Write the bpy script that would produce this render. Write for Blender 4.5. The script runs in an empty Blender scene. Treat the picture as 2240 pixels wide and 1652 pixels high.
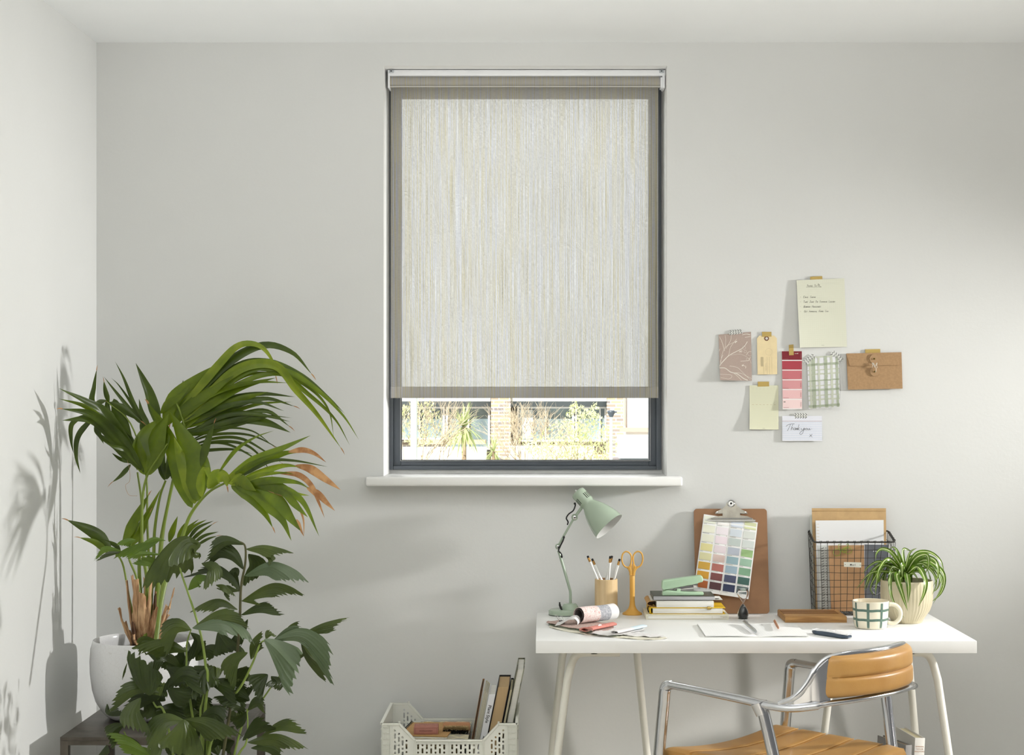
import bpy, bmesh, math, random
from mathutils import Vector, Matrix, Euler, noise
random.seed(7)
SC = bpy.context.scene
COL = SC.collection
PI = math.pi
def srgb(c):
    if isinstance(c, str): c = tuple(int(c[i:i+2], 16) for i in (0, 2, 4))
    def f(v):
        v /= 255.0
        return v/12.92 if v <= 0.04045 else ((v+0.055)/1.055)**2.4
    return (f(c[0]), f(c[1]), f(c[2]), 1.0)

# ---------------------------------------------------------------- camera
FPX, CX, CY, CAMZ = 3640.0, 1190.0, 870.0, 1.40
cam_d = bpy.data.cameras.new('camera'); cam = bpy.data.objects.new('camera', cam_d); COL.objects.link(cam)
cam.location = (0, 0, CAMZ); cam.rotation_euler = (PI/2, 0, 0)
cam_d.sensor_fit = 'HORIZONTAL'; cam_d.sensor_width = 36.0; cam_d.lens = 36.0*FPX/2240.0
cam_d.shift_x = -(CX-1120.0)/2240.0; cam_d.shift_y = (CY-826.0)/2240.0
cam_d.clip_start = 0.05; cam_d.clip_end = 300
SC.camera = cam

# ---------------------------------------------------------------- world, sun, lamps and added fills, exposure
W = bpy.data.worlds.new('sky'); SC.world = W; W.use_nodes = True
wn = W.node_tree; wn.nodes.clear()
wo = wn.nodes.new('ShaderNodeOutputWorld'); wb = wn.nodes.new('ShaderNodeBackground')
wb.inputs[0].default_value = (1.0, 1.0, 0.985, 1); wb.inputs[1].default_value = 0.75
wt = wn.nodes.new('ShaderNodeTexCoord'); wsx = wn.nodes.new('ShaderNodeSeparateXYZ'); wmr = wn.nodes.new('ShaderNodeMapRange')
wn.links.new(wt.outputs['Generated'], wsx.inputs[0]); wn.links.new(wsx.outputs['Y'], wmr.inputs['Value'])   # bright cloudy sky beyond the window, dimmer behind
wmr.inputs['From Min'].default_value = 0.05; wmr.inputs['From Max'].default_value = 0.5; wmr.inputs['To Min'].default_value = 0.2; wmr.inputs['To Max'].default_value = 3.3
wn.links.new(wmr.outputs[0], wb.inputs[1]); wn.links.new(wb.outputs[0], wo.inputs[0])
sun_d = bpy.data.lights.new('sun', 'SUN'); sun_d.energy = 10.0; sun_d.angle = math.radians(1.0); sun_d.color = (1, .97, .92)
sun = bpy.data.objects.new('sun', sun_d); COL.objects.link(sun)
sun.rotation_euler = Vector((0.35, 0.75, -0.62)).to_track_quat('-Z', 'Y').to_euler()
key_d = bpy.data.lights.new('key_lamp', 'SPOT'); key_d.energy = 505.0; key_d.shadow_soft_size = 0.09
key_d.spot_size = math.radians(49); key_d.spot_blend = 1.0; key_d.color = (1.0, 0.99, 0.97)
key = bpy.data.objects.new('key_lamp', key_d); COL.objects.link(key)
key.location = (3.4, 4.57, 1.66)
key.rotation_euler = (Vector((-1.385, 4.75, 1.0)) - key.location).to_track_quat('-Z', 'Y').to_euler()
bnc_d = bpy.data.lights.new('bounce_fill', 'AREA'); bnc_d.energy = 56.0; bnc_d.spread = math.radians(84); bnc_d.shape = 'RECTANGLE'; bnc_d.size = 2.4; bnc_d.size_y = 1.4  # added upward fill panel, not a room lamp; brightens the ceiling
bnc = bpy.data.objects.new('bounce_fill', bnc_d); COL.objects.link(bnc); bnc.location = (0.1, 1.1, 0.45)
bnc.rotation_euler = Vector((0, 0.55, 1)).to_track_quat('-Z', 'Y').to_euler()
top_d = bpy.data.lights.new('ceiling_spot', 'SPOT'); top_d.energy = 16.0; top_d.shadow_soft_size = 0.16; top_d.spot_size = math.radians(66); top_d.spot_blend = 1.0
top = bpy.data.objects.new('ceiling_spot', top_d); COL.objects.link(top); top.location = (1.75, 4.42, 2.44); top.rotation_euler = (Vector((0.55, 4.75, 0.74)) - top.location).to_track_quat('-Z', 'Y').to_euler()
low_d = bpy.data.lights.new('low_fill_spot', 'SPOT'); low_d.energy = 380.0; low_d.shadow_soft_size = 0.12; low_d.spot_size = math.radians(14); low_d.spot_blend = 1.0; low_d.color = (1.0, 0.96, 0.90)  # added low spot, no window here; stands in for floor bounce under the desk
low = bpy.data.objects.new('low_fill_spot', low_d); COL.objects.link(low); low.location = (3.9, 3.3, 0.70); low.rotation_euler = (Vector((0.30, 5.15, 0.30)) - low.location).to_track_quat('-Z', 'Y').to_euler()
SC.view_settings.view_transform = 'Standard'; SC.view_settings.look = 'None'
SC.view_settings.gamma = 1.0; SC.view_settings.use_curve_mapping = False
SC.view_settings.exposure = -0.05
SC.cycles.max_bounces = 10; SC.cycles.transparent_max_bounces = 24; SC.cycles.caustics_reflective = False
SC.cycles.caustics_refractive = False

# ---------------------------------------------------------------- helpers
def P(x, y, Y): return Vector(((x-CX)*Y/FPX, Y, CAMZ-(y-CY)*Y/FPX))
def on_plane(x, y, z):
    Y = (CAMZ-z)*FPX/(y-CY)
    return Vector(((x-CX)*Y/FPX, Y, z))
def s2m(Y): return Y/FPX
MATS = {}
def mat(name, col, rough=.5, metal=0.0, spec=.5, noise_amt=0.0, noise_scale=20.0, bump=0.0, bump_scale=200.0, col2=None,
        stretch=(1, 1, 1), trans=0.0, sss=0.0, coat=0.0, detail=4.0, alpha=1.0, ior=1.45):
    if name in MATS: return MATS[name]
    m = bpy.data.materials.new(name); m.use_nodes = True; nt = m.node_tree; b = nt.nodes['Principled BSDF']
    c = srgb(col) if not (isinstance(col, tuple) and len(col) == 4) else col
    b.inputs['Base Color'].default_value = c; b.inputs['Roughness'].default_value = rough
    b.inputs['Metallic'].default_value = metal; b.inputs['Specular IOR Level'].default_value = spec
    b.inputs['Transmission Weight'].default_value = trans; b.inputs['IOR'].default_value = ior
    b.inputs['Coat Weight'].default_value = coat
    b.inputs['Alpha'].default_value = alpha
    tc = nt.nodes.new('ShaderNodeTexCoord'); mp = nt.nodes.new('ShaderNodeMapping'); mp.inputs['Scale'].default_value = stretch
    nt.links.new(tc.outputs['Object'], mp.inputs['Vector'])
    if noise_amt > 0 or col2 is not None:
        n = nt.nodes.new('ShaderNodeTexNoise'); n.inputs['Scale'].default_value = noise_scale; n.inputs['Detail'].default_value = detail
        nt.links.new(mp.outputs['Vector'], n.inputs['Vector'])
        r = nt.nodes.new('ShaderNodeValToRGB'); r.color_ramp.elements[0].position = .35; r.color_ramp.elements[1].position = .65
        if col2 is None:
            a = [max(0, v*(1-noise_amt)) for v in c[:3]]+[1]; d = [min(1, v*(1+noise_amt)) for v in c[:3]]+[1]
        else: a = c; d = srgb(col2)
        r.color_ramp.elements[0].color = a; r.color_ramp.elements[1].color = d
        nt.links.new(n.outputs['Fac'], r.inputs['Fac']); nt.links.new(r.outputs['Color'], b.inputs['Base Color'])
    if bump > 0:
        n2 = nt.nodes.new('ShaderNodeTexNoise'); n2.inputs['Scale'].default_value = bump_scale; n2.inputs['Detail'].default_value = 5
        nt.links.new(mp.outputs['Vector'], n2.inputs['Vector'])
        bp = nt.nodes.new('ShaderNodeBump'); bp.inputs['Strength'].default_value = bump; bp.inputs['Distance'].default_value = .002
        nt.links.new(n2.outputs['Fac'], bp.inputs['Height']); nt.links.new(bp.outputs['Normal'], b.inputs['Normal'])
    MATS[name] = m
    return m

def wmat(o):
    M = Matrix.Identity(4)
    while o is not None:
        M = Matrix.LocRotScale(o.location, o.rotation_euler, None) @ M
        o = o.parent
    return M
class MB:
    """collects world-space geometry for one mesh object"""
    def __init__(s): s.v, s.f, s.m, s.mats = [], [], [], []
    def mi(s, mt):
        if mt not in s.mats: s.mats.append(mt)
        return s.mats.index(mt)
    def add(s, vs, fs, mt, M=None):
        o = len(s.v); k = s.mi(mt)
        for p in vs:
            p = Vector(p); s.v.append(M @ p if M is not None else p)
        for f in fs: s.f.append([i+o for i in f]); s.m.append(k)
        return s
    def quad(s, a, b, c, d, mt, M=None): return s.add([a, b, c, d], [(0, 1, 2, 3)], mt, M)
    def bm(s, b, mt, M=None):
        b.verts.index_update()
        s.add([v.co.copy() for v in b.verts], [[v.index for v in f.verts] for f in b.faces], mt, M); b.free(); return s
    def box(s, lo, hi, mt, bev=0.0, M=None, seg=2):
        lo, hi = Vector(lo), Vector(hi)
        b = bmesh.new(); bmesh.ops.create_cube(b, size=1)
        for v in b.verts: v.co = Vector([(lo[i]+hi[i])/2+v.co[i]*(hi[i]-lo[i]) for i in range(3)])
        if bev > 0: bmesh.ops.bevel(b, geom=b.edges[:], offset=bev, segments=seg, profile=.5, affect='EDGES')
        return s.bm(b, mt, M)
    def hexa(s, p, mt, bev=0.0, seg=2):
        """8 points: bottom 4 (ccw) then top 4"""
        b = bmesh.new(); vs = [b.verts.new(q) for q in p]
        for f in ((3, 2, 1, 0), (4, 5, 6, 7), (0, 1, 5, 4), (1, 2, 6, 5), (2, 3, 7, 6), (3, 0, 4, 7)): b.faces.new([vs[i] for i in f])
        if bev > 0: bmesh.ops.bevel(b, geom=b.edges[:], offset=bev, segments=seg, profile=.5, affect='EDGES')
        return s.bm(b, mt)
    def tube(s, pts, r, mt, seg=10, closed=False, up=None, flat=1.0, caps=True, M=None):
        pts = [Vector(p) for p in pts]; n = len(pts)
        rs = r if isinstance(r, (list, tuple)) else [r]*n
        T = []
        for i in range(n):
            a = pts[(i-1) % n] if (closed or i > 0) else pts[i]; b = pts[(i+1) % n] if (closed or i < n-1) else pts[i]
            t = (b-a); T.append(t.normalized() if t.length > 1e-9 else Vector((0, 0, 1)))
        u = Vector(up) if up is not None else (Vector((0, 0, 1)) if abs(T[0].z) < .9 else Vector((0, 1, 0)))
        vs, fs = [], []
        for i in range(n):
            u = (Vector(up) if up is not None else u); u = u-T[i]*u.dot(T[i])
            if u.length < 1e-6: u = T[i].orthogonal()
            u.normalize(); w = T[i].cross(u)
            for k in range(seg):
                a = 2*PI*k/seg; vs.append(pts[i]+u*(math.cos(a)*rs[i]*flat)+w*(math.sin(a)*rs[i]))
        m = n if closed else n-1
        for i in range(m):
            j = (i+1) % n
            for k in range(seg):
                l = (k+1) % seg; fs.append((i*seg+k, i*seg+l, j*seg+l, j*seg+k))
        if caps and not closed:
            fs.append(tuple(range(seg))[::-1]); fs.append(tuple((n-1)*seg+k for k in range(seg)))
        return s.add(vs, fs, mt, M)
    def lathe(s, prof, mt, seg=32, M=None, cap0=True, cap1=True):
        """prof: (r, z) list"""
        vs, fs = [], []
        for r, z in prof:
            for k in range(seg):
                a = 2*PI*k/seg; vs.append((r*math.cos(a), r*math.sin(a), z))
        for i in range(len(prof)-1):
            for k in range(seg):
                l = (k+1) % seg; fs.append((i*seg+k, i*seg+l, (i+1)*seg+l, (i+1)*seg+k))
        if cap0: fs.append(tuple(range(seg))[::-1])
        if cap1: fs.append(tuple((len(prof)-1)*seg+k for k in range(seg)))
        return s.add(vs, fs, mt, M)
    def sphere(s, c, r, mt, seg=16, M=None):
        b = bmesh.new(); bmesh.ops.create_uvsphere(b, u_segments=seg, v_segments=max(6, seg//2), radius=1)
        rr = r if isinstance(r, (tuple, list)) else (r, r, r)
        for v in b.verts: v.co = Vector((v.co.x*rr[0]+c[0], v.co.y*rr[1]+c[1], v.co.z*rr[2]+c[2]))
        return s.bm(b, mt, M)
    def grid(s, rows, mt, M=None, thick=0.0, closed=False):
        """rows of points; thick>0 gives a sheet with two skins (offset along normals)"""
        R, C = len(rows), len(rows[0]); vs = [Vector(p) for r in rows for p in r]
        fs = [(i*C+j, i*C+(j+1) % C, (i+1)*C+(j+1) % C, (i+1)*C+j) for i in range(R-1) for j in range(C if closed else C-1)]
        if thick > 0:
            nor = [Vector() for _ in vs]
            for f in fs:
                nn = (vs[f[1]]-vs[f[0]]).cross(vs[f[3]]-vs[f[0]])
                for i in f: nor[i] += nn
            o = len(vs)
            low = [vs[i]-nor[i].normalized()*thick for i in range(o)]
            fs2 = [tuple(i+o for i in f[::-1]) for f in fs]
            edge = []
            if not closed:
                rim = [j for j in range(C)]+[i*C+C-1 for i in range(1, R)]+[(R-1)*C+j for j in range(C-2, -1, -1)]+[i*C for i in range(R-2, 0, -1)]
            else:
                rim = []
                for st in (0, (R-1)*C):
                    for j in range(C):
                        a, b = st+j, st+(j+1) % C
                        edge.append((a, b, b+o, a+o) if st else (b, a, a+o, b+o))
            for k in range(len(rim)):
                a, b = rim[k], rim[(k+1) % len(rim)]; edge.append((b, a, a+o, b+o))
            vs = vs+low; fs = fs+fs2+edge
        return s.add(vs, fs, mt, M)
    def text(s, body, size, mt, M, shear=0.0, align='CENTER', ext=0.0, bold=0.0, space=1.0):
        v, f = text_geo(body, size, shear, align, ext, bold, space); return s.add(v, f, mt, M)
    def panel(s, outline, holes, th, mt, M):
        v, f = panel_geo(outline, holes, th); return s.add(v, f, mt, M)
    def strokes(s, strokes, w, mt, M):
        """flat pen strokes in the local XY plane"""
        for st in strokes:
            n = len(st)
            if n < 2: continue
            vs, fs = [], []
            for i in range(n):
                a = Vector(st[max(0, i-1)]); b = Vector(st[min(n-1, i+1)]); t = (b-a); t = t.normalized() if t.length > 0 else Vector((1, 0))
                q = Vector((-t.y, t.x))*w*.5; p = Vector(st[i]); vs += [(p.x+q.x, p.y+q.y, 0), (p.x-q.x, p.y-q.y, 0)]
            for i in range(n-1): fs.append((2*i, 2*i+1, 2*i+3, 2*i+2))
            s.add(vs, fs, mt, M)
        return s
    def build(s, name, parent=None, smooth=35, origin=None):
        me = bpy.data.meshes.new(name)
        o = bpy.data.objects.new(name, me); COL.objects.link(o)
        if parent is not None: o.parent = parent; inv = wmat(parent).inverted()
        else:
            o.location = Vector(origin) if origin is not None else Vector((0, 0, 0)); inv = Matrix.Translation(-o.location)
        me.from_pydata([inv @ p for p in s.v], [], s.f)
        for m in s.mats: me.materials.append(m)
        me.polygons.foreach_set('material_index', s.m)
        me.validate(); me.update()
        if smooth:
            me.polygons.foreach_set('use_smooth', [True]*len(me.polygons)); me.set_sharp_from_angle(angle=math.radians(smooth))
        return o
_tg = {}
def text_geo(body, size, shear=0, align='CENTER', ext=0.0, bold=0.0, space=1.0):
    k = (body, shear, align, ext/size, bold, space)
    if k not in _tg:
        cu = bpy.data.curves.new('txt', 'FONT'); cu.body = body; cu.size = 1; cu.shear = shear; cu.align_x = align; cu.align_y = 'CENTER'
        cu.extrude = ext/size; cu.offset = bold; cu.space_character = space; cu.resolution_u = 4
        o = bpy.data.objects.new('txt', cu); me = bpy.data.meshes.new_from_object(o)
        _tg[k] = ([v.co.copy() for v in me.vertices], [tuple(p.vertices) for p in me.polygons])
        bpy.data.objects.remove(o); bpy.data.curves.remove(cu); bpy.data.meshes.remove(me)
    v, f = _tg[k]
    return [p*size for p in v], f
def panel_geo(outline, holes, th):
    cu = bpy.data.curves.new('pan', 'CURVE'); cu.dimensions = '2D'; cu.fill_mode = 'BOTH'; cu.extrude = th/2
    for pl in [outline]+list(holes):
        sp = cu.splines.new('POLY'); sp.points.add(len(pl)-1)
        for i, q in enumerate(pl): sp.points[i].co = (q[0], q[1], 0, 1)
        sp.use_cyclic_u = True
    o = bpy.data.objects.new('pan', cu); me = bpy.data.meshes.new_from_object(o)
    r = ([v.co.copy() for v in me.vertices], [tuple(p.vertices) for p in me.polygons])
    bpy.data.objects.remove(o); bpy.data.curves.remove(cu); bpy.data.meshes.remove(me)
    return r
def rrect(x0, y0, x1, y1, r, n=4):
    out = []
    for cx, cy, a0 in ((x1-r, y1-r, 0), (x0+r, y1-r, 90), (x0+r, y0+r, 180), (x1-r, y0+r, 270)):
        for k in range(n+1):
            a = math.radians(a0+90*k/n); out.append((cx+r*math.cos(a), cy+r*math.sin(a)))
    return out
def frame(o, xa, ya, za=None):
    """matrix with given origin and x, y axes"""
    x = Vector(xa).normalized(); y = Vector(ya); y = (y-x*y.dot(x)).normalized(); z = x.cross(y)
    M = Matrix((x, y, z)).transposed().to_4x4(); M.translation = Vector(o); return M
def axisM(o, z, xh=None):
    z = Vector(z).normalized(); x = Vector(xh) if xh is not None else z.orthogonal(); x = (x-z*x.dot(z)).normalized(); y = z.cross(x)
    M = Matrix((x, y, z)).transposed().to_4x4(); M.translation = Vector(o); return M
def catmull(pts, n=6, closed=False):
    pts = [Vector(p) for p in pts]; out = []; N = len(pts)
    if N < 3: 
        return [pts[0].lerp(pts[-1], k/n) for k in range(n+1)]
    rng = range(N) if closed else range(N-1)
    for i in rng:
        g = lambda j: pts[j % N] if closed else (pts[j] if 0 <= j < N else (pts[0]*2-pts[1] if j < 0 else pts[-1]*2-pts[-2]))
        a, b, c, d = g(i-1), g(i), g(i+1), g(i+2)
        for k in range(n):
            t = k/n; out.append(.5*((2*b)+(c-a)*t+(2*a-5*b+4*c-d)*t*t+(3*b-a-3*c+d)*t**3))
    if not closed: out.append(pts[-1])
    return out
def thing(name, label, cat, loc=(0, 0, 0), rz=0.0, group=None):
    o = bpy.data.objects.new(name, None); COL.objects.link(o); o.location = loc; o.rotation_euler = (0, 0, rz)
    o.empty_display_size = .05
    return tag(o, label, cat, group)
def tag(o, label, cat, group=None, kind=None):
    o['label'] = label; o['category'] = cat
    if group: o['group'] = group
    if kind: o['kind'] = kind
    return o
def struct(o): o['kind'] = 'structure'; return o
# ================================================================ room shell
def wall_mat(name, c, amt=.015):
    m = mat(name, c, rough=.75, spec=.25, noise_amt=amt, noise_scale=1.6, bump=.12, bump_scale=110)
    return m
M_WALL = wall_mat('wall_paint', (214, 215, 213)); M_WALL2 = wall_mat('wall_paint_left', (219, 220, 218))
M_CEIL = wall_mat('ceiling_paint', (238, 240, 240)); M_TRIM = mat('trim_gloss_paint', (238, 238, 236), rough=.35, bump=.12, bump_scale=60)
M_REV = mat('reveal_paint', (240, 240, 238), rough=.55, bump=.1, bump_scale=90)
M_FLOOR = mat('floor_wood', (226, 220, 208), rough=.4, col2=(232, 226, 214), noise_scale=6, stretch=(12, 1, 1))
YW, XL, ZC = 5.15, -1.385, 2.499
XO0, XO1, ZO0, ZO1 = P(839, 0, YW).x, P(1459, 0, YW).x, 1.150, P(0, 144, YW).z
YR = 5.40
b = MB()
xs = [XL-.2, XO0, XO1, 4.2]; zs = [-.05, ZO0, ZO1, ZC+.05]
for i in range(3):
    for j in range(3):
        if i == 1 and j == 1: continue
        b.quad((xs[i], YW, zs[j]), (xs[i+1], YW, zs[j]), (xs[i+1], YW, zs[j+1]), (xs[i], YW, zs[j+1]), M_WALL)
        b.quad((xs[i+1], YR, zs[j]), (xs[i], YR, zs[j]), (xs[i], YR, zs[j+1]), (xs[i+1], YR, zs[j+1]), M_WALL)
# reveal with a rounded plaster edge
for (x0, z0, x1, z1) in ((XO0, ZO0, XO0, ZO1), (XO0, ZO1, XO1, ZO1), (XO1, ZO1, XO1, ZO0), (XO1, ZO0, XO0, ZO0)):
    b.quad((x0, YW, z0), (x1, YW, z1), (x1, YR, z1), (x0, YR, z0), M_REV)
b.quad((4.2, YW, -.05), (4.2, YR, -.05), (4.2, YR, ZC+.05), (4.2, YW, ZC+.05), M_WALL)
struct(b.build('wall_back', smooth=0))
struct(MB().box((XL-.2, -2.6, -.05), (XL, YW, ZC+.05), M_WALL2).build('wall_left', smooth=0))
struct(MB().box((XL-.2, -2.6, ZC), (3.0, YR, ZC+.15), M_CEIL).build('ceiling', smooth=0))
struct(MB().box((XL-.2, -2.6, -.1), (4.2, YR, 0), M_FLOOR).build('floor', smooth=0))
struct(MB().box((XL, YW-.016, 0), (4.2, YW, .09), M_TRIM, bev=.003).build('baseboard_back'))
# window board (sill)
b = MB()
sx0, sx1 = P(800, 0, 5.09).x, P(1493, 0, 5.09).x
b.box((sx0, 5.085, P(0, 1064, 5.085).z), (sx1, YW, 1.1575), M_TRIM, bev=.006, seg=3)
b.box((XO0, YW-.01, 1.13), (XO1, YR, 1.1575), M_TRIM)
struct(b.build('trim_1'))
# ---------------------------------------------------------------- window
M_FRAME = mat('window_powder_coat', (104, 110, 118), rough=.45, spec=.4, bump=.05, bump_scale=400)
M_GASKET = mat('window_gasket', (22, 23, 25), rough=.6); M_BEAD = mat('window_bead', (190, 192, 194), rough=.3, metal=.6)
def glass_mat():
    m = bpy.data.materials.new('window_glass'); m.use_nodes = True; nt = m.node_tree; nt.nodes.clear()
    o = nt.nodes.new('ShaderNodeOutputMaterial'); mx = nt.nodes.new('ShaderNodeMixShader'); tr = nt.nodes.new('ShaderNodeBsdfTransparent')
    gl = nt.nodes.new('ShaderNodeBsdfGlossy'); gl.inputs['Roughness'].default_value = .02; tr.inputs[0].default_value = (.97, .985, .975, 1)
    fr = nt.nodes.new('ShaderNodeFresnel'); fr.inputs[0].default_value = 1.35
    nt.links.new(fr.outputs[0], mx.inputs[0]); nt.links.new(tr.outputs[0], mx.inputs[1]); nt.links.new(gl.outputs[0], mx.inputs[2]); nt.links.new(mx.outputs[0], o.inputs[0])
    return m
M_GLASS = glass_mat()
YF = 5.34
wx0, wx1, wz0, wz1 = P(849, 0, YF).x, P(1447, 0, YF).x, P(0, 1028, YF).z, ZO1
gx0, gx1, gz0, gz1 = P(879, 0, YF+.02).x, P(1420, 0, YF+.02).x, P(0, 1006, YF+.02).z, P(0, 214, YF+.02).z
win = bpy.data.objects.new('window_1', None); COL.objects.link(win); win.location = ((wx0+wx1)/2, YF, wz0); struct(win)
def ring(mb, x0, x1, z0, z1, w, y0, y1, mt, bev=.002, wb=None, wt=None):
    wb = wb or w; wt = wt or w
    mb.box((x0, y0, z0), (x0+w, y1, z1), mt, bev); mb.box((x1-w, y0, z0), (x1, y1, z1), mt, bev)
    mb.box((x0+w, y0, z0), (x1-w, y1, z0+wb), mt, bev); mb.box((x0+w, y0, z1-wt), (x1-w, y1, z1), mt, bev)
b = MB(); ring(b, wx0, wx1, wz0, wz1, .0165, YF, YF+.055, M_FRAME, wt=.05, wb=.0125)
b.box((XO0, YF+.01, wz0-.012), (XO1, YF+.055, wz0), M_TRIM)
b.box((XO0, YF+.01, wz0), (wx0, YF+.055, wz1), M_TRIM); b.box((wx1, YF+.01, wz0), (XO1, YF+.055, wz1), M_TRIM)
b.build('outer_frame', win)
b = MB(); ring(b, wx0+.0165, wx1-.0165, wz0+.0125, wz1-.05, gx0-wx0-.0165-.002, YF+.010, YF+.05, M_FRAME, wb=gz0-wz0-.0125-.002, wt=wz1-.05-gz1)
b.build('sash_frame', win)
b = MB(); ring(b, gx0-.004, gx1+.004, gz0-.004, gz1+.004, .0022, YF+.006, YF+.03, M_BEAD, bev=0)
ring(b, gx0-.0018, gx1+.0018, gz0-.0018, gz1+.0018, .0018, YF+.012, YF+.03, M_GASKET, bev=0); b.build('glazing_bead', win)
MB().box((gx0-.003, YF+.026, gz0-.003), (gx1+.003, YF+.030, gz1+.003), M_GLASS).build('glass_pane', win)

# ---------------------------------------------------------------- roller blind
def fabric_mat(name, see, trn, dark=1.0):
    m = bpy.data.materials.new(name); m.use_nodes = True; nt = m.node_tree; nt.nodes.clear(); N = nt.nodes.new; L = nt.links.new
    o = N('ShaderNodeOutputMaterial'); tc = N('ShaderNodeTexCoord')
    def strp(sc, scale, det=3):
        mp = N('ShaderNodeMapping'); mp.inputs['Scale'].default_value = sc; L(tc.outputs['Object'], mp.inputs['Vector'])
        n = N('ShaderNodeTexNoise'); n.inputs['Scale'].default_value = scale; n.inputs['Detail'].default_value = det; L(mp.outputs['Vector'], n.inputs['Vector']); return n
    v1 = strp((600, 1, 4), 1.0); v2 = strp((330, 1, .9), 1.0, 1); h1 = strp((90, 1, 560), 1.0, 1)
    ramp = N('ShaderNodeValToRGB'); e = ramp.color_ramp.elements
    e[0].position = .33; e[0].color = srgb((118, 116, 104)); e[1].position = .7; e[1].color = srgb((204, 204, 202))
    for p, c in ((.45, (184, 176, 146)), (.55, (164, 166, 178))):
        k = e.new(p); k.color = srgb(c)
    mixv = N('ShaderNodeMath'); mixv.operation = 'ADD'; L(v1.outputs['Fac'], mixv.inputs[0]); L(v2.outputs['Fac'], mixv.inputs[1])
    half = N('ShaderNodeMath'); half.operation = 'MULTIPLY'; half.inputs[1].default_value = .5; L(mixv.outputs[0], half.inputs[0]); L(half.outputs[0], ramp.inputs['Fac'])
    d = N('ShaderNodeBsdfDiffuse'); t = N('ShaderNodeBsdfTranslucent'); tp = N('ShaderNodeBsdfTransparent')
    L(ramp.outputs[0], d.inputs[0]); L(ramp.outputs[0], t.inputs[0])
    m1 = N('ShaderNodeMixShader'); m1.inputs[0].default_value = trn; L(d.outputs[0], m1.inputs[1]); L(t.outputs[0], m1.inputs[2])
    ht = N('ShaderNodeMath'); ht.operation = 'MULTIPLY'; L(h1.outputs['Fac'], ht.inputs[0]); L(v1.outputs['Fac'], ht.inputs[1])
    sc = N('ShaderNodeMath'); sc.operation = 'MULTIPLY'; sc.inputs[1].default_value = see*4.4; sc.use_clamp = True; L(ht.outputs[0], sc.inputs[0])
    m2 = N('ShaderNodeMixShader'); L(sc.outputs[0], m2.inputs[0]); L(m1.outputs[0], m2.inputs[1]); L(tp.outputs[0], m2.inputs[2]); L(m2.outputs[0], o.inputs[0])
    return m
M_BLIND = fabric_mat('blind_weave', .10, .48); M_BLIND2 = fabric_mat('blind_weave_double', .0, .12)
M_RAIL = mat('blind_white_plastic', (238, 240, 242), rough=.3); M_CLEAR = mat('blind_bracket_grey', (176, 182, 186), rough=.25)
YB = 5.235
bx0, bx1 = P(855, 0, YB).x, P(1440, 0, YB).x
blind = thing('roller_blind', 'grey-beige woven roller blind lowered most of the way over the window', 'blind', ((bx0+bx1)/2, YB, 2.39))
b = MB(); ry0 = 5.20
b.box((P(848, 0, ry0).x, ry0, P(0, 165.5, ry0).z), (P(1456, 0, ry0).x, 5.27, P(0, 152.5, ry0).z), M_RAIL, bev=.003); b.build('head_rail', blind)
for sx in (0, 1):
    b = MB(); x0 = P(848.5, 0, ry0).x if sx == 0 else P(1449, 0, ry0).x
    x1 = x0+.0055 if sx == 0 else x0+.0085
    b.box((x0, ry0-.001, P(0, 192, ry0).z), (x1, 5.262, P(0, 153, ry0).z), M_RAIL, bev=.0015)
    cx = x0+.004 if sx == 0 else x1-.018
    b.box((cx, ry0-.0035, P(0, 160, ry0).z), (cx+.014, ry0, P(0, 153, ry0).z), M_CLEAR, bev=.001)
    b.box((cx+.004, ry0-.0045, P(0, 157, ry0).z), (cx+.009, ry0-.003, P(0, 155, ry0).z), M_GASKET)
    if sx: b.box((x0-.0055, ry0+.004, P(0, 191, ry0).z), (x0+.004, 5.25, P(0, 168, ry0).z), M_RAIL, bev=.0015)
    b.build('bracket', blind)
rz = P(0, 179.5, 5.225).z; rr = 12.8*s2m(5.225)
b = MB(); b.lathe([(rr, 0), (rr, P(1445, 0, 5.225).x-P(853, 0, 5.225).x)], M_BLIND2, seg=40, M=axisM((P(853, 0, 5.225).x, 5.225, rz), (1, 0, 0)))
b.box((P(853.5, 0, 5.225).x, 5.205, rz-rr*1.02), (P(1444, 0, 5.225).x, 5.2065, rz-rr*.90), mat('blind_cut_edge', (206, 205, 198), rough=.8)); b.build('fabric_roll', blind)
zb, zh = P(0, 871, YB).z, P(0, 846, YB).z
rows = []
for j in range(41):
    z = zh-.002+(rz-zh+.002)*j/40
    rows.append([(bx0+(bx1-bx0)*i/30, YB+.0010*math.sin(i*.21), z) for i in range(31)])
MB().grid(rows, M_BLIND).build('blind_cloth', blind)
b = MB(); zmid = P(0, 855, YB).z
rows = []
for k in range(25):
    a = 2*PI*k/24
    rows.append([(x, YB+.0032*math.sin(a), (zb+zh)/2+(zh-zb)/2*math.cos(a)) for x in (bx0, bx1)])
b.grid(rows, M_BLIND2)
b.box((bx0+.003, YB-.0012, zb+.005), (bx1-.003, YB+.0012, zb+.021), M_RAIL)
for i in range(150):   # frayed bottom threads
    x = bx0+(bx1-bx0)*random.random(); b.box((x, YB-.0004, zb-.0022*random.random()), (x+.0005, YB+.0004, zb+.002), M_BLIND2)
b.build('hem_bar', blind)
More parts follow.
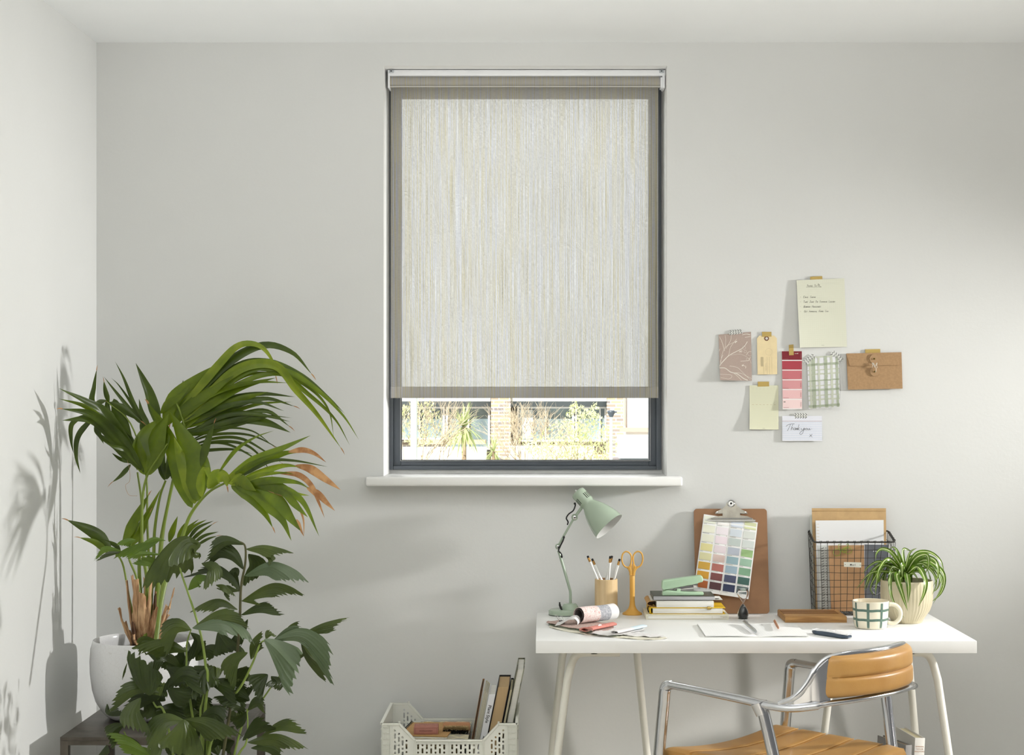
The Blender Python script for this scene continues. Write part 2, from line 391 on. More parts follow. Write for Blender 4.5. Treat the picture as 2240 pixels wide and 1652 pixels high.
# ================================================================ outside the window
M_PAVE = mat('paving', (206, 204, 198), rough=.9, noise_amt=.08, noise_scale=1)
struct(MB().box((-40, 5.7, -.5), (60, 80, -.3), M_PAVE).build('ground', smooth=0))
def brick_mat():
    m = bpy.data.materials.new('brick'); m.use_nodes = True; nt = m.node_tree; b = nt.nodes['Principled BSDF']; b.inputs['Roughness'].default_value = .9
    tc = nt.nodes.new('ShaderNodeTexCoord'); mp = nt.nodes.new('ShaderNodeMapping'); mp.inputs['Rotation'].default_value = (PI/2, 0, 0)
    br = nt.nodes.new('ShaderNodeTexBrick'); br.inputs['Color1'].default_value = srgb((190, 168, 134)); br.inputs['Color2'].default_value = srgb((126, 120, 122))
    br.inputs['Mortar'].default_value = srgb((226, 220, 208)); br.inputs['Scale'].default_value = 1.0; br.inputs['Mortar Size'].default_value = .011
    br.inputs['Brick Width'].default_value = .235; br.inputs['Row Height'].default_value = .078
    nt.links.new(tc.outputs['Object'], mp.inputs[0]); nt.links.new(mp.outputs[0], br.inputs['Vector']); nt.links.new(br.outputs['Color'], b.inputs['Base Color'])
    return m
M_BRICK = brick_mat(); M_RENDER = mat('white_render', (238, 238, 236), rough=.8); M_FASCIA = mat('slate_fascia', (120, 130, 138), rough=.5)
M_PANE = mat('far_window_glass', (124, 140, 146), rough=.12, spec=.9, noise_amt=.35, noise_scale=1.3); M_UPVC = mat('white_upvc', (240, 240, 240), rough=.5)
M_CURT = mat('far_curtain', (196, 208, 214), rough=.8); M_PLANK = mat('timber_board', (206, 176, 150), rough=.8)
YH = 37.0
house = thing('house', 'brick and glass house with white window frames seen across the street through the window', 'house', (P(1150, 0, YH).x, YH, -.3))
def slab(mb, x0, x1, y0, y1, Y, dep, mt, bev=0):
    a, c = P(x0, y1, Y), P(x1, y0, Y); mb.box((a.x, Y, a.z), (c.x, Y+dep, c.z), mt, bev)
b = MB(); slab(b, 700, 1362, 852, 1032, YH+.6, 3, M_BRICK); b.build('rear_wall', house, smooth=0)
for x0, x1 in ((1074, 1117), (1328, 1364)):
    b = MB(); slab(b, x0, x1, 849, 1032, YH-.25, .8, M_BRICK); b.build('brick_pier', house, smooth=0)
b = MB(); slab(b, 760, 1073, 848, 878, YH-.15, .7, M_RENDER); slab(b, 1118, 1327, 848, 878, YH-.15, .7, M_RENDER); b.build('eaves_band', house, smooth=0)
b = MB(); slab(b, 760, 1073, 878, 889.5, YH+.15, .4, M_FASCIA); slab(b, 1118, 1327, 878, 889.5, YH+.15, .4, M_FASCIA); b.build('fascia', house, smooth=0)
def far_window(x0, x1, y0, y1, mull, w=4):
    b = MB(); Y = YH+.25
    slab(b, x0, x1, y0, y0+w, Y, .1, M_UPVC); slab(b, x0, x1, y1-w, y1, Y, .1, M_UPVC)
    for mx, mw in [(x0, 4.5), (x1-4.5, 4.5)]+mull: slab(b, mx, mx+mw, y0, y1, Y-.01, .1, M_UPVC)
    f = b.build('window', house, smooth=0)
    b = MB(); slab(b, x0+1, x1-1, y0+1, y1-1, Y+.08, .02, M_PANE); b.build('pane', f, smooth=0)
    return f
far_window(860, 973, 890, 962, [(916, 2.5)]); far_window(975, 1072, 890, 984, [(1023, 3)]); f2 = far_window(1131, 1256, 890, 966, [(1192, 3)]); far_window(1258, 1327, 890, 966, [(1311, 3)])
b = MB(); slab(b, 1137, 1166, 897, 960, YH+.3, .01, M_CURT); b.build('curtain', f2, smooth=0)
b = MB(); slab(b, 914, 1062, 963, 972, YH-.6, .5, M_PLANK); b.build('window_ledge', house, smooth=0)
o = tag(MB().box((P(800, 0, 34).x, 34, -.3), (P(1064, 0, 34).x, 34.25, P(0, 978, 34).z), M_RENDER).build('garden_wall', origin=(P(930, 0, 34).x, 34, -.3), smooth=0),
        'low white garden wall outside, left of the brick pier', 'garden wall')
tag(MB().box((P(1117, 0, 34).x, 34, -.3), (P(1300, 0, 34).x, 34.25, P(0, 976, 34).z), M_RENDER).build('garden_wall', origin=(P(1200, 0, 34).x, 34, -.3), smooth=0),
    'low white garden wall outside, behind the green bush', 'garden wall')
t = thing('rendered_building', 'plain white rendered building at the right edge of the window view', 'building', (P(1410, 0, 36).x, 36, -.3))
b = MB(); slab(b, 1369, 1520, 846, 1032, 36, .9, M_RENDER); b.build('wall', t, smooth=0)
b = MB(); slab(b, 1356, 1520, 936, 945, 35.8, .15, M_PLANK); b.build('timber_beam', t, smooth=0)
b = MB(); slab(b, 1365.2, 1368, 850, 932, 35.9, .15, M_PLANK); b.build('corner_trim', t, smooth=0)
b = MB(); slab(b, 1353, 1470, 953, 1003, 33, .8, M_RENDER, .02); slab(b, 1357, 1470, 1003, 1020, 33.1, .6, M_FASCIA)
a = P(1355, 1020, 33).z
b.box((P(1358, 0, 33).x, 33.1, -.3), (P(1470, 0, 33).x, 33.7, a), M_FASCIA)
tag(b.build('utility_cabinet', origin=(P(1400, 0, 33).x, 33, -.3), smooth=0), 'white utility cabinet outside at the lower right corner of the glass', 'cabinet')
M_POLE = mat('pole_paint', (196, 206, 200), rough=.5); M_LAMPH = mat('lamp_head', (70, 78, 88), rough=.5)
t = thing('lamp_column', 'thick pale grey-green post standing outside on the left of the window view', 'post', (P(905.5, 0, 18).x, 18, -.3))
b = MB(); b.lathe([(.037, -.3), (.037, 1.47), (.03, 1.49)], M_POLE, seg=20, M=Matrix.Translation((P(905.5, 0, 18).x, 18, 0))); b.build('column', t)
b = MB(); b.lathe([(.07, -.3), (.07, -.1), (.04, .1)], M_POLE, seg=20, M=Matrix.Translation((P(905.5, 0, 18).x, 18, 0))); b.build('base_sleeve', t)
c = P(1337, 905, 22)
t = thing('street_lamp', 'slim white street lamp with a dark head in front of the brick pier', 'street lamp', (c.x, 22, -.3))
MB().lathe([(.024, -.3), (.02, c.z-.02)], M_POLE, seg=14, M=Matrix.Translation((c.x, 22, 0))).build('pole', t)
b = MB(); b.lathe([(.018, -.05), (.03, -.03), (.055, .02), (.05, .035), (.02, .045)], M_LAMPH, seg=16, M=Matrix.Translation((c.x, 22, c.z)))
b.box((c.x-.01, 21.97, c.z+.01), (c.x+.075, 22.03, c.z+.03), M_LAMPH, .005); b.build('lamp_head', t)
b = MB(); b.sphere((c.x+.02, 22, c.z+.055), .025, M_UPVC, 10); b.build('cap', t)
# outdoor plants
def leafm(name, c, c2, rough=.5, tr=.35, sc=30, gloss=.35):
    m = bpy.data.materials.new(name); m.use_nodes = True; nt = m.node_tree; b = nt.nodes['Principled BSDF']; N = nt.nodes.new; L = nt.links.new
    tc = N('ShaderNodeTexCoord'); n = N('ShaderNodeTexNoise'); n.inputs['Scale'].default_value = sc; n.inputs['Detail'].default_value = 3; L(tc.outputs['Object'], n.inputs['Vector'])
    r = N('ShaderNodeValToRGB'); r.color_ramp.elements[0].position = .38; r.color_ramp.elements[1].position = .62
    r.color_ramp.elements[0].color = srgb(c); r.color_ramp.elements[1].color = srgb(c2); L(n.outputs['Fac'], r.inputs['Fac']); L(r.outputs[0], b.inputs['Base Color'])
    b.inputs['Roughness'].default_value = rough; b.inputs['Specular IOR Level'].default_value = gloss
    t = N('ShaderNodeBsdfTranslucent'); L(r.outputs[0], t.inputs[0]); mx = N('ShaderNodeMixShader'); mx.inputs[0].default_value = tr
    L(b.outputs[0], mx.inputs[1]); L(t.outputs[0], mx.inputs[2]); L(mx.outputs[0], nt.nodes['Material Output'].inputs[0])
    return m
M_BUSH = leafm('bush_leaf', (196, 204, 146), (222, 224, 180), sc=4); M_BUSH2 = leafm('pale_twig_leaf', (186, 190, 140), (210, 206, 164), sc=4); M_TWIG = mat('twig', (196, 182, 160), rough=.9)
M_CORD = leafm('cordyline_leaf', (164, 180, 116), (204, 212, 160), sc=6); M_TRUNKO = mat('outdoor_trunk', (150, 130, 110), rough=.9)
def cloud(mb, cx, cy, Y, rx, ry, n, size, mt, dep=.6):
    for _ in range(n):
        while True:
            a, c = random.uniform(-1, 1), random.uniform(-1, 1)
            if a*a+c*c < 1: break
        p = P(cx+a*rx, cy+c*ry, Y+random.uniform(-dep, dep))
        q = Euler((random.uniform(0, 6), random.uniform(0, 6), random.uniform(0, 6))).to_matrix(); s = size*random.uniform(.5, 1.2)
        mb.add([p+q @ Vector(v) for v in ((-s, 0, 0), (0, -s*.4, 0), (s, 0, 0), (0, s*.4, 0))], [(0, 1, 2, 3)], mt)
def branch(mb, p, d, l, r, lev, mt):
    q = p+d*l; mid = p.lerp(q, .5)+Vector((random.uniform(-.06, .06), 0, random.uniform(-.04, .06)))*l
    mb.tube([p, mid, q], [r, r*.8, r*.6], mt, seg=4, caps=False)
    if lev <= 0: return
    for _ in range(3):
        e = (d+Vector((random.uniform(-.8, .8), random.uniform(-.5, .5), random.uniform(-.2, .6)))).normalized()
        branch(mb, p.lerp(q, random.uniform(.5, 1)), e, l*random.uniform(.55, .8), r*.6, lev-1, mt)
g = P(925, 0, 26)
t = thing('shrub', 'airy yellow-green shrub outside behind the thick post', 'shrub', (g.x, 26, -.3))
b = MB()
for k in range(5): branch(b, Vector((g.x+random.uniform(-.1, .1), 26, -.3)), Vector((random.uniform(-.4, .4), 0, 1)).normalized(), .8, .014, 4, M_TWIG)
b.build('stem', t); b = MB(); cloud(b, 918, 925, 26, 48, 55, 700, .030, M_BUSH2); cloud(b, 985, 955, 27, 24, 20, 160, .03, M_BUSH); b.build('foliage', t, smooth=0)
def cordyline(px, py, Y, R, n, label):
    c = P(px, py, Y); t = thing('cordyline', label, 'cordyline', (c.x, Y, -.3))
    b = MB(); b.tube([(c.x, Y, -.3), (c.x+.01, Y, (c.z-.3)/2), (c.x, Y, c.z)], [.05*R, .04*R, .045*R], M_TRUNKO, seg=8); b.build('trunk', t)
    b = MB()
    for k in range(n):
        az = random.uniform(0, 2*PI); el = random.uniform(-.9, 1.45); l = R*random.uniform(.38, .6)
        d = Vector((math.cos(az)*math.cos(el), math.sin(az)*math.cos(el)*.8, math.sin(el)))
        pts = [c+d*l*s+Vector((0, 0, -.5*l*s*s*math.cos(el))) for s in (0, .25, .5, .75, 1)]
        sd = d.cross(Vector((0, 0, 1))).normalized() if abs(d.z) < .98 else Vector((1, 0, 0))
        rows = [[q-sd*w*R*.018, q+sd*w*R*.018] for q, w in zip(pts, (.7, 1, .9, .6, .05))]
        b.grid(rows, M_CORD)
    b.build('leaf_crown', t)
cordyline(1014, 934, 28, 1.0, 90, 'spiky cordyline palm outside in front of the white-framed window')
cordyline(1080, 988, 27, .6, 50, 'small spiky cordyline at the foot of the brick pier')
g = P(1170, 0, 30); t = thing('bare_tree', 'bare twiggy tree outside to the right of the brick pier', 'tree', (g.x, 30, -.3))
b = MB()
for k in range(9): branch(b, Vector((g.x+random.uniform(-.15, .15), 30+random.uniform(-.2, .2), -.3)), Vector((random.uniform(-.75, .6), random.uniform(-.2, .2), 1)).normalized(), .75, .016, 4, M_TWIG)
b.build('branches', t)
g = P(1250, 0, 27.5); t = thing('bush', 'dense light green bush outside below the street lamp', 'bush', (g.x, 27.5, -.3))
b = MB()
for k in range(6): branch(b, Vector((g.x+random.uniform(-.3, .3), 27.5, -.3)), Vector((random.uniform(-.4, .4), 0, 1)).normalized(), .5, .014, 3, M_TWIG)
b.build('stem', t); b = MB()
for cx, cy, rx, ry, n in ((1320, 975, 30, 40, 260), (1240, 960, 60, 40, 420), (1290, 960, 45, 60, 700), (1265, 925, 30, 40, 260), (1210, 985, 55, 30, 420), (1165, 970, 30, 22, 160), (1300, 905, 12, 26, 90), (1255, 890, 8, 18, 40)):
    cloud(b, cx, cy, 27.5, rx, ry, n, .034, M_BUSH)
b.build('foliage', t, smooth=0)
# ================================================================ things taped to the wall
M_TAPE = mat('kraft_tape', (182, 156, 88), rough=.45); M_TAPE2 = mat('kraft_tape_over', (150, 112, 84), rough=.45)
M_CHEV = mat('washi_grey', (112, 114, 114), rough=.6); M_WASHI = mat('washi_white', (226, 227, 222), rough=.6)
M_INK = mat('ink', (38, 36, 36), rough=.6); M_INK2 = mat('ink_soft', (112, 110, 98), rough=.7); M_GRID = mat('grid_print', (204, 206, 186), rough=.8)
def zw(x, y): return (1540+x*.24211, 590+y*.24211)
class Sheet:
    """a thin sheet hung by four photo corners (TL, TR, BR, BL), lifting off the wall by lift(u, v)"""
    def __init__(s, c, lift=None, Y=YW, nu=10, nv=14, conv=zw):
        s.c = [Vector(conv(*q)) for q in c]; s.lift = lift or (lambda u, v: .001); s.Y = Y; s.nu, s.nv = nu, nv; s.mb = MB()
    def pt(s, u, v, off=0.0):
        a = s.c[0].lerp(s.c[1], u); d = s.c[3].lerp(s.c[2], u); q = a.lerp(d, v)
        return P(q.x, q.y, s.Y-.0012-s.lift(min(max(u, 0), 1), min(max(v, 0), 1))-off)
    def base(s, mt, th=.0004):
        rows = [[s.pt(i/s.nu, j/s.nv) for i in range(s.nu+1)] for j in range(s.nv+1)]
        s.mb.grid(rows[::-1], mt, thick=th); return s
    def rect(s, u0, v0, u1, v1, mt, off=.0004, n=6):
        rows = [[s.pt(u0+(u1-u0)*i/n, v0+(v1-v0)*j/n, off) for i in range(n+1)] for j in range(n+1)]
        s.mb.grid(rows, mt); return s
    def line(s, pts, w, mt, off=.0005):
        """uv polyline ribbon, w in metres"""
        q = [s.pt(u, v, off) for u, v in pts]; n = len(q)
        if n < 2: return s
        vs, fs = [], []
        for i in range(n):
            t = q[min(n-1, i+1)]-q[max(0, i-1)]; t = t.normalized() if t.length > 1e-9 else Vector((1, 0, 0))
            k = Vector((-t.z, 0, t.x))*w*.5; vs += [q[i]+k, q[i]-k]
        for i in range(n-1): fs.append((2*i, 2*i+1, 2*i+3, 2*i+2))
        s.mb.add(vs, fs, mt); return s
    def uv(s, zx, zy, conv=zw):
        q = Vector(conv(zx, zy)); u = v = .5
        for _ in range(6):
            a = s.c[0].lerp(s.c[1], u); d = s.c[3].lerp(s.c[2], u); cur = a.lerp(d, v); e = q-cur
            du = (s.c[1]-s.c[0]).lerp(s.c[2]-s.c[3], v); dv = d-a; det = du.x*dv.y-du.y*dv.x
            u += (e.x*dv.y-e.y*dv.x)/det; v += (du.x*e.y-du.y*e.x)/det
        return u, v
    def ring(s, zx, zy, r, w, mt, off=.0006, n=16):
        s.line([s.uv(zx+r*math.cos(2*PI*k/n), zy+r*math.sin(2*PI*k/n)) for k in range(n+1)], w, mt, off)
FONT = {'A': [[(0, 0), (2, 6), (4, 0)], [(1, 2.2), (3, 2.2)]], 'B': [[(0, 0), (0, 6), (3, 5.4), (2.5, 3.4), (0, 3.1), (3.4, 2.4), (3, .4), (0, 0)]], 'C': [[(4, 5), (2, 6), (.2, 4), (.4, 1), (2, 0), (4, .8)]],
 'D': [[(0, 0), (0, 6), (3, 5), (4, 3), (3, 1), (0, 0)]], 'E': [[(4, 6), (0, 6), (0, 0), (4, 0)], [(0, 3.1), (3, 3.1)]], 'F': [[(4, 6), (0, 6), (0, 0)], [(0, 3.2), (3, 3.2)]], 'G': [[(4, 5), (2, 6), (0, 3), (1, .2), (4, .6), (4, 2.6), (2.4, 2.6)]],
 'H': [[(0, 0), (0, 6)], [(4, 0), (4, 6)], [(0, 3), (4, 3)]], 'I': [[(2, 0), (2, 6)]], 'J': [[(1.4, 6), (4.4, 6)], [(3, 6), (3, 1), (1.6, 0), (0, .8)]], 'K': [[(0, 0), (0, 6)], [(4, 6), (0, 2.6), (4, 0)]], 'L': [[(0, 6), (0, 0), (3.6, 0)]],
 'M': [[(0, 0), (.6, 6), (2.2, 2), (4, 6), (4.6, 0)]], 'N': [[(0, 0), (0, 6), (4, 0), (4, 6)]], 'O': [[(2, 6), (0, 4), (.4, 1), (2, 0), (4, 2), (3.6, 5), (2, 6)]], 'P': [[(0, 0), (0, 6), (3.4, 5.4), (3, 3), (0, 2.8)]],
 'R': [[(0, 0), (0, 6), (3.4, 5.4), (3, 3.4), (0, 3), (4, 0)]], 'S': [[(4, 5.2), (2, 6), (.4, 4.6), (3.6, 2), (2.4, 0), (0, .8)]], 'T': [[(0, 6), (4, 6)], [(2, 6), (2, 0)]], 'U': [[(0, 6), (.3, 1), (2, 0), (4, 1), (4, 6)]],
 'V': [[(0, 6), (2, 0), (4, 6)]], 'W': [[(0, 6), (1, 0), (2.2, 4), (3.6, 0), (4.6, 6)]], 'Y': [[(0, 6), (2, 3), (4, 6)], [(2, 3), (1.6, 0)]], 'Z': [[(0, 6), (4, 6), (0, 0), (4, 0)]], '-': [[(0, 2), (2.4, 2)]], ' ': []}
def pen(s, text, zx, zy, cap, mt, w, slant=.22, small=.62, gap=.28, to=None):
    """small-capital handwriting on a sheet, baseline at photo-crop point (zx, zy)"""
    x = zx; rnd = random.Random(len(text)*7)
    for wd in text.split(' '):
        for i, ch in enumerate(wd):
            k = cap/6*(1 if i == 0 else small); dy = rnd.uniform(-.5, .5)
            for st in FONT.get(ch.upper(), []): s.line([s.uv(x+(a+c*slant)*k*.85, zy+dy-c*k-(x-zx)*.012) for a, c in st], w, mt)
            x += (4.6 if ch.upper() != 'I' else 3)*k*.85+cap*gap*.35
        x += cap*.75
def taped(name, label, cat, sheet, tapes, group=None):
    q = sheet.pt(.5, 1); t = thing(name, label, cat, (q.x, YW, q.z), group=group)
    sheet.mb.build('sheet' if name not in ('envelope',) else 'body', t)
    for c, kind in tapes:
        T = Sheet(c, lift=lambda u, v: .0022, nu=4, nv=3); T.base(M_WASHI if kind == 'chevron' else M_TAPE, th=.0002)
        if kind == 'chevron':
            n = 5
            for k in range(-1, n+1):
                for f in (.0,):
                    u = (k+.25)/n; d = .55/n
                    pts = [(u, 0), (u+d, .25), (u, .5), (u+d, .75), (u, 1)]
                    if u < 0 or u+d > 1: continue
                    T.line(pts, .0024, M_CHEV, off=.0004)
        T.mb.build('tape', t)
    return t
# to-do list
s = Sheet([(836, 96), (1268, 78), (1292, 697), (866, 704)], lift=lambda u, v: .0015+.008*(1-u)**2*(.4+.6*v)+.002*v, nu=12, nv=16)
s.base(mat('ivory_paper', (214, 215, 198), rough=.8))
for k in range(1, 24): s.rect(k/24-.0007, .0, k/24+.0007, 1, M_GRID, off=.0003)
for k in range(1, 34): s.rect(0, k/34-.0005, 1, k/34+.0005, M_GRID, off=.0003)
pen(s, 'Things To', 928, 154, 17.5, M_INK2, .0007); s.line([s.uv(*q) for q in ((1033, 128), (1030, 150), (1043, 146), (1046, 138), (1030, 128))], .0009, M_INK); s.line([s.uv(*q) for q in ((1042, 156), (1050, 152), (1060, 155))], .0007, M_INK2)
s.line([s.uv(922, 159), s.uv(1060, 157)], .0006, M_INK2)
for tx, zx, zy in (('Email Sarah', 898, 256), ('Take Jack To Swimming Lesson', 898, 299), ('Borrow Magazines', 902, 343), ('Get Approval From Sam', 903, 386)):
    pen(s, tx, zx, zy, 18, M_INK, .00062); pen(s, '-', 868, zy-3, 16, M_INK2, .0006)
s.line([s.uv(1062, 684), s.uv(1086, 683)], .0005, M_INK2)
taped('paper_note', 'large cream squared note with a handwritten to-do list taped to the wall', 'note', s, [([(959, 64), (1068, 58), (1071, 101), (960, 106)], 'kraft')])
# printed fabric swatch
s = Sheet([(132, 588), (425, 562), (432, 1005), (146, 998)], lift=lambda u, v: .001+.012*v*v*(1-.4*u), nu=10, nv=14)
s.base(mat('taupe_linen', (176, 158, 148), rough=.95, noise_amt=.06, noise_scale=700, bump=.3, bump_scale=900)); M_LINE = mat('swatch_white_print', (222, 216, 206), rough=.9)
for w, st in ((6, [(135, 880), (170, 830), (232, 772), (330, 720), (366, 690), (392, 650)]), (3, [(150, 860), (160, 780), (195, 700), (290, 645)]), (4, [(186, 735), (165, 660), (140, 605)]), (3, [(190, 700), (196, 640), (190, 592)]),
              (3, [(196, 715), (240, 640), (246, 592)]), (3, [(160, 846), (220, 775), (240, 700), (296, 625)]), (8, [(138, 888), (190, 890), (240, 925), (300, 942), (360, 985), (395, 999)]), (4, [(232, 870), (300, 885), (340, 920), (380, 958), (422, 1000)]),
              (4, [(252, 932), (330, 936), (390, 965), (428, 985)]), (3, [(152, 975), (220, 988), (250, 970), (238, 950), (142, 945)]), (2, [(232, 772), (330, 765), (400, 800), (428, 848)]), (4, [(330, 828), (400, 820), (418, 790)]), (3, [(380, 775), (400, 745), (430, 740)]),
              (5, [(345, 590), (385, 582), (418, 590)]), (4, [(370, 612), (420, 604)]), (3, [(150, 850), (152, 815), (172, 770)]), (4, [(260, 930), (300, 960), (336, 998)]), (4, [(134, 745), (143, 716)]), (9, [(278, 662), (298, 645)]), (10, [(320, 738), (340, 738)]), (12, [(342, 868), (360, 862)]), (5, [(360, 868), (378, 876), (374, 892)])):
    s.line([s.uv(q.x, q.y) for q in catmull([Vector((a, c, 0)) for a, c in st], 5)], w*.24211*s2m(YW), M_LINE)
for a, c, r in ((360, 705, 16), (372, 740, 12), (330, 737, 15), (415, 760, 20), (396, 812, 14)): s.ring(a, c, r, .0006, M_LINE)
rnd = random.Random(3)
for k in range(60):
    e = rnd.random(); u0, v0 = ((e, 1), (1, e), (0, e))[k % 3]; s.line([(u0, v0), (u0+(rnd.uniform(0, .02) if u0 == 1 else rnd.uniform(-.02, 0)), v0+rnd.uniform(0, .012))], .0004, M_LINE)
s.line([(.85, 1.0), (.76, 1.08), (.62, 1.18)], .0006, M_LINE); s.line([(0, .16), (-.06, .08), (-.14, .03)], .0004, M_LINE)
taped('fabric_swatch', 'taupe fabric swatch with a white floral line print, leftmost on the wall', 'fabric swatch', s, [([(232, 550), (338, 541), (352, 576), (228, 590)], 'chevron')])
# manila tag
M_MANILA = mat('manila_card', (226, 208, 166), rough=.8, noise_amt=.03, noise_scale=60); M_MAN2 = mat('manila_print', (186, 172, 138), rough=.8)
s = Sheet([(478, 596), (658, 596), (662, 946), (484, 948)], lift=lambda u, v: .0015+.004*v)
th = [s.pt(u, v) for u, v in ((0, .07), (.13, 0), (.86, 0), (1, .07), (1, 1), (0, 1))]; bk = [q+Vector((0, .0006, 0)) for q in th]
s.mb.add(th+bk, [tuple(range(6))[::-1], tuple(range(6, 12))]+[(i, (i+1) % 6, (i+1) % 6+6, i+6) for i in range(6)], M_MANILA)
s.ring(585, 743, 31, .0004, M_MAN2); s.rect(.18, .55, .30, .79, M_MAN2)
for u in (.31, .49, .61, .73): s.rect(u, .55, u+.01, .995, M_MAN2)
M_EYE = mat('tag_reinforcement', (108, 66, 50), rough=.7); M_HOLE = mat('tag_hole', (206, 206, 200), rough=.8)
o8 = [s.pt(*s.uv(566+22*math.cos(PI/8+k*PI/4), 622+22*math.sin(PI/8+k*PI/4)), off=.0006) for k in range(8)]; s.mb.add(o8, [tuple(range(8))], M_EYE)
o8 = [s.pt(*s.uv(566+10*math.cos(k*PI/6), 622+10*math.sin(k*PI/6)), off=.0009) for k in range(12)]; s.mb.add(o8, [tuple(range(12))], M_HOLE); s.ring(566, 622, 10.5, .0008, M_LINE, off=.001)
q = s.pt(.43, .80, .0006); s.mb.text('THANK YOU', .0042, M_MAN2, frame(q, (0, 0, -1), (1, 0, 0)))
taped('luggage_tag', 'cream manila luggage tag with a brown eyelet taped to the wall', 'tag', s, [([(524, 562), (609, 562), (610, 605), (526, 607)], 'kraft')])
# paint strip
s = Sheet([(703, 735), (885, 735), (886, 1262), (711, 1262)], lift=lambda u, v: .0015+.008*v*v); s.base(mat('strip_card', (232, 228, 226), rough=.5))
for k, c in enumerate(((122, 30, 42), (168, 62, 74), (194, 112, 118), (208, 148, 150), (224, 182, 182), (232, 206, 204))):
    v0 = .004+k*.1665; s.rect(.004, v0, .996, v0+.148, mat('paint_strip_%s' % 'abcdef'[k], c, rough=.4)); s.rect(.04, v0+.132, .32, v0+.137, mat('strip_fine_print', (150, 90, 90), rough=.6), off=.0007); s.rect(.93, v0+.04, .95, v0+.12, MATS['strip_fine_print'], off=.0007)
s.rect(.64, .042, .78, .048, M_LINE, off=.0007); s.rect(.78, .035, .81, .05, M_LINE, off=.0007); s.rect(.05, .866, .15, .88, M_INK2, off=.0007)
taped('paint_strip', 'paint strip running from dark red to pale pink taped to the wall', 'paint strip', s, [([(766, 680), (808, 676), (811, 772), (769, 774)], 'kraft')])
# plaid swatch
s = Sheet([(932, 790), (1216, 770), (1228, 1238), (948, 1258)], lift=lambda u, v: .0015+.006*v+.012*u*v*v)
s.base(mat('white_cotton', (224, 225, 228), rough=.95, bump=.2, bump_scale=900)); M_PL1 = mat('plaid_light', (196, 200, 184), rough=.95); M_PL2 = mat('plaid_mid', (172, 180, 160), rough=.95); M_PL3 = mat('plaid_dark', (144, 154, 132), rough=.95)
vb = ((.05, .065, M_PL1), (.13, .115, M_PL2), (.33, .06, M_PL1), (.53, .10, M_PL2), (.73, .075, M_PL1), (.90, .08, M_PL2)); hb = ((.0, .03, M_PL1), (.135, .045, M_PL2), (.255, .02, M_PL1), (.33, .03, M_PL1), (.455, .025, M_PL2), (.555, .02, M_PL1), (.63, .04, M_PL2), (.745, .02, M_PL1), (.82, .03, M_PL1), (.935, .045, M_PL2))
rnd = random.Random(5)
for u, w, m in vb:
    for j in range(12): d = rnd.uniform(-.006, .006); s.rect(u+d, j/12, u+w+d, (j+1)/12, m, off=.0004, n=1)
for v, h, m in hb:
    for j in range(8): d = rnd.uniform(-.004, .004); s.rect(j/8, v+d, (j+1)/8, v+h+d, m, off=.0005, n=1)
for u, w, m in vb:
    for v, h, m2 in hb:
        if m is M_PL2 or m2 is M_PL2: s.rect(u, v, u+w, v+h, M_PL3 if (m is M_PL2 and m2 is M_PL2) else M_PL2, off=.0006, n=1)
for k in range(70):
    e = rnd.random(); u0, v0 = ((e, 1), (1, e), (0, e))[k % 3]; s.line([(u0, v0), (u0+(rnd.uniform(0, .03) if u0 == 1 else rnd.uniform(-.02, .01)), v0+rnd.uniform(0, .02))], .0005, mat('white_thread', (232, 232, 230), rough=.9))
s.line([(1.0, .2), (1.06, .3), (1.05, .55), (1.08, .62), (1.04, .9)], .0006, MATS['white_thread'])
taped('fabric_swatch', 'green and white plaid fabric swatch with frayed edges, taped at both corners', 'fabric swatch', s, [([(893, 826), (985, 757), (1008, 792), (916, 858)], 'chevron'), ([(1170, 730), (1266, 808), (1243, 836), (1140, 760)], 'chevron')])
# envelope
M_KRAFT = mat('kraft_paper', (164, 132, 96), rough=.85, noise_amt=.07, noise_scale=160); M_KRAFT2 = mat('kraft_disc', (168, 136, 100), rough=.8); M_BRASS = mat('brass', (196, 168, 96), rough=.25, metal=1); M_STRING = mat('white_string', (224, 222, 212), rough=.9)
s = Sheet([(1286, 758), (1784, 746), (1794, 1075), (1302, 1085)], lift=lambda u, v: .003+.007*v, nu=8, nv=8); s.base(M_KRAFT, th=.0025)
q = taped('envelope', 'brown kraft string-tie envelope taped to the wall', 'envelope', s, [([(1455, 720), (1592, 717), (1594, 758), (1458, 762)], 'kraft')])
f = Sheet([(1286, 758), (1784, 746), (1762, 862), (1318, 872)], lift=lambda u, v: .0065+.001*v, nu=8, nv=4); f.base(M_KRAFT, th=.0008); f.mb.build('flap', q)
for cx, cy, r in ((1538, 806, 41), (1543, 922, 41)):
    D = Sheet([(cx-r, cy-r), (cx+r, cy-r), (cx+r, cy+r), (cx-r, cy+r)], lift=lambda u, v: .0095 if cy < 900 else .0105); n = 28
    v = [D.pt(*D.uv(cx+r*math.cos(2*PI*k/n), cy+r*math.sin(2*PI*k/n))) for k in range(n)]; v2 = [a+Vector((0, .0007, 0)) for a in v]
    D.mb.add(v+v2, [tuple(range(n))[::-1]]+[(k, (k+1) % n, (k+1) % n+n, k+n) for k in range(n)], M_KRAFT2)
    dd = D.mb.build('button_disc', q); B = MB(); cc = D.pt(.5, .5, .0012); B.lathe([(.0012, .0), (.0014, .0008), (.0030, .0008), (.0032, .0)], M_BRASS, seg=18, M=axisM(cc, (0, -1, 0)), cap0=False, cap1=False); B.lathe([(.0013, .0002), (.0, .0002)], M_INK, seg=14, M=axisM(cc, (0, -1, 0))); B.build('eyelet', dd)
S = MB()
for a in ([(1518, 842), (1526, 866), (1520, 886)], [(1524, 842), (1536, 864), (1542, 884), (1553, 862), (1560, 842)], [(1566, 842), (1560, 866), (1566, 888)], [(1532, 842), (1548, 884)], [(1552, 884), (1556, 900), (1552, 924), (1545, 924)]):
    S.tube([P(*zw(*k), YW-.0145) for k in a], .0006, M_STRING, seg=6)
S.build('string', q)
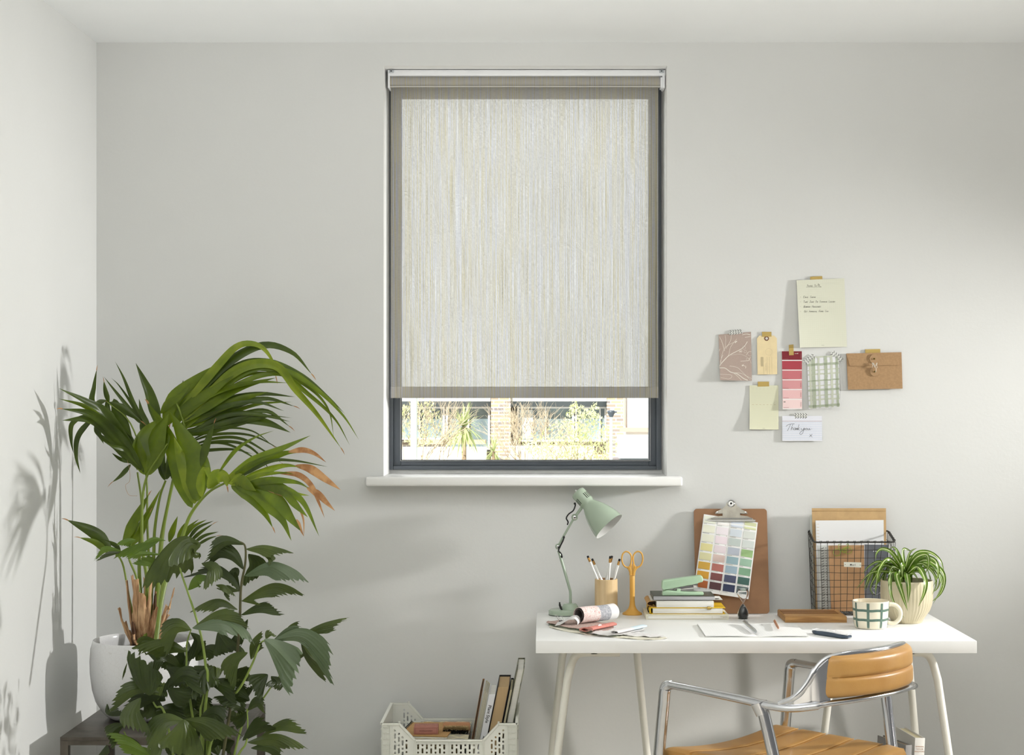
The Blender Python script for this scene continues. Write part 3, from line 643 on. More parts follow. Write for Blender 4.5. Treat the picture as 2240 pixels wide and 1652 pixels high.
# small cream planner note
s = Sheet([(411, 1046), (672, 1046), (674, 1446), (412, 1443)], lift=lambda u, v: .0015+.008*v*v*(1.1-u), nu=10, nv=14); s.base(mat('pale_cream_paper', (214, 214, 188), rough=.8))
for v in (.055, .085, .435): 
    for k in range(7): s.rect(.09+k*.125, v, .15+k*.125, v+.007, M_MAN2 if v > .4 else M_GRID, off=.0005)
for k in range(9): s.rect(.06, .12+k*.035, .95, .122+k*.035, M_GRID, off=.0003)
for k in range(14): s.rect(.06, .46+k*.035, .95, .462+k*.035, M_GRID, off=.0003)
s.line([(.45, .972), (.53, .972)], .0006, M_INK2)
taped('paper_note', 'small blank cream planner sheet taped below the manila tag', 'note', s, [([(485, 1012), (588, 1012), (588, 1055), (486, 1057)], 'kraft')])
# thank-you card
s = Sheet([(706, 1322), (1066, 1322), (1068, 1548), (708, 1549)], lift=lambda u, v: .002+.003*v, nu=6, nv=6); s.base(mat('white_index_card', (222, 224, 232), rough=.7)); M_BL = mat('card_blue_rule', (176, 198, 222), rough=.7)
s.rect(0, .205, 1, .218, mat('card_red_rule', (170, 136, 140), rough=.7))
for k in range(10): s.rect(0, .27+k*.072, 1, .278+k*.072, M_BL)
for st in ([(740, 1418), (760, 1402), (790, 1394), (818, 1393)], [(782, 1398), (770, 1425), (757, 1452), (752, 1456)], [(802, 1398), (793, 1425), (785, 1452), (793, 1432), (802, 1427), (804, 1438), (803, 1450)],
           [(828, 1430), (818, 1430), (812, 1440), (816, 1449), (825, 1443), (829, 1431), (829, 1446), (834, 1448)], [(836, 1432), (834, 1449), (838, 1436), (844, 1432), (845, 1448)], [(858, 1398), (852, 1425), (847, 1451)], [(866, 1428), (850, 1438), (858, 1446), (866, 1449)],
           [(880, 1432), (880, 1445), (888, 1449), (900, 1440), (906, 1430), (902, 1452), (890, 1480), (876, 1490), (866, 1484), (870, 1470), (892, 1455), (914, 1440)], [(926, 1432), (916, 1438), (917, 1448), (927, 1448), (932, 1438), (926, 1432)],
           [(938, 1433), (937, 1446), (944, 1449), (952, 1434), (952, 1447), (960, 1446), (964, 1440)], [(971, 1441), (975, 1441)], [(955, 1488), (964, 1498), (978, 1515)], [(978, 1486), (966, 1500), (952, 1512)]):
    s.line([s.uv(a.x, a.y) for a in catmull([Vector((x, y, 0)) for x, y in st], 5)], .00082, M_INK)
taped('index_card', 'blue ruled index card reading Thank you taped to the wall', 'card', s, [([(816, 1298), (934, 1300), (932, 1343), (818, 1344)], 'chevron')])
# ================================================================ desk and trestles
M_DESK = mat('desk_white_laminate', (242, 242, 240), rough=.38, spec=.4); M_LEG = mat('white_steel_tube', (226, 224, 214), rough=.35)
ZD = .74; DX0, DX1, DY0, DY1 = -.0223, 1.174, 4.512, 5.112
d = thing('desk', 'white rectangular desk against the back wall under the window', 'desk', ((DX0+DX1)/2, (DY0+DY1)/2, 0))
MB().box((DX0, DY0, ZD-.0335), (DX1, DY1, ZD), M_DESK, bev=.0012).build('tabletop', d)
def trestle(mir, Yf, Yb):
    f = (lambda x: x) if not mir else (lambda x: 2*.576-x)
    c = f(.16)
    def leg(xt, xb, Yt, Ybm, hook):
        zt = ZD-.0335-.0115
        pts = catmull([(f(xt+hook), Yt, zt), (f(xt+hook*.35), Yt, zt-.002), (f(xt+.004), Yt, zt-.022), (f(xt+(xb-xt)*.12), Yt+(Ybm-Yt)*.1, zt-.075)], 6)
        pts += [Vector((f(xb), Ybm, .0))]
        MB().tube(pts, .0112, M_LEG, seg=14).build('leg', d)
    leg(.076, -.020, 4.60, 4.56, .07); leg(.064, -.01, 5.0, 5.06, .07); leg(.272, .345, 5.0, 5.06, -.07)
    b = MB()
    for Y in (4.60, 5.0): b.tube([(f(.13), Y, ZD-.045), (f(.21), Y, ZD-.045)], .0112, M_LEG, seg=14)
    b.tube([(f(.17), 4.6, ZD-.045), (f(.17), 5.0, ZD-.045)], .0112, M_LEG, seg=14); b.build('trestle_bar', d)
trestle(False, 4.6, 5.0); trestle(True, 4.6, 5.0)

# ================================================================ desk lamp
M_SAGE = mat('sage_green_enamel', (164, 180, 160), rough=.24, coat=.4); M_CHROME = mat('chrome', (198, 198, 196), rough=.14, metal=1); M_BLK = mat('black_cable', (20, 20, 20), rough=.5)
M_DARKSLOT = mat('dark_slot', (26, 30, 26), rough=.8); M_LIN = mat('shade_inner_grey', (196, 196, 192), rough=.35)
def L5(x, y, Y=5.055): return P(1180+x*.22395, 1050+y*.22395, Y)
lamp = thing('desk_lamp', 'sage green metal desk lamp with a jointed arm on the left of the desk', 'lamp', (L5(235, 0).x, 5.055, ZD))
bx = L5(236, 0).x
b = MB(); b.lathe([(.0, ZD), (.0455, ZD), (.0458, ZD+.002)], M_BLK, seg=40, M=Matrix.Translation((bx, 5.055, 0)), cap0=False, cap1=False)
b.lathe([(.0458, ZD+.002), (.0458, ZD+.012), (.0445, ZD+.0155), (.041, ZD+.017), (0, ZD+.0172)], M_SAGE, seg=40, M=Matrix.Translation((bx, 5.055, 0)), cap1=False); b.build('base', lamp)
hx = L5(300, 0).x
MB().lathe([(.0265, ZD+.015), (.0255, ZD+.022), (.0215, ZD+.031), (.018, ZD+.0345), (0, ZD+.0352)], M_SAGE, seg=32, M=Matrix.Translation((hx, 5.055, 0)), cap1=False).build('switch_dome', lamp)
MB().tube(catmull([L5(228, 1285, 5.04), L5(214, 1262, 5.04), L5(200, 1225, 5.04), L5(197, 1195, 5.04)], 5), [.0028]*6+[.0032]*6+[.0022]*4, M_BLK, seg=8).build('lever_switch', lamp)
sp = [L5(302, 1250), L5(303, 1180)]+catmull([L5(303, 1125), L5(300, 1085), L5(288, 1040)], 5)+[L5(240, 870), L5(186, 690)]
b = MB(); b.tube(sp, .0042, M_SAGE, seg=12); b.lathe([(.0056, 0), (.0056, .004)], M_SAGE, seg=14, M=Matrix.Translation(L5(302, 1240))); b.build('stem', lamp)
def joint(c, r, nm):
    b = MB(); M = axisM(c+Vector((0, .009, 0)), (0, -1, 0)); b.lathe([(r, 0), (r, .015), (r*.9, .017), (0, .0172)], M_SAGE, seg=24, M=M, cap1=False)
    b.lathe([(r*.62, .0165), (r*.58, .0195), (r*.3, .0205), (0, .0205)], M_CHROME, seg=18, M=M, cap0=False, cap1=False); b.lathe([(r*.2, .021), (0, .021)], M_DARKSLOT, seg=10, M=M); b.build(nm, lamp)
joint(L5(180, 652), .0083, 'joint'); joint(L5(343, 366), .0098, 'joint')
b = MB()
for o in (-.0055, .0055): b.tube([L5(180, 648)+Vector((0, o, 0)), L5(338, 372)+Vector((0, o, 0))], .0030, M_SAGE, seg=10)
b.build('upper_arm', lamp)
MB().tube([L5(350, 358), L5(412, 272)], [.0042, .0048], M_SAGE, seg=12).build('neck', lamp)
ax = (L5(685, 460, 5.022)-L5(372, 122, 5.062)).normalized(); head = L5(372, 122, 5.062)
m5 = .22395*5.05/FPX; Mh = axisM(head, ax, (0, -1, 0))
R = lambda z: z*m5
outer = [(R(20), R(-6)), (R(60), R(-3)), (R(70), R(4)), (R(74), R(20)), (R(74), R(135)), (R(68), R(150)), (R(70), R(168)), (R(92), R(205)), (R(116), R(255)), (R(136), R(310)), (R(150), R(360)), (R(160), R(410)), (R(165), R(455)), (R(168), R(463))]
inner = [(R(164), R(463)), (R(160), R(452)), (R(152), R(400)), (R(138), R(330)), (R(110), R(255)), (R(80), R(200)), (R(58), R(160)), (R(20), R(150)), (0, R(150))]
b = MB(); b.lathe(outer, M_SAGE, seg=56, M=Mh, cap1=False); b.lathe([outer[-1], inner[0]], M_SAGE, seg=56, M=Mh, cap0=False, cap1=False); b.lathe(inner, M_LIN, seg=56, M=Mh, cap0=False, cap1=False)
sh = b.build('shade', lamp, smooth=50)
b = MB()
for az in (15, 30, 45, 60, 128, 142, 156):   # ventilation slots around the head
    a = math.radians(az-90+0)
    Mz = Mh @ Matrix.Rotation(a, 4, 'Z'); b.box((R(73.2), -R(3.6), R(58)), (R(74.8), R(3.6), R(122)), M_DARKSLOT, M=Mz)
b.build('vent_slot', sh, smooth=0)
b = MB(); b.lathe([(R(9), R(-30)), (R(10), R(-28)), (R(10), R(-4))], M_CHROME, seg=14, M=Mh); b.lathe([(R(15), R(-10)), (R(15), R(-3))], M_CHROME, seg=14, M=Mh); b.build('cap_screw', sh)
b = MB(); b.lathe([(R(30), R(160)), (R(34), R(200)), (R(62), R(260)), (R(62), R(300)), (R(40), R(345)), (0, R(356))], mat('opal_bulb', (236, 236, 232), rough=.25), seg=24, M=Mh, cap1=False); b.build('bulb', lamp)
b = MB(); b.tube(catmull([L5(348, 225, 5.045), L5(350, 250, 5.04), L5(330, 300, 5.04), L5(285, 335, 5.04), L5(263, 375, 5.04), L5(280, 410, 5.04), L5(273, 438, 5.045)], 7), .0021, M_BLK, seg=8)
b.tube(catmull([L5(240, 550, 5.045), L5(232, 590, 5.04), L5(205, 645, 5.04), L5(188, 690, 5.04), L5(215, 725, 5.04), L5(220, 760, 5.046)], 7), .0023, M_BLK, seg=8)
for c in (L5(346, 232, 5.044), L5(238, 563, 5.045), L5(218, 750, 5.045)): b.sphere(c, .0038, M_BLK, 10)
b.build('power_cord', lamp)
b = MB(); b.tube(catmull([L5(250, 1225, 5.09), (bx-.02, 5.098, ZD+.006), (bx-.0, 5.108, ZD+.0025), (bx+.12, 5.11, ZD+.0025)], 6), .002, M_BLK, seg=8); b.build('mains_lead', lamp)

# ================================================================ pencil cup and pencils
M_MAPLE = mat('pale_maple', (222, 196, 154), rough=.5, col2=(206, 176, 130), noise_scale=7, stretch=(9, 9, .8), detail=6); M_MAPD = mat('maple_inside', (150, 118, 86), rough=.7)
c5 = Vector((L5(652, 0, 5.03).x, 5.03, 0)); cr, zt = .0345, ZD+.112
b = MB(); b.lathe([(0, ZD), (cr-.001, ZD), (cr, ZD+.001), (cr, zt-.001), (cr-.001, zt), (cr-.005, zt)], M_MAPLE, seg=48, M=Matrix.Translation(c5), cap0=False, cap1=False)
b.lathe([(cr-.005, zt), (cr-.005, ZD+.006), (0, ZD+.006)], M_MAPD, seg=48, M=Matrix.Translation(c5), cap0=False, cap1=False)
tag(b.build('pencil_cup', origin=(c5.x, 5.03, ZD)), 'round pale wooden pencil cup on the desk beside the lamp', 'cup')
M_PENC = mat('white_pencil_lacquer', (236, 236, 232), rough=.3); M_FERR = mat('gold_ferrule', (206, 160, 96), rough=.25, metal=1); M_ERAS = mat('black_eraser', (28, 26, 28), rough=.8); M_GRAPH = mat('graphite', (60, 60, 62), rough=.5)
def pencil(tx, ty, ex, ey, Yt, Ye, label):
    top, mid = L5(tx, ty, Yt), L5(ex, ey, Ye); a = (mid-top).normalized()
    foot = top+a*((ZD+.0075-top.z)/a.z); l = (foot-top).length; M = axisM(top, a)
    t = thing('pencil', label, 'pencil', foot, group='white pencils in the wooden cup')
    MB().lathe([(.0036, .019), (.0036, l-.012), (.0008, l-.001)], M_PENC, seg=6, M=M).build('barrel', t)
    MB().lathe([(.0037, .007), (.0039, .0085), (.0037, .010), (.0037, .013), (.0039, .0145), (.0037, .016), (.0037, .0195)], M_FERR, seg=14, M=M).build('ferrule', t)
    MB().lathe([(.0025, 0), (.0034, .0008), (.0035, .0075)], M_ERAS, seg=14, M=M).build('eraser', t)
pencil(470, 742, 568, 975, 5.035, 5.025, 'white pencil with black eraser in the cup, leftmost of five')
pencil(514, 770, 606, 975, 5.015, 5.015, 'white pencil with black eraser in the cup, second from the left')
pencil(692, 746, 676, 975, 5.005, 5.015, 'white pencil with black eraser in the cup, front one of the crossing middle pair')
pencil(710, 742, 652, 975, 5.045, 5.04, 'white pencil with black eraser in the cup, rear one of the crossing middle pair')
pencil(785, 772, 728, 975, 5.03, 5.03, 'white pencil with black eraser in the cup, rightmost, by the scissors')

# ================================================================ scissors in their stand
M_MUST = mat('mustard_plastic', (216, 166, 78), rough=.45); M_STEEL = mat('blade_steel', (190, 192, 196), rough=.25, metal=1)
YS = 5.065; ssx = L5(907, 0, YS).x
q = lambda x, y: L5(x, y, YS)
t = thing('scissor_stand', 'mustard yellow flared stand holding the scissors upright', 'stand', (ssx, YS, ZD))
zt = q(0, 935).z
MB().lathe([(0, ZD), (.030, ZD), (.0305, ZD+.0025), (.028, ZD+.0055), (.020, ZD+.010), (.0125, ZD+.018), (.0088, ZD+.028), (.0075, ZD+.042), (.0076, ZD+.07), (.0082, zt-.001), (.0078, zt)], M_MUST, seg=40, M=Matrix.Translation((ssx, YS, 0)), cap0=False).build('body', t)
t = thing('scissors', 'yellow handled scissors standing upright in the mustard stand', 'scissors', (ssx, YS, ZD+.03))
for s in (-1, 1):
    b = MB(); X = lambda d: 907+s*d
    loop = catmull([q(X(10), 745), q(X(30), 712), q(X(62), 700), q(X(92), 722), q(X(103), 770), q(X(92), 820), q(X(66), 850), q(X(36), 852), q(X(18), 830), q(X(10), 790)], 6, closed=True)
    b.tube([p+Vector((0, .002*s, 0)) for p in loop], .0025, M_MUST, seg=10, closed=True, up=(0, 1, 0), flat=1.25)
    b.tube([q(X(30), 848), q(X(18), 885), q(X(16), 932)], [.0045, .0042, .0040], M_MUST, seg=10, up=(0, 1, 0), flat=.9)
    b.tube([q(X(10), 820), q(X(10), 932)], [.0026, .0034], M_MUST, seg=10, up=(0, 1, 0))
    b.tube([q(X(56), 848), q(X(28), 876), q(X(20), 905)], [.0028, .0036, .0032], M_MUST, seg=10, up=(0, 1, 0))
    b.build('handle', t)
    MB().box((ssx+s*.0005-(.0045 if s < 0 else 0), YS+s*.0011-.0008, ZD+.035), (ssx+s*.0005+(.0045 if s > 0 else 0), YS+s*.0011+.0008, zt), M_STEEL).build('blade', t)

# ================================================================ stack of books and the stapler
def B6(x, y, Y): return P(1380+x*.1937, 1080+y*.1937, Y)
M_PAGE = mat('page_block', (232, 230, 222), rough=.85, noise_amt=.05, noise_scale=900, stretch=(.02, .02, 1)); M_CREAM = mat('cream_cloth', (224, 220, 200), rough=.8); M_YEL = mat('yellow_cover', (232, 190, 40), rough=.5)
M_CARDB = mat('kraft_cover', (188, 150, 98), rough=.75, noise_amt=.05, noise_scale=90); M_OLIVE = mat('olive_cover', (70, 74, 62), rough=.4); M_GREYP = mat('grey_pages', (176, 176, 178), rough=.7, noise_amt=.12, noise_scale=900, stretch=(.02, .02, 1))
z0 = ZD
t = thing('book', 'cream book at the bottom of the stack under the stapler', 'book', (.43, 5.03, z0), group='books stacked on the desk')
b = MB(); b.box((.303, 4.943, z0), (.549, 5.105, z0+.0148), M_CREAM, bev=.001); b.build('cover', t)
b = MB(); b.quad((.31, 4.9425, z0+.003), (.545, 4.9425, z0+.003), (.545, 4.9425, z0+.0115), (.31, 4.9425, z0+.0115), M_PAGE); b.quad((.499, 4.9422, z0+.003), (.4995, 4.9422, z0+.003), (.4995, 4.9422, z0+.0115), (.499, 4.9422, z0+.0115), M_MAN2)
for a in (.004, .0112): b.quad((.31, 4.9422, z0+a), (.545, 4.9422, z0+a), (.545, 4.9422, z0+a+.0004), (.31, 4.9422, z0+a+.0004), M_MAN2)
for x, z in ((.523, .0085), (.531, .0055)): b.quad((x, 4.9422, z0+z), (.545, 4.9422, z0+z), (.545, 4.9422, z0+z+.001), (x, 4.9422, z0+z+.001), M_MAN2)
b.build('printed_edge', t); z0 += .015
t = thing('notebook', 'bright yellow notebook with a brass clasp in the stack under the stapler', 'notebook', (.42, 5.03, z0), group='books stacked on the desk')
b = MB(); b.box((.320, 4.955, z0), (.540, 5.098, z0+.0022), M_YEL, bev=.0006); b.box((.316, 4.952, z0+.0178), (.540, 5.098, z0+.020), M_YEL, bev=.0006); b.box((.314, 4.96, z0+.0008), (.319, 5.098, z0+.0192), M_YEL, bev=.001); b.build('cover', t)
MB().box((.324, 4.953, z0+.0022), (.532, 5.095, z0+.0178), M_PAGE, bev=.001).build('pages', t)
MB().tube(catmull([(.312, 4.975, z0+.022), (.3095, 4.965, z0+.014), (.312, 4.955, z0+.006)], 5), .0018, M_BLK, seg=8).build('elastic_strap', t)
b = MB(); cx = B6(885, 0, 4.952).x
for k in range(4): b.tube([(cx-.005+k*.0028, 4.9505+.003*math.cos(a), z0+.0185+.0042*math.sin(a)) for a in [2*PI*i/14 for i in range(14)]], .0011, M_BRASS, seg=6, closed=True)
b.box((cx-.0065, 4.948, z0+.0155), (cx+.006, 4.951, z0+.0175), M_BRASS, bev=.0005); b.build('clasp', t); z0 += .0204
t = thing('book', 'thick soft book with a rolled kraft cover in the stack under the stapler', 'book', (.42, 5.03, z0), group='books stacked on the desk')
MB().box((.335, 4.952, z0), (.5055, 5.095, z0+.0185), M_PAGE, bev=.0012).build('pages', t)
b = MB(); rows = [[(x, y, z) for y in (4.958, 5.0, 5.05, 5.096)] for x, z in ((.345, z0+.0192), (.325, z0+.0196), (.312, z0+.0175), (.3065, z0+.0105), (.311, z0+.004), (.325, z0+.0005), (.336, z0+.0003))]
b.grid(rows, M_CARDB, thick=.0012); b.build('cover', t)
MB().tube(catmull([(.3245, 4.9565, z0+.003), (.3255, 4.9545, z0+.009), (.3285, 4.9545, z0+.005)], 5), .0006, M_BRASS, seg=6).build('staple', t)
b = MB(); b.add([(.318, 4.958, z0+.0198), (.36, 4.953, z0+.0188), (.50, 4.953, z0+.0195), (.50, 5.09, z0+.0205), (.318, 5.09, z0+.0205)], [(0, 1, 2, 3, 4)], M_PAGE); b.build('loose_page', t); z0 += .0206
o = MB().box((.49, 4.965, z0), (.533, 5.06, z0+.0008), M_PAGE); o.quad((.512, 4.97, z0+.0012), (.524, 4.985, z0+.0012), (.526, 5.0, z0+.0012), (.514, 5.0, z0+.0012), M_INK2)
tag(o.build('postcard', origin=(.51, 5.0, z0)), 'white card sticking out of the stack towards the clipboard', 'card'); z0 += .0009
t = thing('magazine', 'grey magazine with a dark olive cover on top of the stack', 'magazine', (.42, 5.03, z0), group='books stacked on the desk')
MB().box((.3255, 4.957, z0), (.508, 5.09, z0+.0112), M_GREYP, bev=.0006).build('pages', t)
b = MB(); b.box((.325, 4.956, z0+.0112), (.5085, 5.091, z0+.0122), M_OLIVE); b.box((.3245, 4.956, z0+.0005), (.326, 5.09, z0+.0122), M_OLIVE); b.build('cover', t)
MB().text('Sample  8-1', .005, M_PAGE, frame((.483, 4.985, z0+.0125), (1, 0, 0), (0, 1, 0))).build('cover_text', t); z0 += .0123
M_MINT = mat('mint_plastic', (182, 212, 180), rough=.35)
st = thing('stapler', 'pale mint green stapler lying on top of the book stack', 'stapler', (.40, 4.99, z0))
def prismY(mb, prof, y0, y1, mt, bev=.002):
    bm_ = bmesh.new(); a = [bm_.verts.new((x, y0, z)) for x, z in prof]; c = [bm_.verts.new((x, y1, z)) for x, z in prof]; n = len(prof)
    bm_.faces.new(a); bm_.faces.new(c[::-1])
    for i in range(n): bm_.faces.new((a[(i+1) % n], a[i], c[i], c[(i+1) % n]))
    if bev: bmesh.ops.bevel(bm_, geom=bm_.edges[:], offset=bev, segments=3, profile=.5, affect='EDGES')
    bmesh.ops.recalc_face_normals(bm_, faces=bm_.faces[:]); mb.bm(bm_, mt)
k6 = .1937*4.975/FPX; zz = lambda y: z0+(1152-y)*k6; xx = lambda x: B6(x, 0, 4.975).x
b = MB(); prismY(b, [(xx(352), zz(1152)), (xx(808), zz(1152)), (xx(820), zz(1140)), (xx(818), zz(1116)), (xx(640), zz(1112)), (xx(400), zz(1090)), (xx(360), zz(1104))], 4.963, 4.994, M_MINT); b.build('base', st)
b = MB(); prismY(b, [(xx(347), zz(1075)), (xx(352), zz(995)), (xx(364), zz(982)), (xx(770), zz(930)), (xx(800), zz(930)), (xx(812), zz(960)), (xx(810), zz(994)), (xx(796), zz(1003)), (xx(742), zz(1004)), (xx(372), zz(1094))], 4.960, 4.997, M_MINT, bev=.003); b.build('top_arm', st)
b = MB(); prismY(b, [(xx(470), zz(1088)), (xx(560), zz(1045)), (xx(742), zz(1040)), (xx(742), zz(1075)), (xx(560), zz(1085))], 4.970, 4.987, M_CHROME, bev=.0008); b.build('magazine_rail', st)
b = MB(); prismY(b, [(xx(700), zz(1012)), (xx(752), zz(1005)), (xx(754), zz(1072)), (xx(705), zz(1072))], 4.966, 4.990, M_CHROME, bev=.0008); b.build('front_plate', st)
b = MB(); prismY(b, [(xx(510), zz(1112)), (xx(520), zz(1072)), (xx(560), zz(1076)), (xx(556), zz(1112))], 4.964, 4.992, M_MINT, bev=.001); b.build('pivot_post', st)

# ================================================================ clipboard with colour chart
M_NICK = mat('nickel_clip', (160, 156, 146), rough=.3, metal=1, noise_amt=.15, noise_scale=30)
M_HARD = mat('hardboard', (142, 104, 72), rough=.55, noise_amt=.09, noise_scale=9)
cbt = thing('clipboard', 'brown hardboard clipboard with a chrome clip leaning against the wall', 'clipboard', (.575, 5.085, ZD))
bl = Vector((.4625, 5.078, ZD+.0005)); up = Vector((-.001, 5.142-5.078, .3155)); upn = up.normalized(); H = up.length
Mc = frame(bl, (1, 0, 0), upn)   # local: x right, y up the board, z towards the camera
w = .2255
v, f = panel_geo(rrect(0, 0, w, H, .010, 5), [], .003)
MB().add(v, f, M_HARD, Mc @ Matrix.Translation((0, 0, .0015))).build('board', cbt)
k = .1937*5.13/FPX; cxl = w*.512
def cl(x, y): return (cxl+(x-1130)*k, H-(y-185)*k)
b = MB()
prof = [(865, 330), (885, 300), (950, 275), (1030, 268), (1030, 190), (1048, 165), (1080, 150), (1178, 150), (1210, 165), (1228, 190), (1228, 262), (1310, 272), (1372, 300), (1396, 328)]
v, f = panel_geo([cl(*p) for p in prof][::-1], [], .002); b.add(v, f, M_NICK, Mc @ Matrix.Translation((0, 0, .0065)))
a, c = cl(862, 322), cl(1398, 322); b.tube([Mc @ Vector((a[0], a[1], .0065)), Mc @ Vector((c[0], c[1], .0065))], .0034, M_CHROME, seg=12)
a, c = cl(900, 298), cl(1360, 298); b.tube([Mc @ Vector((a[0], a[1], .008)), Mc @ Vector((c[0], c[1], .008))], .0022, M_CHROME, seg=10)
b.build('clip_plate', cbt)
b = MB()
for s in (-1, 1):
    pr = [cl(1130+s*20, 92), cl(1130+s*48, 112), cl(1130+s*62, 150), cl(1130+s*110, 190), cl(1130+s*180, 225), cl(1130+s*182, 244), cl(1130+s*100, 240), cl(1130+s*96, 200), cl(1130+s*50, 165), cl(1130+s*14, 172)]
    v, f = panel_geo(pr, [], .0025); b.add(v, f, M_NICK, Mc @ Matrix.Translation((0, 0, .005)))
    e = cl(1130+s*160, 228); b.lathe([(.0032, 0), (.0028, .0012), (0, .0014)], M_CHROME, seg=12, M=Mc @ Matrix.Translation((e[0], e[1], .0064)), cap1=False)
e = cl(1128, 128); Mr = Mc @ Matrix.Translation((e[0], e[1], .005))
b.lathe([(.012, 0), (.012, .003), (.0095, .0045), (.0082, .003), (.0052, .003), (.0052, .0055), (.0038, .0055), (.0034, .003), (0, .003)], M_CHROME, seg=28, M=Mr, cap1=False)
b.lathe([(.0030, .0034), (0, .0034)], M_DARKSLOT, seg=14, M=Mr); b.build('clip_lever', cbt)
# chart held by the clip
cc = thing('colour_chart', 'folded paint colour chart with rows of colour patches held in the clipboard', 'chart', Mc @ Vector((w/2, H*.55, .005)))
TL, TR, BL = Vector(cl(820, 246)), Vector(cl(1428, 341)), Vector(cl(700, 1115))
ux = (TR-TL).normalized(); uy = Vector((-ux.y, ux.x)); Wc = (TR-TL).length; Hc = (TL-BL).length
Ml = Mc @ frame((TL.x, TL.y, .0036), (ux.x, ux.y, 0), (uy.x, uy.y, 0))
M_CHART = mat('chart_card', (232, 232, 230), rough=.5)
def cz(x, y): return (.004+.012*(-y/Hc)**2+(.0022*abs(math.sin(PI*x/Wc*2))))*(-y/Hc > .08)*1.0 + .0
b = MB(); nx, ny = 16, 18
cpt = lambda x, y, o=0: Vector((x, y, cz(x, y)+o))
b.grid([[cpt(Wc*i/nx, -Hc*j/ny) for i in range(nx+1)] for j in range(ny+1)][::-1], M_CHART, Ml, thick=.0004)
b.grid([[cpt(Wc*.492, -Hc*j/ny, .0004), cpt(Wc*.497, -Hc*j/ny, .0004)] for j in range(ny+1)], M_LIN, Ml)
b.build('card', cc)
CH = [[(228, 230, 215), (235, 232, 228), (215, 222, 232), (208, 212, 170)], [(230, 230, 212), (228, 220, 224), (208, 216, 224), (208, 212, 205)], [(226, 226, 208), (222, 208, 214), (190, 200, 196), (200, 206, 202)], [(216, 208, 150), (212, 200, 204), (178, 184, 196), (150, 182, 126)],
      [(208, 204, 160), (200, 178, 170), (148, 176, 184), (150, 182, 160)], [(206, 162, 62), (166, 100, 90), (150, 172, 186), (122, 160, 130)], [(204, 150, 40), (118, 66, 64), (70, 76, 104), (62, 98, 90)], [(176, 92, 30), (84, 50, 54), (40, 50, 82), (90, 104, 104)]]
M_DOT = mat('chart_dot', (120, 50, 50), rough=.6); rnd = random.Random(2)
b = MB()
for r in range(8):
    for c in range(4):
        x0 = (12, 165, 318, 470)[c]*k; y0 = (14+r*105)*k+.001*0; x1, y1 = x0+132*k, y0+82*k
        n = 5; mt = mat('chart_patch_%d%d' % (r, c), CH[r][c], rough=.5)
        b.grid([[cpt(x0+(x1-x0)*i/n, -(y0+(y1-y0)*j/n), .0007) for i in range(n+1)] for j in range(n+1)], mt, Ml)
        x = x0
        for q_ in range(rnd.randint(4, 8)):
            l = rnd.uniform(.0011, .0028); b.quad(*[cpt(x+a*l, -(y1+.0022+e*.0011), .0008) for a, e in ((0, 1), (1, 1), (1, 0), (0, 0))], M_INK2, Ml); x += l+.0006
        if rnd.random() < .5: b.add([cpt(x1-.003+.001*math.cos(a), -(y1+.0028)+.001*math.sin(a), .0009) for a in [k_*PI/4 for k_ in range(8)]], [tuple(range(8))], M_DOT, Ml)
b.build('colour_patches', cc, smooth=0)

# ================================================================ hourglass
def clear_glass(nm, c=(1, 1, 1, 1)):
    m = bpy.data.materials.new(nm); m.use_nodes = True; b_ = m.node_tree.nodes['Principled BSDF']
    b_.inputs['Base Color'].default_value = c; b_.inputs['Transmission Weight'].default_value = 1; b_.inputs['Roughness'].default_value = .01; b_.inputs['IOR'].default_value = 1.45; return m
M_HG = clear_glass('hourglass_glass'); M_SAND = mat('black_sand', (58, 62, 64), rough=.6, noise_amt=.2, noise_scale=900)
hc = Vector((B6(1267, 0, 4.965).x, 4.965, ZD)); hk = .1937*4.965/FPX
hg = thing('hourglass', 'small glass hourglass with black sand in front of the clipboard', 'hourglass', hc)
pf = [(40, 1420), (52, 1415), (62, 1390), (65, 1365), (58, 1330), (42, 1295), (24, 1268), (11, 1250), (9, 1243), (12, 1232), (28, 1205), (48, 1178), (62, 1150), (67, 1122), (60, 1098), (42, 1082), (18, 1075), (0, 1074)]
o_ = [(r*hk, (1420-y)*hk) for r, y in pf]
i_ = [(max(r-4, 0)*hk if r > 12 else max(r-3, 0)*hk, (1420-y)*hk+(hk*4 if y > 1400 else (-hk*4 if y < 1090 else 0))) for r, y in pf]
b = MB(); b.lathe([(0, 0)]+o_, M_HG, seg=32, M=Matrix.Translation(hc), cap0=False, cap1=False); b.lathe(([(0, hk*4)]+i_)[::-1], M_HG, seg=32, M=Matrix.Translation(hc), cap0=False, cap1=False); b.build('glass', hg)
sd = [(0, .0015), (48*hk, .0018), (56*hk, 32*hk), (58*hk, 55*hk), (50*hk, 90*hk), (35*hk, 124*hk), (17*hk, 150*hk), (4*hk, 166*hk), (0, 167*hk)]
MB().lathe(sd, M_SAND, seg=28, M=Matrix.Translation(hc), cap0=False, cap1=False).build('sand', hg)

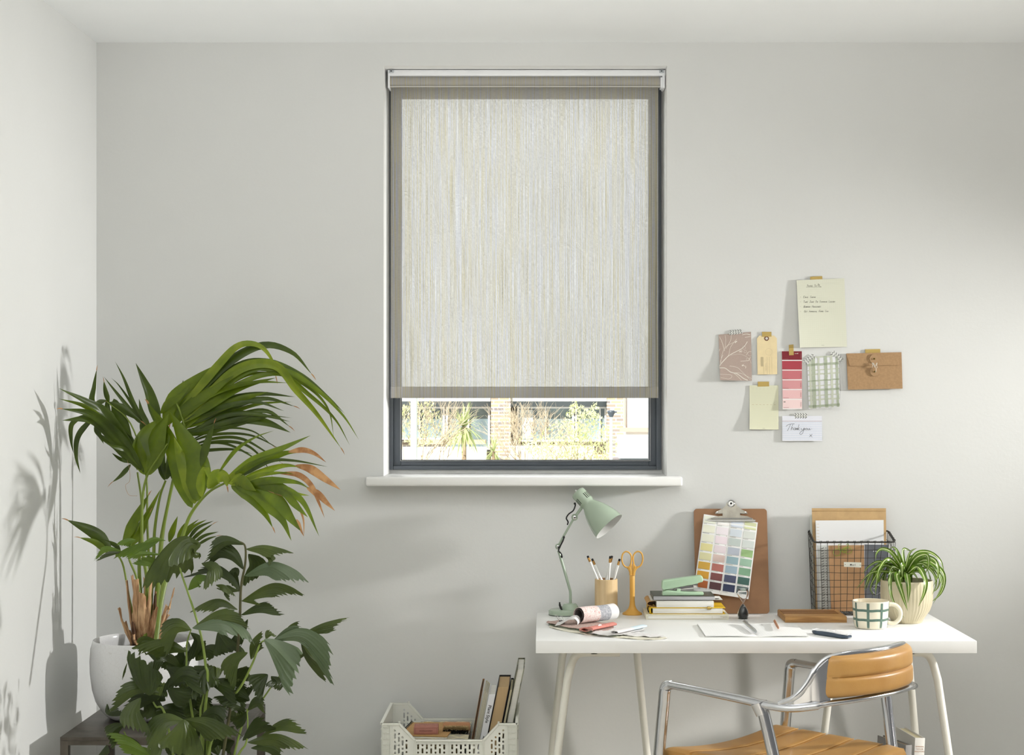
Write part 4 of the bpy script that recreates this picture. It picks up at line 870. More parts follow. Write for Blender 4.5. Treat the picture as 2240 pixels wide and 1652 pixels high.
# ================================================================ open notebook and pens
M_DOTP = mat('dot_grid_page', (238, 238, 236), rough=.8); M_FAINT = mat('faint_dot', (206, 206, 204), rough=.8)
nb = thing('open_notebook', 'open white dot-grid notebook lying flat on the desk', 'notebook', (.586, 4.7, ZD))
def nbz(x, y): 
    t = abs(x-.586)/.14; return ZD+.0055*(1-(1-min(t, 1))**3)*(1-.45*t)+.0022
for s in (-1, 1):
    b = MB(); xs_ = [.586+s*.1415*i/10 for i in range(11)]; rows = [[(x, 4.576+.248*j/6, nbz(x, 0)) for x in xs_] for j in range(7)]
    if s > 0: rows = rows
    else: rows = [r[::-1] for r in rows]
    b.grid(rows, M_DOTP, thick=.0024)
    for i in range(1, 19):
        x = .586+s*.1415*i/20
        for j in range(2, 35): 
            y = 4.576+.248*j/36; b.quad((x-.0004, y-.0006, nbz(x, 0)+.0003), (x+.0004, y-.0006, nbz(x, 0)+.0003), (x+.0004, y+.0006, nbz(x, 0)+.0003), (x-.0004, y+.0006, nbz(x, 0)+.0003), M_FAINT)
    b.build('page_block', nb, smooth=30)
b = MB(); b.box((.443, 4.574, ZD), (.729, 4.826, ZD+.0016), mat('notebook_cover', (226, 226, 220), rough=.6), bev=.0005); b.build('cover', nb)
M_SILV = mat('silver_metal', (206, 212, 216), rough=.3, metal=.85); M_COPP = mat('copper_lacquer', (222, 160, 124), rough=.3, metal=.6)
def pen_obj(name, label, a, c, r, m, clip):
    t = thing(name, label, 'pen', (a+c)/2); M = axisM(a, c-a); l = (c-a).length
    MB().lathe([(r*.6, 0), (r*.9, .001), (r, .003), (r, l*.82), (r*.8, l*.93), (r*.25, l)], m, seg=16, M=M).build('barrel', t)
    b = MB(); s = M.to_3x3() @ Vector((0, 0, 1)); upv = Vector((0, 0, 1)); upv = (upv-s*upv.dot(s)).normalized()
    b.tube([a+s*.004+upv*(r+.001), a+s*l*.32+upv*(r+.0014)], .0009, clip, seg=8); b.build('clip', t)
zs_ = ZD+.0075+.006
pen_obj('pen', 'silver pen lying in the gutter of the open notebook', Vector((.577, 4.80, zs_)), Vector((.588, 4.605, zs_-.003)), .0052, M_SILV, M_CHROME)
pen_obj('pen', 'copper coloured pen lying on the right notebook page', Vector((.667, 4.815, ZD+.0135)), Vector((.652+.004, 4.655, ZD+.0138)), .0036, M_COPP, M_COPP)

# ================================================================ remote, wooden block, mug
def Z4(x, y, z): return on_plane(1660+x*.24107, 1080+y*.24107, z)
M_NAVY = mat('navy_plastic', (62, 76, 92), rough=.4); M_WHT = mat('white_plastic', (236, 236, 236), rough=.3)
A, Bv = Z4(500, 1250, ZD+.006), Z4(825, 1300, ZD+.006); dx = (Bv-A).normalized(); ln = (Bv-A).length
rm = thing('remote_control', 'small white and navy remote control at the front of the desk', 'remote control', (A+Bv)/2-Vector((0, 0, .006)))
Mrm = frame(((A+Bv)/2).to_3d()*1.0, dx, dx.cross(Vector((0, 0, -1)))); Mrm.translation.z = ZD
def rsec(t, e, zlo, zhi):
    wv = .0165*(1-.12*abs(2*t-1)**4) if 0 < t < 1 else .0165*.8
    return [(e, -wv), (e, wv)]
def rbody(mb, z0f, z1f, mt, ins):
    rows = []
    N = 16
    for i in range(N+1):
        t = i/N; x = -ln/2+ln*t; wv = (.017-ins)*math.sqrt(max(0, 1-abs(2*t-1)**9)); wv = max(wv, .008)
        arch = .0045*(2*t-1)**2
        a, c = z0f+.0035*abs(2*t-1)**6, z1f-arch
        rows.append([(x, -wv, a+.002), (x, -wv*.8, a), (x, wv*.8, a), (x, wv, a+.002), (x, wv, c-.001), (x, wv*.9, c), (x, -wv*.9, c), (x, -wv, c-.001)])
    mb.grid(rows, mt, Mrm, closed=True); 
    mb.add(rows[0], [tuple(range(8))], mt, Mrm); mb.add(rows[-1], [tuple(range(8))[::-1]], mt, Mrm)
b = MB(); rbody(b, .0003, .0135, M_NAVY, 0); b.build('body', rm, smooth=50)
b = MB(); rbody(b, .0095, .0155, M_WHT, .0012); b.build('top_shell', rm, smooth=50)
for x, y, r in ((-.02, 0, .0035), (.0, .0, .005), (.012, .005, .0028), (.012, -.005, .0028), (.026, 0, .0035)):
    MB().lathe([(r, .0), (r*.95, .0012), (0, .0014)], M_CHART, seg=16, M=Mrm @ Matrix.Translation((x, y, .0150-.004*(2*x/ln)**2)), cap1=False).build('button', rm)
M_OAK = mat('oiled_oak', (190, 146, 90), rough=.5, col2=(154, 110, 62), noise_scale=9, stretch=(1.2, 9, 14), detail=8)
b = MB(); x0, x1, y0, y1, zb = .707, .888, 4.878, 5.04, ZD
prismY(b, [(x0+.012*0, zb), (x1, zb), (x1, zb+.0192-.002), (x1-.002, zb+.0192), (x0+.003, zb+.0192), (x0, zb+.016)], y0, y1, M_OAK, bev=.0012)
t = thing('pen_tray', 'oiled oak block tray in front of the wire basket', 'tray', ((x0+x1)/2, 4.96, ZD)); b.build('block', t)
b = MB()
for k_ in range(4): b.box((x0+.002, y0+.055+k_*.022, zb+.0188), (x1-.014, y0+.066+k_*.022, zb+.0197), mat('oak_groove', (120, 76, 38), rough=.6), bev=.0003)
b.build('groove', t)
def G7(x, y, Y): return P(1740+x*.1877, 1090+y*.1877, Y)
YM = 4.772; mx = G7(878, 0, YM).x; km = .1877*YM/FPX
M_CER = mat('cream_ceramic', (232, 224, 202), rough=.3, coat=.3); M_GRN = mat('green_glaze', (92, 116, 104), rough=.35, noise_amt=.12, noise_scale=120)
mug = thing('mug', 'cream mug with green check stripes by the spider plant', 'mug', (mx, YM, ZD))
hm = .0785; mprof = [(.040, 0), (.0445, .0015), (.0468, .006), (.0488, .02), (.0505, .045), (.0518, .07), (.0520, hm-.001), (.0510, hm), (.0492, hm-.001), (.0485, .06), (.046, .012), (.040, .006), (0, .005)]
b = MB(); b.lathe(mprof, M_CER, seg=64, M=Matrix.Translation((mx, YM, ZD)), cap1=False); b.build('body', mug)
def mr(z):
    for (r0, z0_), (r1, z1_) in zip(mprof[:7], mprof[1:7]):
        if z0_ <= z <= z1_: return r0+(r1-r0)*(z-z0_)/(z1_-z0_)
    return .052
b = MB()
for y in (1302, 1412):
    zc = (1530-8-y)*km*1.0; N = 72
    rows = [[((mr(zc+dz)+.0003)*math.cos(2*PI*i/N), (mr(zc+dz)+.0003)*math.sin(2*PI*i/N), zc+dz+.0005*math.sin(i*.7)) for i in range(N)] for dz in (-.0035, 0, .0035)]
    b.grid(rows, M_GRN, Matrix.Translation((mx, YM, ZD)), closed=True)
for az in range(0, 360, 45):
    a0 = math.radians(az-90-22.5+3); N = 10
    rows = [[((mr(.004+.071*j/N)+.0005)*math.cos(a0+d), (mr(.004+.071*j/N)+.0005)*math.sin(a0+d), .004+.071*j/N) for d in (-.075, 0, .075)] for j in range(N+1)]
    if abs(((az-90-22.5+3+180) % 360)-180) > 8: b.grid(rows, M_GRN, Matrix.Translation((mx, YM, ZD)))
b.build('check_stripes', mug)
hp = [G7(x, y, YM) for x, y in ((1070, 1248), (1110, 1236), (1170, 1250), (1215, 1300), (1225, 1360), (1205, 1415), (1160, 1452), (1110, 1456), (1058, 1438))]
MB().tube(catmull(hp, 5), .0062, M_CER, seg=14, up=(0, 1, 0), flat=1.15).build('handle', mug)
b = MB(); b.lathe([(.046, .058), (0, .058)], mat('milky_tea', (206, 176, 136), rough=.2), seg=40, M=Matrix.Translation((mx, YM, ZD)), cap0=False); b.build('drink', mug)
# ================================================================ wire basket and the papers in it
M_WIRE = mat('dark_wire', (62, 60, 56), rough=.45, metal=.6)
YBf, YBb = 5.0, 5.134
def BK(x, y, Y): return P(1740+x*.1877, 1090+y*.1877, Y)
wb_ = thing('wire_basket', 'dark wire letter basket with a Mail label at the back of the desk', 'basket', (.935, 5.08, ZD))
FTL, FTR = BK(215, 515, 5.0), BK(1165, 512, 5.0); FBL, FBR = Vector((.822, 5.03, ZD+.003)), Vector((1.045, 5.03, ZD+.003))
BTL, BTR = BK(150, 378, 5.134), BK(1078, 380, 5.134); BBL, BBR = Vector((.824, 5.125, ZD+.003)), Vector((1.045, 5.125, ZD+.003))
rnd = random.Random(11)
def wirewall(nm, tl, tr, br, bl, nv, nh, r=.00072):
    b = MB(); J = lambda: Vector((rnd.uniform(-.0012, .0012), rnd.uniform(-.0006, .0006), rnd.uniform(-.001, .001)))
    for i in range(nv+1):
        t = i/nv; a, c = tl.lerp(tr, t), bl.lerp(br, t); b.tube([a, a.lerp(c, .35)+J(), a.lerp(c, .7)+J(), c], r*1.15, M_WIRE, seg=6)
    for j in range(1, nh):
        t = (j/nh)**.95; a, c = tl.lerp(bl, t), tr.lerp(br, t); b.tube([a]+[a.lerp(c, k/5)+J() for k in range(1, 5)]+[c], r, M_WIRE, seg=6)
    b.tube([bl, br], r*1.6, M_WIRE, seg=8)
    b.build(nm, wb_)
wirewall('front_mesh', FTL, FTR, FBR, FBL, 12, 10); wirewall('back_mesh', BTL, BTR, BBR, BBL, 12, 10); wirewall('side_mesh', BTL, FTL, FBL, BBL, 5, 10); wirewall('side_mesh', BTR, FTR, FBR, BBR, 5, 10)
wirewall('base_mesh', BBL, BBR, FBR, FBL, 12, 5)
b = MB()
loop = [FTL, FTR, BTR, BTL]; pts = []
for i in range(4):
    a, c, d = loop[i-1], loop[i], loop[(i+1) % 4]; pts += [c+(a-c).normalized()*.012, c+(a-c).normalized()*.003+(d-c).normalized()*.003, c+(d-c).normalized()*.012]
b.tube(pts, .0026, M_WIRE, seg=8, closed=True)
for a, c, n in ((FTL, FTR, 12), (BTL, FTL, 6), (BTR, FTR, 6), (BTL, BTR, 12)):
    for i in range(1, n):
        p = a.lerp(c, i/n); t = (c-a).normalized(); u = Vector((0, 0, 1)); w_ = t.cross(u)
        b.tube([p+(u*math.cos(k)+w_*math.sin(k))*.0036+t*.0008*(k-3) for k in [i_*PI/4 for i_ in range(9)]], .0011, M_WIRE, seg=5)
b.build('rim', wb_)
b = MB(); lc = [BK(565, 745, 4.998), BK(768, 750, 4.998), BK(766, 809, 4.998), BK(566, 800, 4.998)]
nrm = Vector((0, -.001, 0)); b.hexa([lc[3], lc[2], lc[2]-nrm, lc[3]-nrm, lc[0], lc[1], lc[1]-nrm, lc[0]-nrm][0:4]+[lc[0], lc[1], lc[1]-nrm, lc[0]-nrm], mat('label_plate', (218, 218, 206), rough=.5))
lx = (lc[1]-lc[0]).normalized(); b.text('Mail', .0082, M_INK, frame((lc[0]+lc[2])/2+Vector((0, -.0018, 0)), lx, (0, 0, 1)), bold=.01, space=1.25)
for e in (.07, .93): b.lathe([(.0011, 0), (0, .0004)], M_DARKSLOT, seg=10, M=axisM(lc[0].lerp(lc[1], e).lerp(lc[3].lerp(lc[2], e), .5)+Vector((0, -.0014, 0)), (0, -1, 0)), cap1=False)
b.build('label', wb_)
def flatsheet(corn, Y, Yb, th, mt):
    """corners TL TR BR BL in crop pixels; Y at top, Yb at bottom"""
    f_ = [BK(*corn[0], Y), BK(*corn[1], Y), BK(*corn[2], Yb), BK(*corn[3], Yb)]; b = MB(); o_ = Vector((0, th, 0))
    b.hexa([f_[3], f_[2], f_[2]+o_, f_[3]+o_, f_[0], f_[1], f_[1]+o_, f_[0]+o_], mt); return b, f_
zb = 1318
b, f_ = flatsheet([(166, 195), (420, 195), (420, zb), (205, zb)], 5.129, 5.119, .0012, mat('frosted_folder', (214, 220, 214), rough=.4)); tag(b.build('plastic_folder', origin=(.86, 5.12, ZD+.005)), 'pale frosted folder edge showing at the left behind the kraft envelope', 'folder')
b, f_ = flatsheet([(192, 118), (1055, 118), (1066, zb), (228, zb)], 5.122, 5.108, .003, mat('kraft_envelope', (192, 160, 114), rough=.75, noise_amt=.06, noise_scale=40)); t = thing('large_envelope', 'large kraft envelope standing at the back of the wire basket', 'envelope', (.94, 5.11, ZD+.005)); b.build('body', t)
b = MB(); b.quad(*[BK(*q, Y-.0006) for q, Y in (((194, 150), 5.1215), ((1056, 150), 5.1215), ((1056, 147), 5.122), ((194, 147), 5.122))], mat('kraft_fold', (170, 134, 86), rough=.8)); b.build('fold_line', t)
b, f_ = flatsheet([(236, 262), (1028, 256), (1042, zb), (262, zb)], 5.108, 5.094, .006, mat('white_pad', (232, 233, 234), rough=.7)); t = thing('paper_pad', 'white paper pad in front of the kraft envelope in the wire basket', 'pad', (.93, 5.1, ZD+.005)); b.build('sheets', t)
b = MB()
for k in range(26):
    y = 300+k*37; 
    if y > 1290: break
    Yt = 5.108-(5.108-5.094)*(y-260)/(zb-260)-.0006; x = 238+(y-262)*.0246; b.quad(BK(x+6, y, Yt), BK(x+36, y, Yt), BK(x+36, y+3, Yt), BK(x+6, y+3, Yt), mat('gold_mark', (206, 184, 120), rough=.6))
b.build('margin_marks', t)
b, f_ = flatsheet([(258, 552), (392, 552), (410, zb), (282, zb)], 5.07, 5.062, .006, mat('grey_card', (206, 208, 204), rough=.7)); t = thing('spiral_notebook', 'white wire-bound notebook showing its black spiral in the basket', 'notebook', (.85, 5.066, ZD+.005)); b.build('cover', t)
b = MB()
for k in range(24):
    y = 578+k*30.5; Yt = 5.07-.008*(y-552)/(zb-552); c = BK(314+(y-552)*.02, y, Yt-.001); 
    b.tube([c+Vector((.0035*math.cos(a), -.0035*math.sin(a), -.0008*a)) for a in [PI*i/6 for i in range(-1, 8)]], .00075, M_BLK, seg=5)
    h = BK(354+(y-552)*.024, y+2, Yt-.0006); b.box((h.x-.0011, h.y-.0003, h.z-.0011), (h.x+.0011, h.y, h.z+.0011), M_BLK)
b.build('spiral', t)
b, f_ = flatsheet([(384, 553), (800, 548), (808, zb), (418, zb)], 5.058, 5.052, .003, mat('brown_card', (178, 138, 98), rough=.7, noise_amt=.05, noise_scale=60)); t = thing('card_folder', 'brown card folder with a green bicycle clip in the wire basket', 'folder', (.91, 5.055, ZD+.005)); b.build('front', t)
b, f_ = flatsheet([(806, 540), (1082, 545), (1092, zb), (812, zb)], 5.066, 5.060, .002, mat('slate_leaflet', (104, 107, 114), rough=.6)); t = thing('leaflet', 'slate grey leaflet with white print in the wire basket', 'leaflet', (1.0, 5.063, ZD+.005)); b.build('sheet', t)
b = MB(); M_PRINT = mat('white_print', (214, 216, 220), rough=.6)
for y, x0, x1 in ((618, 905, 950), (655, 898, 985), (680, 880, 992), (705, 878, 1005)):
    x = x0
    while x < x1:
        l = rnd.uniform(6, 16); Yt = 5.0652; b.quad(BK(x, y+6, Yt), BK(min(x+l, x1), y+6, Yt), BK(min(x+l, x1), y-4, Yt), BK(x, y-4, Yt), M_PRINT); x += l+3
b.text('B&G', .0052, M_PRINT, frame(BK(925, 742, 5.0645), (1, 0, 0), (0, 0, 1)), bold=.03)
cx_, cy_ = 948, 1065
for r in (58, 50): 
    pts = [BK(cx_+r*math.cos(a), cy_+r*math.sin(a), 5.0608) for a in [2*PI*i/36 for i in range(37)]]; b.tube(pts, .0004, M_PRINT, seg=4)
b.text('CO', .0048, M_PRINT, frame(BK(922, 1055, 5.0606), (1, 0, 0), (0, 0, 1)), bold=.02)
b.build('printing', t)
M_LIME = mat('lime_wire', (150, 170, 60), rough=.4); YC = 5.0535
b = MB()
for cx_ in (483, 613): b.tube([BK(cx_+41*math.cos(a), 632+40*math.sin(a)-(22 if cx_ > 600 else 0), YC) for a in [2*PI*i/26 for i in range(26)]], .0009, M_LIME, seg=6, closed=True)
for st in ([(500, 594), (520, 606), (545, 622), (568, 640)], [(520, 606), (560, 590), (598, 612)], [(545, 622), (575, 575), (620, 590)], [(590, 545), (605, 535), (622, 545), (600, 570), (613, 610)], [(510, 590), (500, 545), (528, 535)], [(613, 610), (568, 632)]):
    b.tube(catmull([BK(x, y, YC) for x, y in st], 4), .0009, M_LIME, seg=6)
tag(b.build('paper_clip', origin=BK(550, 610, YC)), 'green bicycle shaped paper clip on the brown card folder', 'clip')

# ================================================================ leaves: shared builder
def leaf(mb, pts, w, mt, prof='blade', fold=.25, nrm=(0, -1, .25), tilt=0.0, n=5, mid=None, ncol=4, rag=None, twist=0.0, tips=None):
    """a leaf blade along a 3D centre line; w = half-width in metres"""
    c = catmull(pts, n) if len(pts) > 2 else [Vector(pts[0]).lerp(Vector(pts[1]), k/8) for k in range(9)]
    N = len(c); L = [0]
    for i in range(1, N): L.append(L[-1]+(c[i]-c[i-1]).length)
    def at(t):
        d = t*L[-1]
        for i in range(1, N):
            if L[i] >= d or i == N-1:
                k = (d-L[i-1])/max(1e-9, L[i]-L[i-1]); return c[i-1].lerp(c[i], k), (c[i]-c[i-1]).normalized()
    R = max(7, int(N*1.1)); rows = []
    base_n = Vector(nrm).normalized()
    for r in range(R+1):
        row = []
        for k in range(ncol+1):
            e = -1+2*k/ncol; tl = 1.0
            if rag: tl = rag[k]
            t = r/R*tl; p, tg = at(t)
            nn = base_n-tg*base_n.dot(tg); nn = nn.normalized() if nn.length > 1e-4 else tg.orthogonal().normalized()
            if tilt or twist: nn = Matrix.Rotation(tilt+twist*t, 3, tg) @ nn
            sd = tg.cross(nn)
            tt = r/R
            if prof == 'blade': f = min(1, (tt/.30)**.55)*max(0, 1-max(0, (tt-.30)/.70)**1.7)
            elif prof == 'strap': f = min(1, .55+.45*(tt/.25))*max(0, 1-max(0, (tt-.35)/.65)**2.2)
            else: f = .04+.96*min(1, tt/.80)**.80
            rid = (math.sin(k*2.4)*.035*tt*w if prof == 'fish' else (.05*w*math.cos(k*PI)*f if prof == 'blade' else 0))
            row.append(p+sd*(e*w*f)-nn*(abs(e)*w*f*fold+rid))
        rows.append(row)
    if mid is None: mb.grid(rows, mt)
    else:
        for k in range(ncol): mb.grid([[r_[k], r_[k+1]] for r_ in rows], mid if ncol//2-.6 <= k+.5-.0001 <= ncol//2+.6 and ncol % 2 == 1 and k == ncol//2 else mt)

# ================================================================ spider plant
M_SP = leafm('spider_leaf', (74, 104, 20), (100, 134, 34), rough=.32, tr=.22, sc=60, gloss=.5); M_SPW = leafm('spider_stripe', (214, 222, 172), (200, 212, 150), rough=.35, tr=.25, sc=60)
M_RIB = mat('ribbed_ceramic', (214, 204, 176), rough=.35, col2=(202, 192, 162), noise_scale=12, coat=.25); M_SOIL = mat('dark_soil', (44, 34, 26), rough=.95, noise_amt=.4, noise_scale=120, bump=.8, bump_scale=90)
YP = 4.89; pc = Vector((BK(1297, 0, YP).x, YP, ZD))
sp_ = thing('spider_plant', 'spider plant with striped arching leaves in a ribbed cream pot', 'potted plant', pc)
b = MB(); prof = [(.041, 0), (.044, .0015), (.045, .004), (.0475, .010), (.056, .022), (.0655, .036), (.0715, .052), (.0745, .068), (.0755, .090), (.0755, .122)]
ns = 44; seg = ns*4
rows = []
for r, z in prof+[(.0745, .1245), (.0715, .1235), (.0700, .116), (.069, .10)]:
    rows.append([((r+(.0020*(1-abs(((k/4) % 1)*2-1)**2*1.0)-.0010 if .008 < z < .119 and r > .0705 or (.008 < z < .06) else 0))*math.cos(2*PI*k/seg), (r+(.0020*(1-abs(((k/4) % 1)*2-1)**2)-.0010 if .008 < z < .119 and r > .0705 or (.008 < z < .06) else 0))*math.sin(2*PI*k/seg), z) for k in range(seg)])
b.grid(rows, M_RIB, Matrix.Translation(pc), closed=True); b.add([(.041*math.cos(2*PI*k/40), .041*math.sin(2*PI*k/40), 0) for k in range(40)], [tuple(range(40))[::-1]], M_RIB, Matrix.Translation(pc)); b.build('pot', sp_, smooth=60)
MB().lathe([(.0705, .105), (.04, .112), (0, .116)], M_SOIL, seg=32, M=Matrix.Translation(pc), cap0=False, cap1=False).build('soil', sp_)
rnd = random.Random(4)
SPL = [([(1230, 740), (1130, 640), (1010, 590), (945, 640), (935, 725)], 24, -.03), ([(1210, 770), (1090, 705), (980, 820), (945, 980), (930, 1160)], 20, -.05), ([(1190, 765), (1000, 740), (860, 790), (780, 890)], 15, .03),
       ([(1190, 800), (1000, 850), (850, 890), (700, 1075)], 14, -.02), ([(1180, 785), (1040, 780), (920, 930), (872, 1050), (920, 1150)], 20, .0), ([(1200, 800), (1120, 870), (1100, 1000), (1120, 1150), (1200, 1330)], 22, -.08),
       ([(1200, 790), (1180, 900), (1240, 1100), (1310, 1320)], 30, -.095), ([(1240, 800), (1225, 950), (1240, 1100), (1280, 1260)], 18, -.085), ([(1280, 780), (1300, 900), (1320, 1050), (1310, 1230)], 32, -.095), ([(1300, 810), (1420, 800), (1510, 950), (1500, 1100), (1430, 1270)], 31, -.085),
       ([(1290, 760), (1400, 700), (1530, 660), (1550, 780), (1510, 890)], 26, -.05), ([(1280, 740), (1400, 650), (1560, 630), (1690, 730), (1735, 900)], 20, .03), ([(1300, 760), (1450, 690), (1620, 720), (1665, 870), (1600, 1040)], 24, -.05),
       ([(1310, 770), (1500, 720), (1690, 830), (1735, 960), (1690, 1110), (1560, 1230)], 24, -.02), ([(1310, 780), (1530, 760), (1690, 900), (1700, 1040), (1600, 1240)], 18, .03), ([(1320, 800), (1560, 800), (1680, 920), (1650, 1060), (1540, 1110)], 16, .05),
       ([(1250, 720), (1330, 640), (1420, 578)], 16, .0), ([(1240, 710), (1180, 610), (1130, 572), (1105, 600)], 22, .02), ([(1250, 690), (1250, 610), (1310, 600), (1370, 640)], 18, .04), ([(1195, 730), (1205, 670), (1185, 610)], 22, .0),
       ([(1330, 800), (1440, 860), (1530, 1020), (1560, 1200)], 15, -.04), ([(1150, 810), (1060, 870), (985, 960), (890, 1020)], 16, .05), ([(1262, 700), (1245, 780), (1245, 930)], 30, -.06), ([(1300, 830), (1380, 880), (1440, 970)], 14, -.05),
       ([(1250, 760), (1150, 760), (1060, 850), (1040, 940)], 18, .03), ([(1280, 760), (1400, 760), (1500, 850), (1520, 940)], 20, -.02), ([(1230, 770), (1140, 800), (1090, 900), (1120, 960)], 18, -.04), ([(1260, 780), (1220, 850), (1190, 960)], 20, -.05),
       ([(1300, 770), (1450, 760), (1600, 860), (1640, 1000), (1590, 1130)], 18, -.04), ([(1290, 750), (1420, 720), (1590, 770), (1690, 930), (1715, 1060)], 16, .04), ([(1180, 1180), (1240, 1340), (1280, 1402)], 9, -.075), ([(1260, 760), (1330, 700), (1460, 680), (1500, 760)], 20, .02)]
for pl, w, dy in SPL:
    n = len(pl); P3 = []
    for i, (x, y) in enumerate(pl):
        t = i/(n-1); P3.append(BK(x, y, YP+dy*math.sin(min(1, t*1.3)*PI/2)+(0 if i else 0)))
    P3[0] = P3[0].lerp(Vector((pc.x, YP, ZD+.125)), .55)
    b = MB(); leaf(b, P3, w*.5*.1877*YP/FPX*2.1, M_SP, 'strap', fold=-.35, mid=M_SPW, ncol=5, tilt=rnd.uniform(-.5, .5)); b.build('leaf', sp_, smooth=60)
for k in range(14):
    a = rnd.uniform(.1, 3.0); l = rnd.uniform(.08, .13); d = Vector((math.cos(a), math.sin(a)*.6, 0)); o_ = Vector((pc.x, YP, ZD+.118))
    b = MB(); leaf(b, [o_, o_+d*l*.4+Vector((0, 0, .055)), o_+d*l*.8+Vector((0, 0, .035)), o_+d*l*1.05+Vector((0, 0, -.03))], .008, M_SP, 'strap', fold=-.35, mid=M_SPW, ncol=5, nrm=(0, -.3, 1)); b.build('leaf', sp_, smooth=60)
# ================================================================ side table, potted palm
M_GUN = mat('gunmetal_steel', (96, 90, 82), rough=.42, metal=.75, noise_amt=.18, noise_scale=26, bump=.15, bump_scale=160)
TX0, TX1, TY0, TY1, TZ = -1.303, -.832, 4.48, 4.97, .4856
tb = thing('side_table', 'dark metal frame side table in the corner under the palm pot', 'table', ((TX0+TX1)/2, (TY0+TY1)/2, 0))
b = MB(); b.box((TX0, TY0, TZ-.010), (TX1, TY1, TZ), M_GUN, bev=.0012); b.build('top_plate', tb)
for x in (TX0, TX1-.022):
    for y in (TY0, TY1-.022): MB().box((x, y, 0), (x+.022, y+.022, TZ-.01), M_GUN, bev=.001).build('leg', tb)
b = MB()
for y in (TY0, TY1-.022): b.box((TX0+.022, y, TZ-.022), (TX1-.022, y+.022, TZ-.01), M_GUN); b.box((TX0+.022, y, 0), (TX1-.022, y+.022, .02), M_GUN)
for x in (TX0, TX1-.022): b.box((x, TY0+.022, TZ-.022), (x+.022, TY1-.022, TZ-.01), M_GUN); b.box((x, TY0+.022, 0), (x+.022, TY1-.022, .02), M_GUN)
b.build('frame_rail', tb)
# glossy crackle pot
def crackle():
    m = bpy.data.materials.new('crackle_glaze'); m.use_nodes = True; nt = m.node_tree; b_ = nt.nodes['Principled BSDF']; N = nt.nodes.new; L = nt.links.new
    tc = N('ShaderNodeTexCoord'); v = N('ShaderNodeTexVoronoi'); v.feature = 'DISTANCE_TO_EDGE'; v.inputs['Scale'].default_value = 85; L(tc.outputs['Object'], v.inputs['Vector'])
    r = N('ShaderNodeValToRGB'); r.color_ramp.elements[0].position = 0; r.color_ramp.elements[1].position = .025; r.color_ramp.elements[0].color = srgb((214, 213, 210)); r.color_ramp.elements[1].color = srgb((226, 226, 226))
    L(v.outputs['Distance'], r.inputs['Fac']); L(r.outputs[0], b_.inputs['Base Color']); b_.inputs['Roughness'].default_value = .14; b_.inputs['Coat Weight'].default_value = .4; return m
M_POT = crackle()
PY = 4.77; pk = PY/FPX; pcx = P(316, 0, PY).x; PZ = TZ
palm = thing('potted_palm', 'tall kentia palm with arching fronds in a glossy white pot', 'potted plant', (pcx, PY, PZ))
ph = P(0, 1397, PY).z-PZ; S_ = .1525
b = MB(); b.lathe([(.085, 0), (.098, .002), (.106, .008), (S_*.80, .025), (S_*.90, .052), (S_*.96, .085), (S_*.995, .13), (S_, .165), (S_*.985, .20), (S_*.955, ph-.008), (S_*.945, ph-.002), (S_*.93, ph), (S_*.912, ph-.003), (S_*.92, ph-.02), (S_*.95, .17), (S_*.95, .14)], M_POT, seg=72, M=Matrix.Translation((pcx, PY, PZ)), cap1=False); b.build('pot', palm, smooth=60)
MB().lathe([(S_*.955, ph-.045), (.06, ph-.03), (0, ph-.028)], M_SOIL, seg=36, M=Matrix.Translation((pcx, PY, PZ)), cap0=False, cap1=False).build('soil', palm)
M_HUSK = mat('husk_fibre', (214, 176, 134), rough=.85, col2=(150, 108, 74), noise_scale=14, stretch=(7, 7, 1), bump=.5, bump_scale=80); M_HUSKD = mat('dark_husk', (92, 64, 44), rough=.9, noise_amt=.3, noise_scale=50)
def K(x, y, Y): return P(x*.36607, 700+y*.36607, Y)       # upper palm crop
def K2(x, y, Y): return P(200+x*.2312, 1270+y*.2312, Y)    # trunk crop
rnd = random.Random(21)
hus = MB()
for x0, x1, y1, w, dy in ((470, 420, -10, 46, -.03), (440, 405, 200, 40, -.02), (500, 480, 120, 60, -.035), (420, 330, 5, 18, -.01), (520, 560, 30, 24, -.03), (560, 640, 250, 60, -.02), (590, 720, 240, 36, -.03), (600, 725, 320, 30, -.01), (400, 255, 262, 18, -.01), (390, 312, 400, 26, 0), (480, 540, 180, 40, .01), (545, 600, 280, 40, .0),
                          (520, 505, -20, 30, .02), (560, 560, 0, 20, -.02), (540, 610, 100, 26, .02), (450, 395, 250, 40, .02), (410, 390, 390, 30, -.03), (455, 398, 520, 20, -.05), (580, 600, 150, 22, .015), (470, 520, 60, 40, .03), (600, 780, 80, 10, .0), (440, 380, -40, 22, .01)):
    a, c = K2(x0, 640, PY-.034+dy*.4), K2(x1, y1, PY-.050+dy*1.2); m_ = a.lerp(c, .5)+Vector((rnd.uniform(-.006, .006), dy*.3, 0))
    pts = catmull([a, m_, c], 5); rows = []
    for i, p in enumerate(pts):
        t = i/(len(pts)-1); ww = w*.2312*pk*.5*1.75*(1-.45*t**2)*(1+.12*math.sin(i*2.1)); az = rnd.uniform(-.12, .12)
        rows.append([p+Vector((-ww, .004, rnd.uniform(-.004, .004)*t)), p+Vector((-ww*.4, -.003+az*.01, 0)), p+Vector((ww*.4, -.003, 0)), p+Vector((ww, .005, rnd.uniform(-.012, .012)*t))])
    hus.grid(rows, M_HUSK if rnd.random() < .8 else M_HUSKD, thick=.0018)
hus.build('husk', palm)
b = MB(); b.tube([K2(490, 645, PY), K2(490, 500, PY), K2(492, 330, PY)], [.030, .024, .016], M_HUSKD, seg=12); b.build('trunk', palm)
